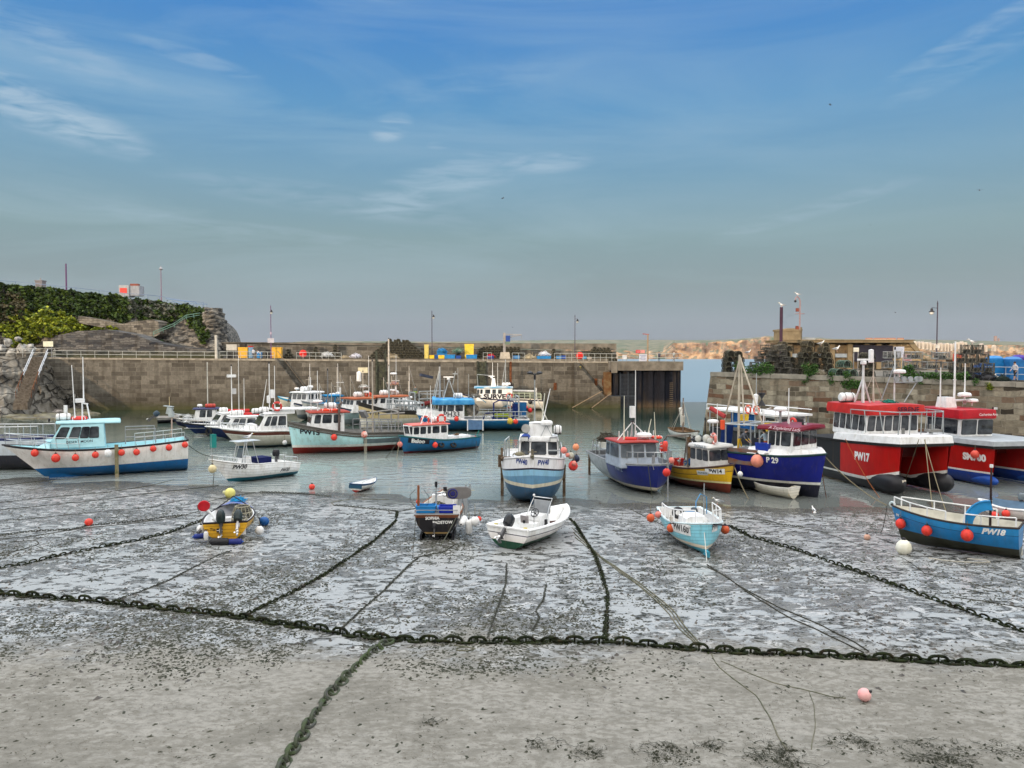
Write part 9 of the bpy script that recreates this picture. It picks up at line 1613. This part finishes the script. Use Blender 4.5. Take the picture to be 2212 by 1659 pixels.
for l,p,pi_,th,m in (('weedy chain from the great chain up to the left of the black boat',[(525,1333),(580,1305),(640,1276),(700,1243),(750,1208),(800,1175),(835,1145),(855,1125),(858,1105)],.19,.03,CH),('weedy chain running up from the great chain to the white centre-console boat',[(1308,1385),(1309,1330),(1312,1290),(1300,1240),(1285,1200),(1262,1165),(1240,1130),(1228,1120)],.19,.03,CH),
    ('thick dark chain running from the light blue clinker boat to the right edge',[(1575,1137),(1620,1160),(1700,1183),(1780,1210),(1870,1242),(1960,1275),(2060,1312),(2140,1340),(2240,1378)],.24,.034,CH),('dark weedy chain at the left edge leading to the yellow open boat',[(-30,1232),(60,1218),(140,1198),(220,1182),(300,1168),(370,1150),(430,1128),(455,1112)],.22,.03,CH),
    ('dark chain arriving at the red float on the left mud',[(-20,1160),(40,1152),(70,1148),(160,1144),(190,1136),(300,1126),(400,1112)],.12,.02,CHD),('small dark chain up the middle of the mud from the great chain',[(1052,1380),(1065,1340),(1080,1300),(1093,1260),(1094,1218)],.09,.014,CHD),('short curling chain near the middle, above the great chain',[(1150,1362),(1165,1335),(1156,1320),(1172,1300),(1180,1262)],.09,.014,CHD),('chain from the yellow open boat down to the great chain',[(240,1300),(300,1280),(370,1252),(420,1225),(470,1200),(500,1190)],.09,.015,CHD),('chain from the black boat down to the great chain',[(735,1362),(790,1310),(830,1275),(860,1245),(890,1215),(905,1205)],.11,.018,CHD),
    ('dark chain on the mud behind the yellow open boat',[(440,1120),(500,1060),(560,1063),(640,1066),(717,1073)][2:],.12,.02,CHD),('dark chain looping over the mud left of the black boat',[(722,1092),(760,1095),(850,1104),(862,1106)],.12,.022,CHD),('chain from the right side of the light blue boat into the shallows',[(1590,1118),(1650,1123),(1690,1134),(1740,1140)],.1,.016,CHD)):
    chain(l,p,pi_,th,m,jit=.015)
def grope(label,pts,r=.016,m=ROPED,wob=.04):
    P=pathG(pts,.35); P=[V((p.x+wob*noise.noise(p*1.3),p.y+wob*noise.noise(p*1.3+V((5,5,5))),gz(p.x,p.y)+r*.5)) for p in P]; b=MB(); b.tube(P,r,5); return tag(b.build('rope',m),label,'rope')
ROPEG=mat((.07,.075,.05),.85,c2=(.15,.14,.10),vs=3); ROPEL=mat((.42,.40,.34),.85)
for l,p,r,m in (('pair of dark ropes from the light blue boat to the great chain, upper strand',[(1528,1220),(1600,1268),(1680,1312),(1760,1345),(1840,1385),(1885,1412)],.022,ROPED),('pair of dark ropes from the light blue boat to the great chain, lower strand',[(1530,1226),(1560,1240),(1620,1283),(1700,1332),(1780,1368),(1880,1417)],.022,ROPED),('bundle of weedy rope from the centre-console boat to the great chain, left strand',[(1242,1160),(1290,1200),(1340,1238),(1380,1265),(1430,1310),(1470,1360),(1508,1398)],.022,ROPEG),('bundle of weedy rope from the centre-console boat to the great chain, right strand',[(1238,1150),(1300,1205),(1352,1240),(1395,1270),(1450,1315),(1490,1365),(1516,1400)],.026,ROPEG),('bundle of weedy rope from the centre-console boat to the great chain, middle strand',[(1236,1140),(1296,1202),(1346,1239),(1386,1268),(1440,1312),(1480,1362),(1512,1399)],.02,ROPEG),
    ('frayed rope from the great chain curving to the bottom right foreground',[(1538,1412),(1550,1440),(1590,1470),(1635,1505),(1660,1545),(1685,1600),(1715,1640)],.016,ROPEG),('thin rope from the great chain to the pink buoy',[(1558,1428),(1620,1455),(1680,1478),(1745,1492),(1800,1506),(1850,1511)],.014,ROPEG),('thin rope end lying below the pink buoy\'s rope',[(1747,1494),(1760,1530),(1760,1580),(1752,1620)],.01,ROPEG),
    ('black rope across the left mud, uppermost',[(-20,1052),(80,1040),(200,1031),(420,1022)],.02,ROPED),('black rope across the left mud, second from the top',[(-20,1088),(90,1076),(230,1064),(320,1050),(383,1035)],.022,ROPED),('black rope across the left mud, third from the top',[(-20,1104),(100,1092),(200,1082),(340,1064),(450,1052),(478,1048)],.022,ROPED),('thin black rope across the left mud above the red float',[(-20,1128),(80,1119),(200,1107),(330,1096),(395,1080)],.016,ROPED),('thin black rope looping left of the yellow open boat',[(0,1165),(60,1160),(190,1140),(280,1132),(380,1118),(430,1105),(425,1092),(470,1078),(560,1062)],.02,ROPED),('thin dark rope far left below the float',[(30,1170),(80,1168),(85,1176),(40,1190),(0,1196)],.022,ROPED),
    ('thin rope on the mud between the dinghy and the black boat',[(722,1092),(715,1085),(760,1078),(850,1079)],.02,ROPEG),('slack black line from the black boat over the mud',[(860,1106),(900,1098),(930,1090)],.02,ROPED),('black line on the mud right of the light blue boat, upper',[(1610,1118),(1700,1138),(1790,1150),(1905,1150)],.012,ROPED),('thin dark line curving across the right mud',[(1750,1140),(1850,1175),(1950,1205),(2000,1240),(2080,1255),(2240,1300)],.012,ROPED),('black line at the right edge of the mud',[(2060,1290),(2130,1300),(2240,1318)],.02,ROPED),('thin dark line below the white mooring ball',[(1890,1160),(1960,1185),(2040,1210),(2240,1265)],.01,ROPED),('black line from the light blue boat\'s left side',[(1362,1100),(1400,1120),(1440,1138),(1476,1145)],.018,ROPED),
    ('white rope loop on the mud beside the bright blue boat',[(2005,1206),(2050,1213),(2110,1216),(2138,1215),(2128,1210),(2080,1207)],.028,ROPEL),('dark mooring line snaking away from the black boat\'s stern',[(893,1207),(905,1203),(960,1192),(985,1175)],.024,ROPED),('green rope coil on the great chain',[(980,1395),(1010,1398),(1030,1403),(1000,1408),(975,1402),(1020,1396)],.02,ROPEG)):
    grope(l,p,r,m)
def mline(label,a,b_,r=.02,m=ROPE,sag=.25): return rope('mooring_line',label,[a,b_],r,m,'mooring line',sag)
for l,a,b_,r,m,s in (('slack mooring rope from the maroon-roofed boat down to the mud',at(1764,966,47.4),G(1915,1092),.03,ROPE,.35),('orange-tinged mooring rope from the left bow of the red catamaran',at(1826,948,50),onz(1900,1075,0),.018,mat((.35,.12,.04),.8),.2),('mooring rope from the red catamaran\'s foredeck slanting left to the water',at(1985,949,47),onz(1950,1053,0),.022,ROPE,.05),('mooring rope from the red catamaran\'s foredeck, steeper of the right pair',at(1998,949,47),G(2015,1102),.026,ROPE,.1),('mooring rope from the red catamaran\'s foredeck, outermost of the right pair',at(1997,950,47),G(2043,1104),.026,ROPE,.1),('anchor chain hanging from the big blue and white boat\'s bow',at(1151,985,43.4),G(1163,1072),.035,CHL,.1),('second line beside the anchor chain of the big blue and white boat',at(1149,990,43.5),G(1161,1072),.02,ROPE,.02),('rope from the yellow boat\'s bow down into the water',at(1587,1010,47.6),onz(1617,1078,0),.028,ROPE,.12),('white rope hanging at the bow of the light blue clinker boat',at(1519,1122,33.3),G(1527,1215),.016,mat((.6,.6,.55),.8),.03),('white rope slanting down the bow of the light blue clinker boat',at(1529,1122,33.3),G(1547,1175),.02,mat((.7,.7,.68),.8),.0),
    ('rope from the black boat\'s left quarter down to the mud',at(898,1118,35.2),G(891,1206),.016,ROPED,.02),('rope from the black boat\'s right quarter down to the mud',at(986,1117,35.2),G(951,1181),.018,mat((.12,.13,.1),.8),.02),('bow line from the white clinker motor boat to the mud',at(464,997,52.3),G(460,1050),.022,ROPED,.05),('stern line of the bright blue open boat falling to the mud',at(2206,1142,35.5),G(2207,1200),.025,mat((.6,.56,.45),.8),.05),('bow line of the bright blue open boat falling to the mud',at(1916,1092,36),G(1903,1150),.015,ROPED,.25),('rope from the small bright blue boat\'s bow into the water',at(862,948,67.5),onz(833,990,0),.025,ROPED,.1),('line from the small bright blue boat\'s bow straight down',at(863,950,67.5),onz(857,990,0),.02,ROPE,.05),('mooring line from the pale cabin boat\'s stern to the right',at(407,962,59),onz(452,985,0),.025,ROPED,.15),('line from the dark blue and grey boat\'s bow to the mud',at(1400,1005,47),G(1409,1075),.025,CHL,.05),('white line from the dark blue and grey boat\'s bow',at(1410,1005,47),onz(1425,1060,0),.02,mat((.6,.6,.55),.8),.02),('rusty chain hanging from the maroon-roofed boat\'s bow',at(1773,1000,47.2),onz(1785,1075,0),.025,RUST,.08),('dark tether from the stern of the small bright blue boat',at(1028.5,952,71.5),onz(1029,978,0),.025,BLACK,0)):
    mline(l,V(a),V(b_),r,m,s)
p=G(1867,1514); t=thing('mooring_buoy','pale pink ball buoy lying alone on the sand at the lower right','buoy',(p.x,p.y,p.z+.15)); bl(lambda b:b.lathe([(.02,-.16),(.08,-.14),(.14,-.08),(.16,0),(.14,.08),(.08,.14),(.02,.16)],(0,0,0),20),'ball',mat((.78,.33,.33),.45,c2=(.7,.4,.38)),t); bl(lambda b:b.lathe([(.04,0),(.03,.05),(.015,.06)],(.10,-.06,.10),8,(.7,-.4,.6)),'neck',BLACK,t)
def ball_(label,p,r,m,neck=BLACK,ax=(0,0,1)):
    t=thing('mooring_buoy',label,'buoy',(p.x,p.y,p.z+r*.8)); bl(lambda b:b.ball((0,0,0),r,16),'ball',m,t); bl(lambda b:b.lathe([(r*.35,r*.9),(r*.25,r*1.3),(r*.1,r*1.35)],(0,0,0),8,ax),'neck',neck,t); return t
ball_('small red float with a black neck on the left mud',G(192,1135),.20,FEND,ax=(-.5,-.6,-.6)); ball_('orange-red float on the water left of the small rowing dinghy',onz(674,1057,0),.2,FEND); ball_('yellow float on the mud behind the yellow open boat',G(497,1074),.32,mat((.7,.66,.2),.5),neck=mat((.5,.5,.3),.6),ax=(-1,-.3,.2)); ball_('peach-coloured float on the mud left of the white mooring ball',G(1873,1166),.15,mat((.6,.36,.27),.6)); 
ball_('small white float on the mud left of the maroon-roofed boat\'s rope',G(1940-55,1125) if False else G(1760,1110),.08,WHITE)
# ================================================================ weed, stones and scraps on the mud
def scraps(name,label,n,dens,smin,smax,m,seed,flat=.35,zone=(15.6,50),xr=1.0,strand=0):
    rnd=random.Random(seed); b=MB(); k=0; it=0
    while k<n and it<n*30:
        it+=1; Y=zone[0]+(zone[1]-zone[0])*rnd.random()**1.25; X=(rnd.random()*2-1)*(Y*.70)*xr
        if rnd.random()>dens(X,Y): continue
        s=smin+(smax-smin)*rnd.random()**3; z=gz(X,Y); a=rnd.uniform(0,PI); l_=s*rnd.uniform(1,2.6); c,s_=math.cos(a),math.sin(a)
        if strand and rnd.random()<strand:
            P=[];x,y=X,Y;an=a
            for q in range(5): P.append((x,y,z+.012+rnd.random()*.03)); an+=rnd.uniform(-.9,.9); x+=math.cos(an)*l_*.9; y+=math.sin(an)*l_*.9
            b.tube(P,s*.13,3)
        else:
            m_=5; vs=[V((X+(l_*math.cos(2*PI*i/m_)*c-s*math.sin(2*PI*i/m_)*s_)*rnd.uniform(.6,1.1),Y+(l_*math.cos(2*PI*i/m_)*s_+s*math.sin(2*PI*i/m_)*c)*rnd.uniform(.6,1.1),z-.01)) for i in range(m_)]
            vs.append(V((X+rnd.uniform(-.3,.3)*s,Y+rnd.uniform(-.3,.3)*s,z+s*flat*rnd.uniform(.6,1.8)))); b.add(vs,[(i,(i+1)%m_,m_) for i in range(m_)])
        k+=1
    o=kind(b.build(name,m,smooth=False,fix=False),'stuff'); o['label']=label; return o
BG=[(q.x,q.y) for q in (G(*s) for s in BIGP)]
bigY=lambda X:lin(BG,X)
DZ=[]
for a,b_,c,d in ((620,1240,170,45),(1250,1240,95,60),(1440,1290,170,35),(760,1335,220,22),(280,1195,230,28),(480,1200,120,40),(330,1345,320,40),(1000,1300,200,40),(1050,1440,280,22),(800,1110,60,30)):
    q=G(a,b_); DZ.append((q.x,q.y,c/FP*q.y,(G(a,b_-d)-q).length))
def d1(X,Y):
    nn=noise.noise(V((X*.16,Y*.11,1)))+.6*noise.noise(V((X*.6,Y*.35,4)))+.35*noise.noise(V((X*1.8,Y*1.0,8)))
    base=smooth(18.5,23,Y)*smooth(48,38,Y)
    right=.45+.55*smooth(9,2,X); z_=0
    for cx,cy,rx,ry in DZ:
        q=((X-cx)/rx)**2+((Y-cy)/ry)**2
        if q<1: z_=max(z_,1-q)
    return min(1,max(.012,(nn+.12)*1.5*base*right,z_*(.55+nn)))
WEED=mat((.022,.026,.016),.55,c2=(.06,.06,.045),vs=3); STON=mat((.035,.033,.03),.5,c2=(.11,.10,.09),vs=2)
scraps('pebbles_and_weed','dark stones and scraps of weed strewn over the wet mud',72000,d1,.012,.07,WEED,1)
scraps('stones','small dark stones scattered on the mud',5200,lambda X,Y:min(1,.1+max(0,noise.noise(V((X*.3,Y*.2,7)))))*smooth(18,22,Y),.02,.08,STON,2,flat=.6)
scraps('sand_scraps','fine brown weed scraps scattered over the dry sand',16000,lambda X,Y:.25+.8*noise.noise(V((X*.8,Y*.9,3))),.005,.026,mat((.05,.042,.032),.8,c2=(.13,.11,.08),vs=5),3,zone=(14.6,24),strand=.3,flat=.3)
def dcl(X,Y): 
    best=0
    for cx,cy,r in ((-1.6+0,15.7,.0),(9.0,16.0,1.1),(7.4,16.4,.7),(5.6,15.9,.9),(3.2,15.9,.8),(1.6,16.0,.5),(10.6,16.2,.6),(.7,16.4,.5),(7.0,19.2,.3),(8.1,18.7,.35),(-1.9,17.4,.3),(4.3,16.3,.4)):
        if r: d=math.hypot((X-cx),(Y-cy)*1.3)/r; best=max(best,1-d)
    return max(0,best*(.6+noise.noise(V((X*2,Y*2,2)))))
scraps('seaweed','clumps of black seaweed along the lower edge of the sand',5200,dcl,.012,.045,WEED,4,zone=(14.6,20),xr=1,strand=.6,flat=.8)
def dch(X,Y): return max(0,1-abs(Y-bigY(X)-.03)/.22)*(.45+.8*max(0,noise.noise(V((X*.5,0,3)))))
scraps('chain_weed','green weed growing on and along the great chain',5200,dch,.02,.06,mat((.010,.015,.005),.7,c2=(.03,.042,.014),vs=4),5,zone=(20.5,27.5),strand=.35,flat=1.1)

# evening air between the harbour and the far shore
hz_=MB(); hz_.box((0,2900,150),(9600,6600,304.2)); m,t,b=newmat('haze'); nt_=m.node_tree; nt_.nodes.remove(b); pv=nt_.nodes.new('ShaderNodeVolumePrincipled'); pv.inputs['Color'].default_value=(.86,.9,.97,1); pv.inputs['Density'].default_value=.00003; pv.inputs['Anisotropy'].default_value=.2
nt_.links.new(pv.outputs[0],nt_.nodes['Material Output'].inputs['Volume']); kind(hz_.build('haze',m,smooth=False),'stuff')['label']='thin evening haze over the bay'
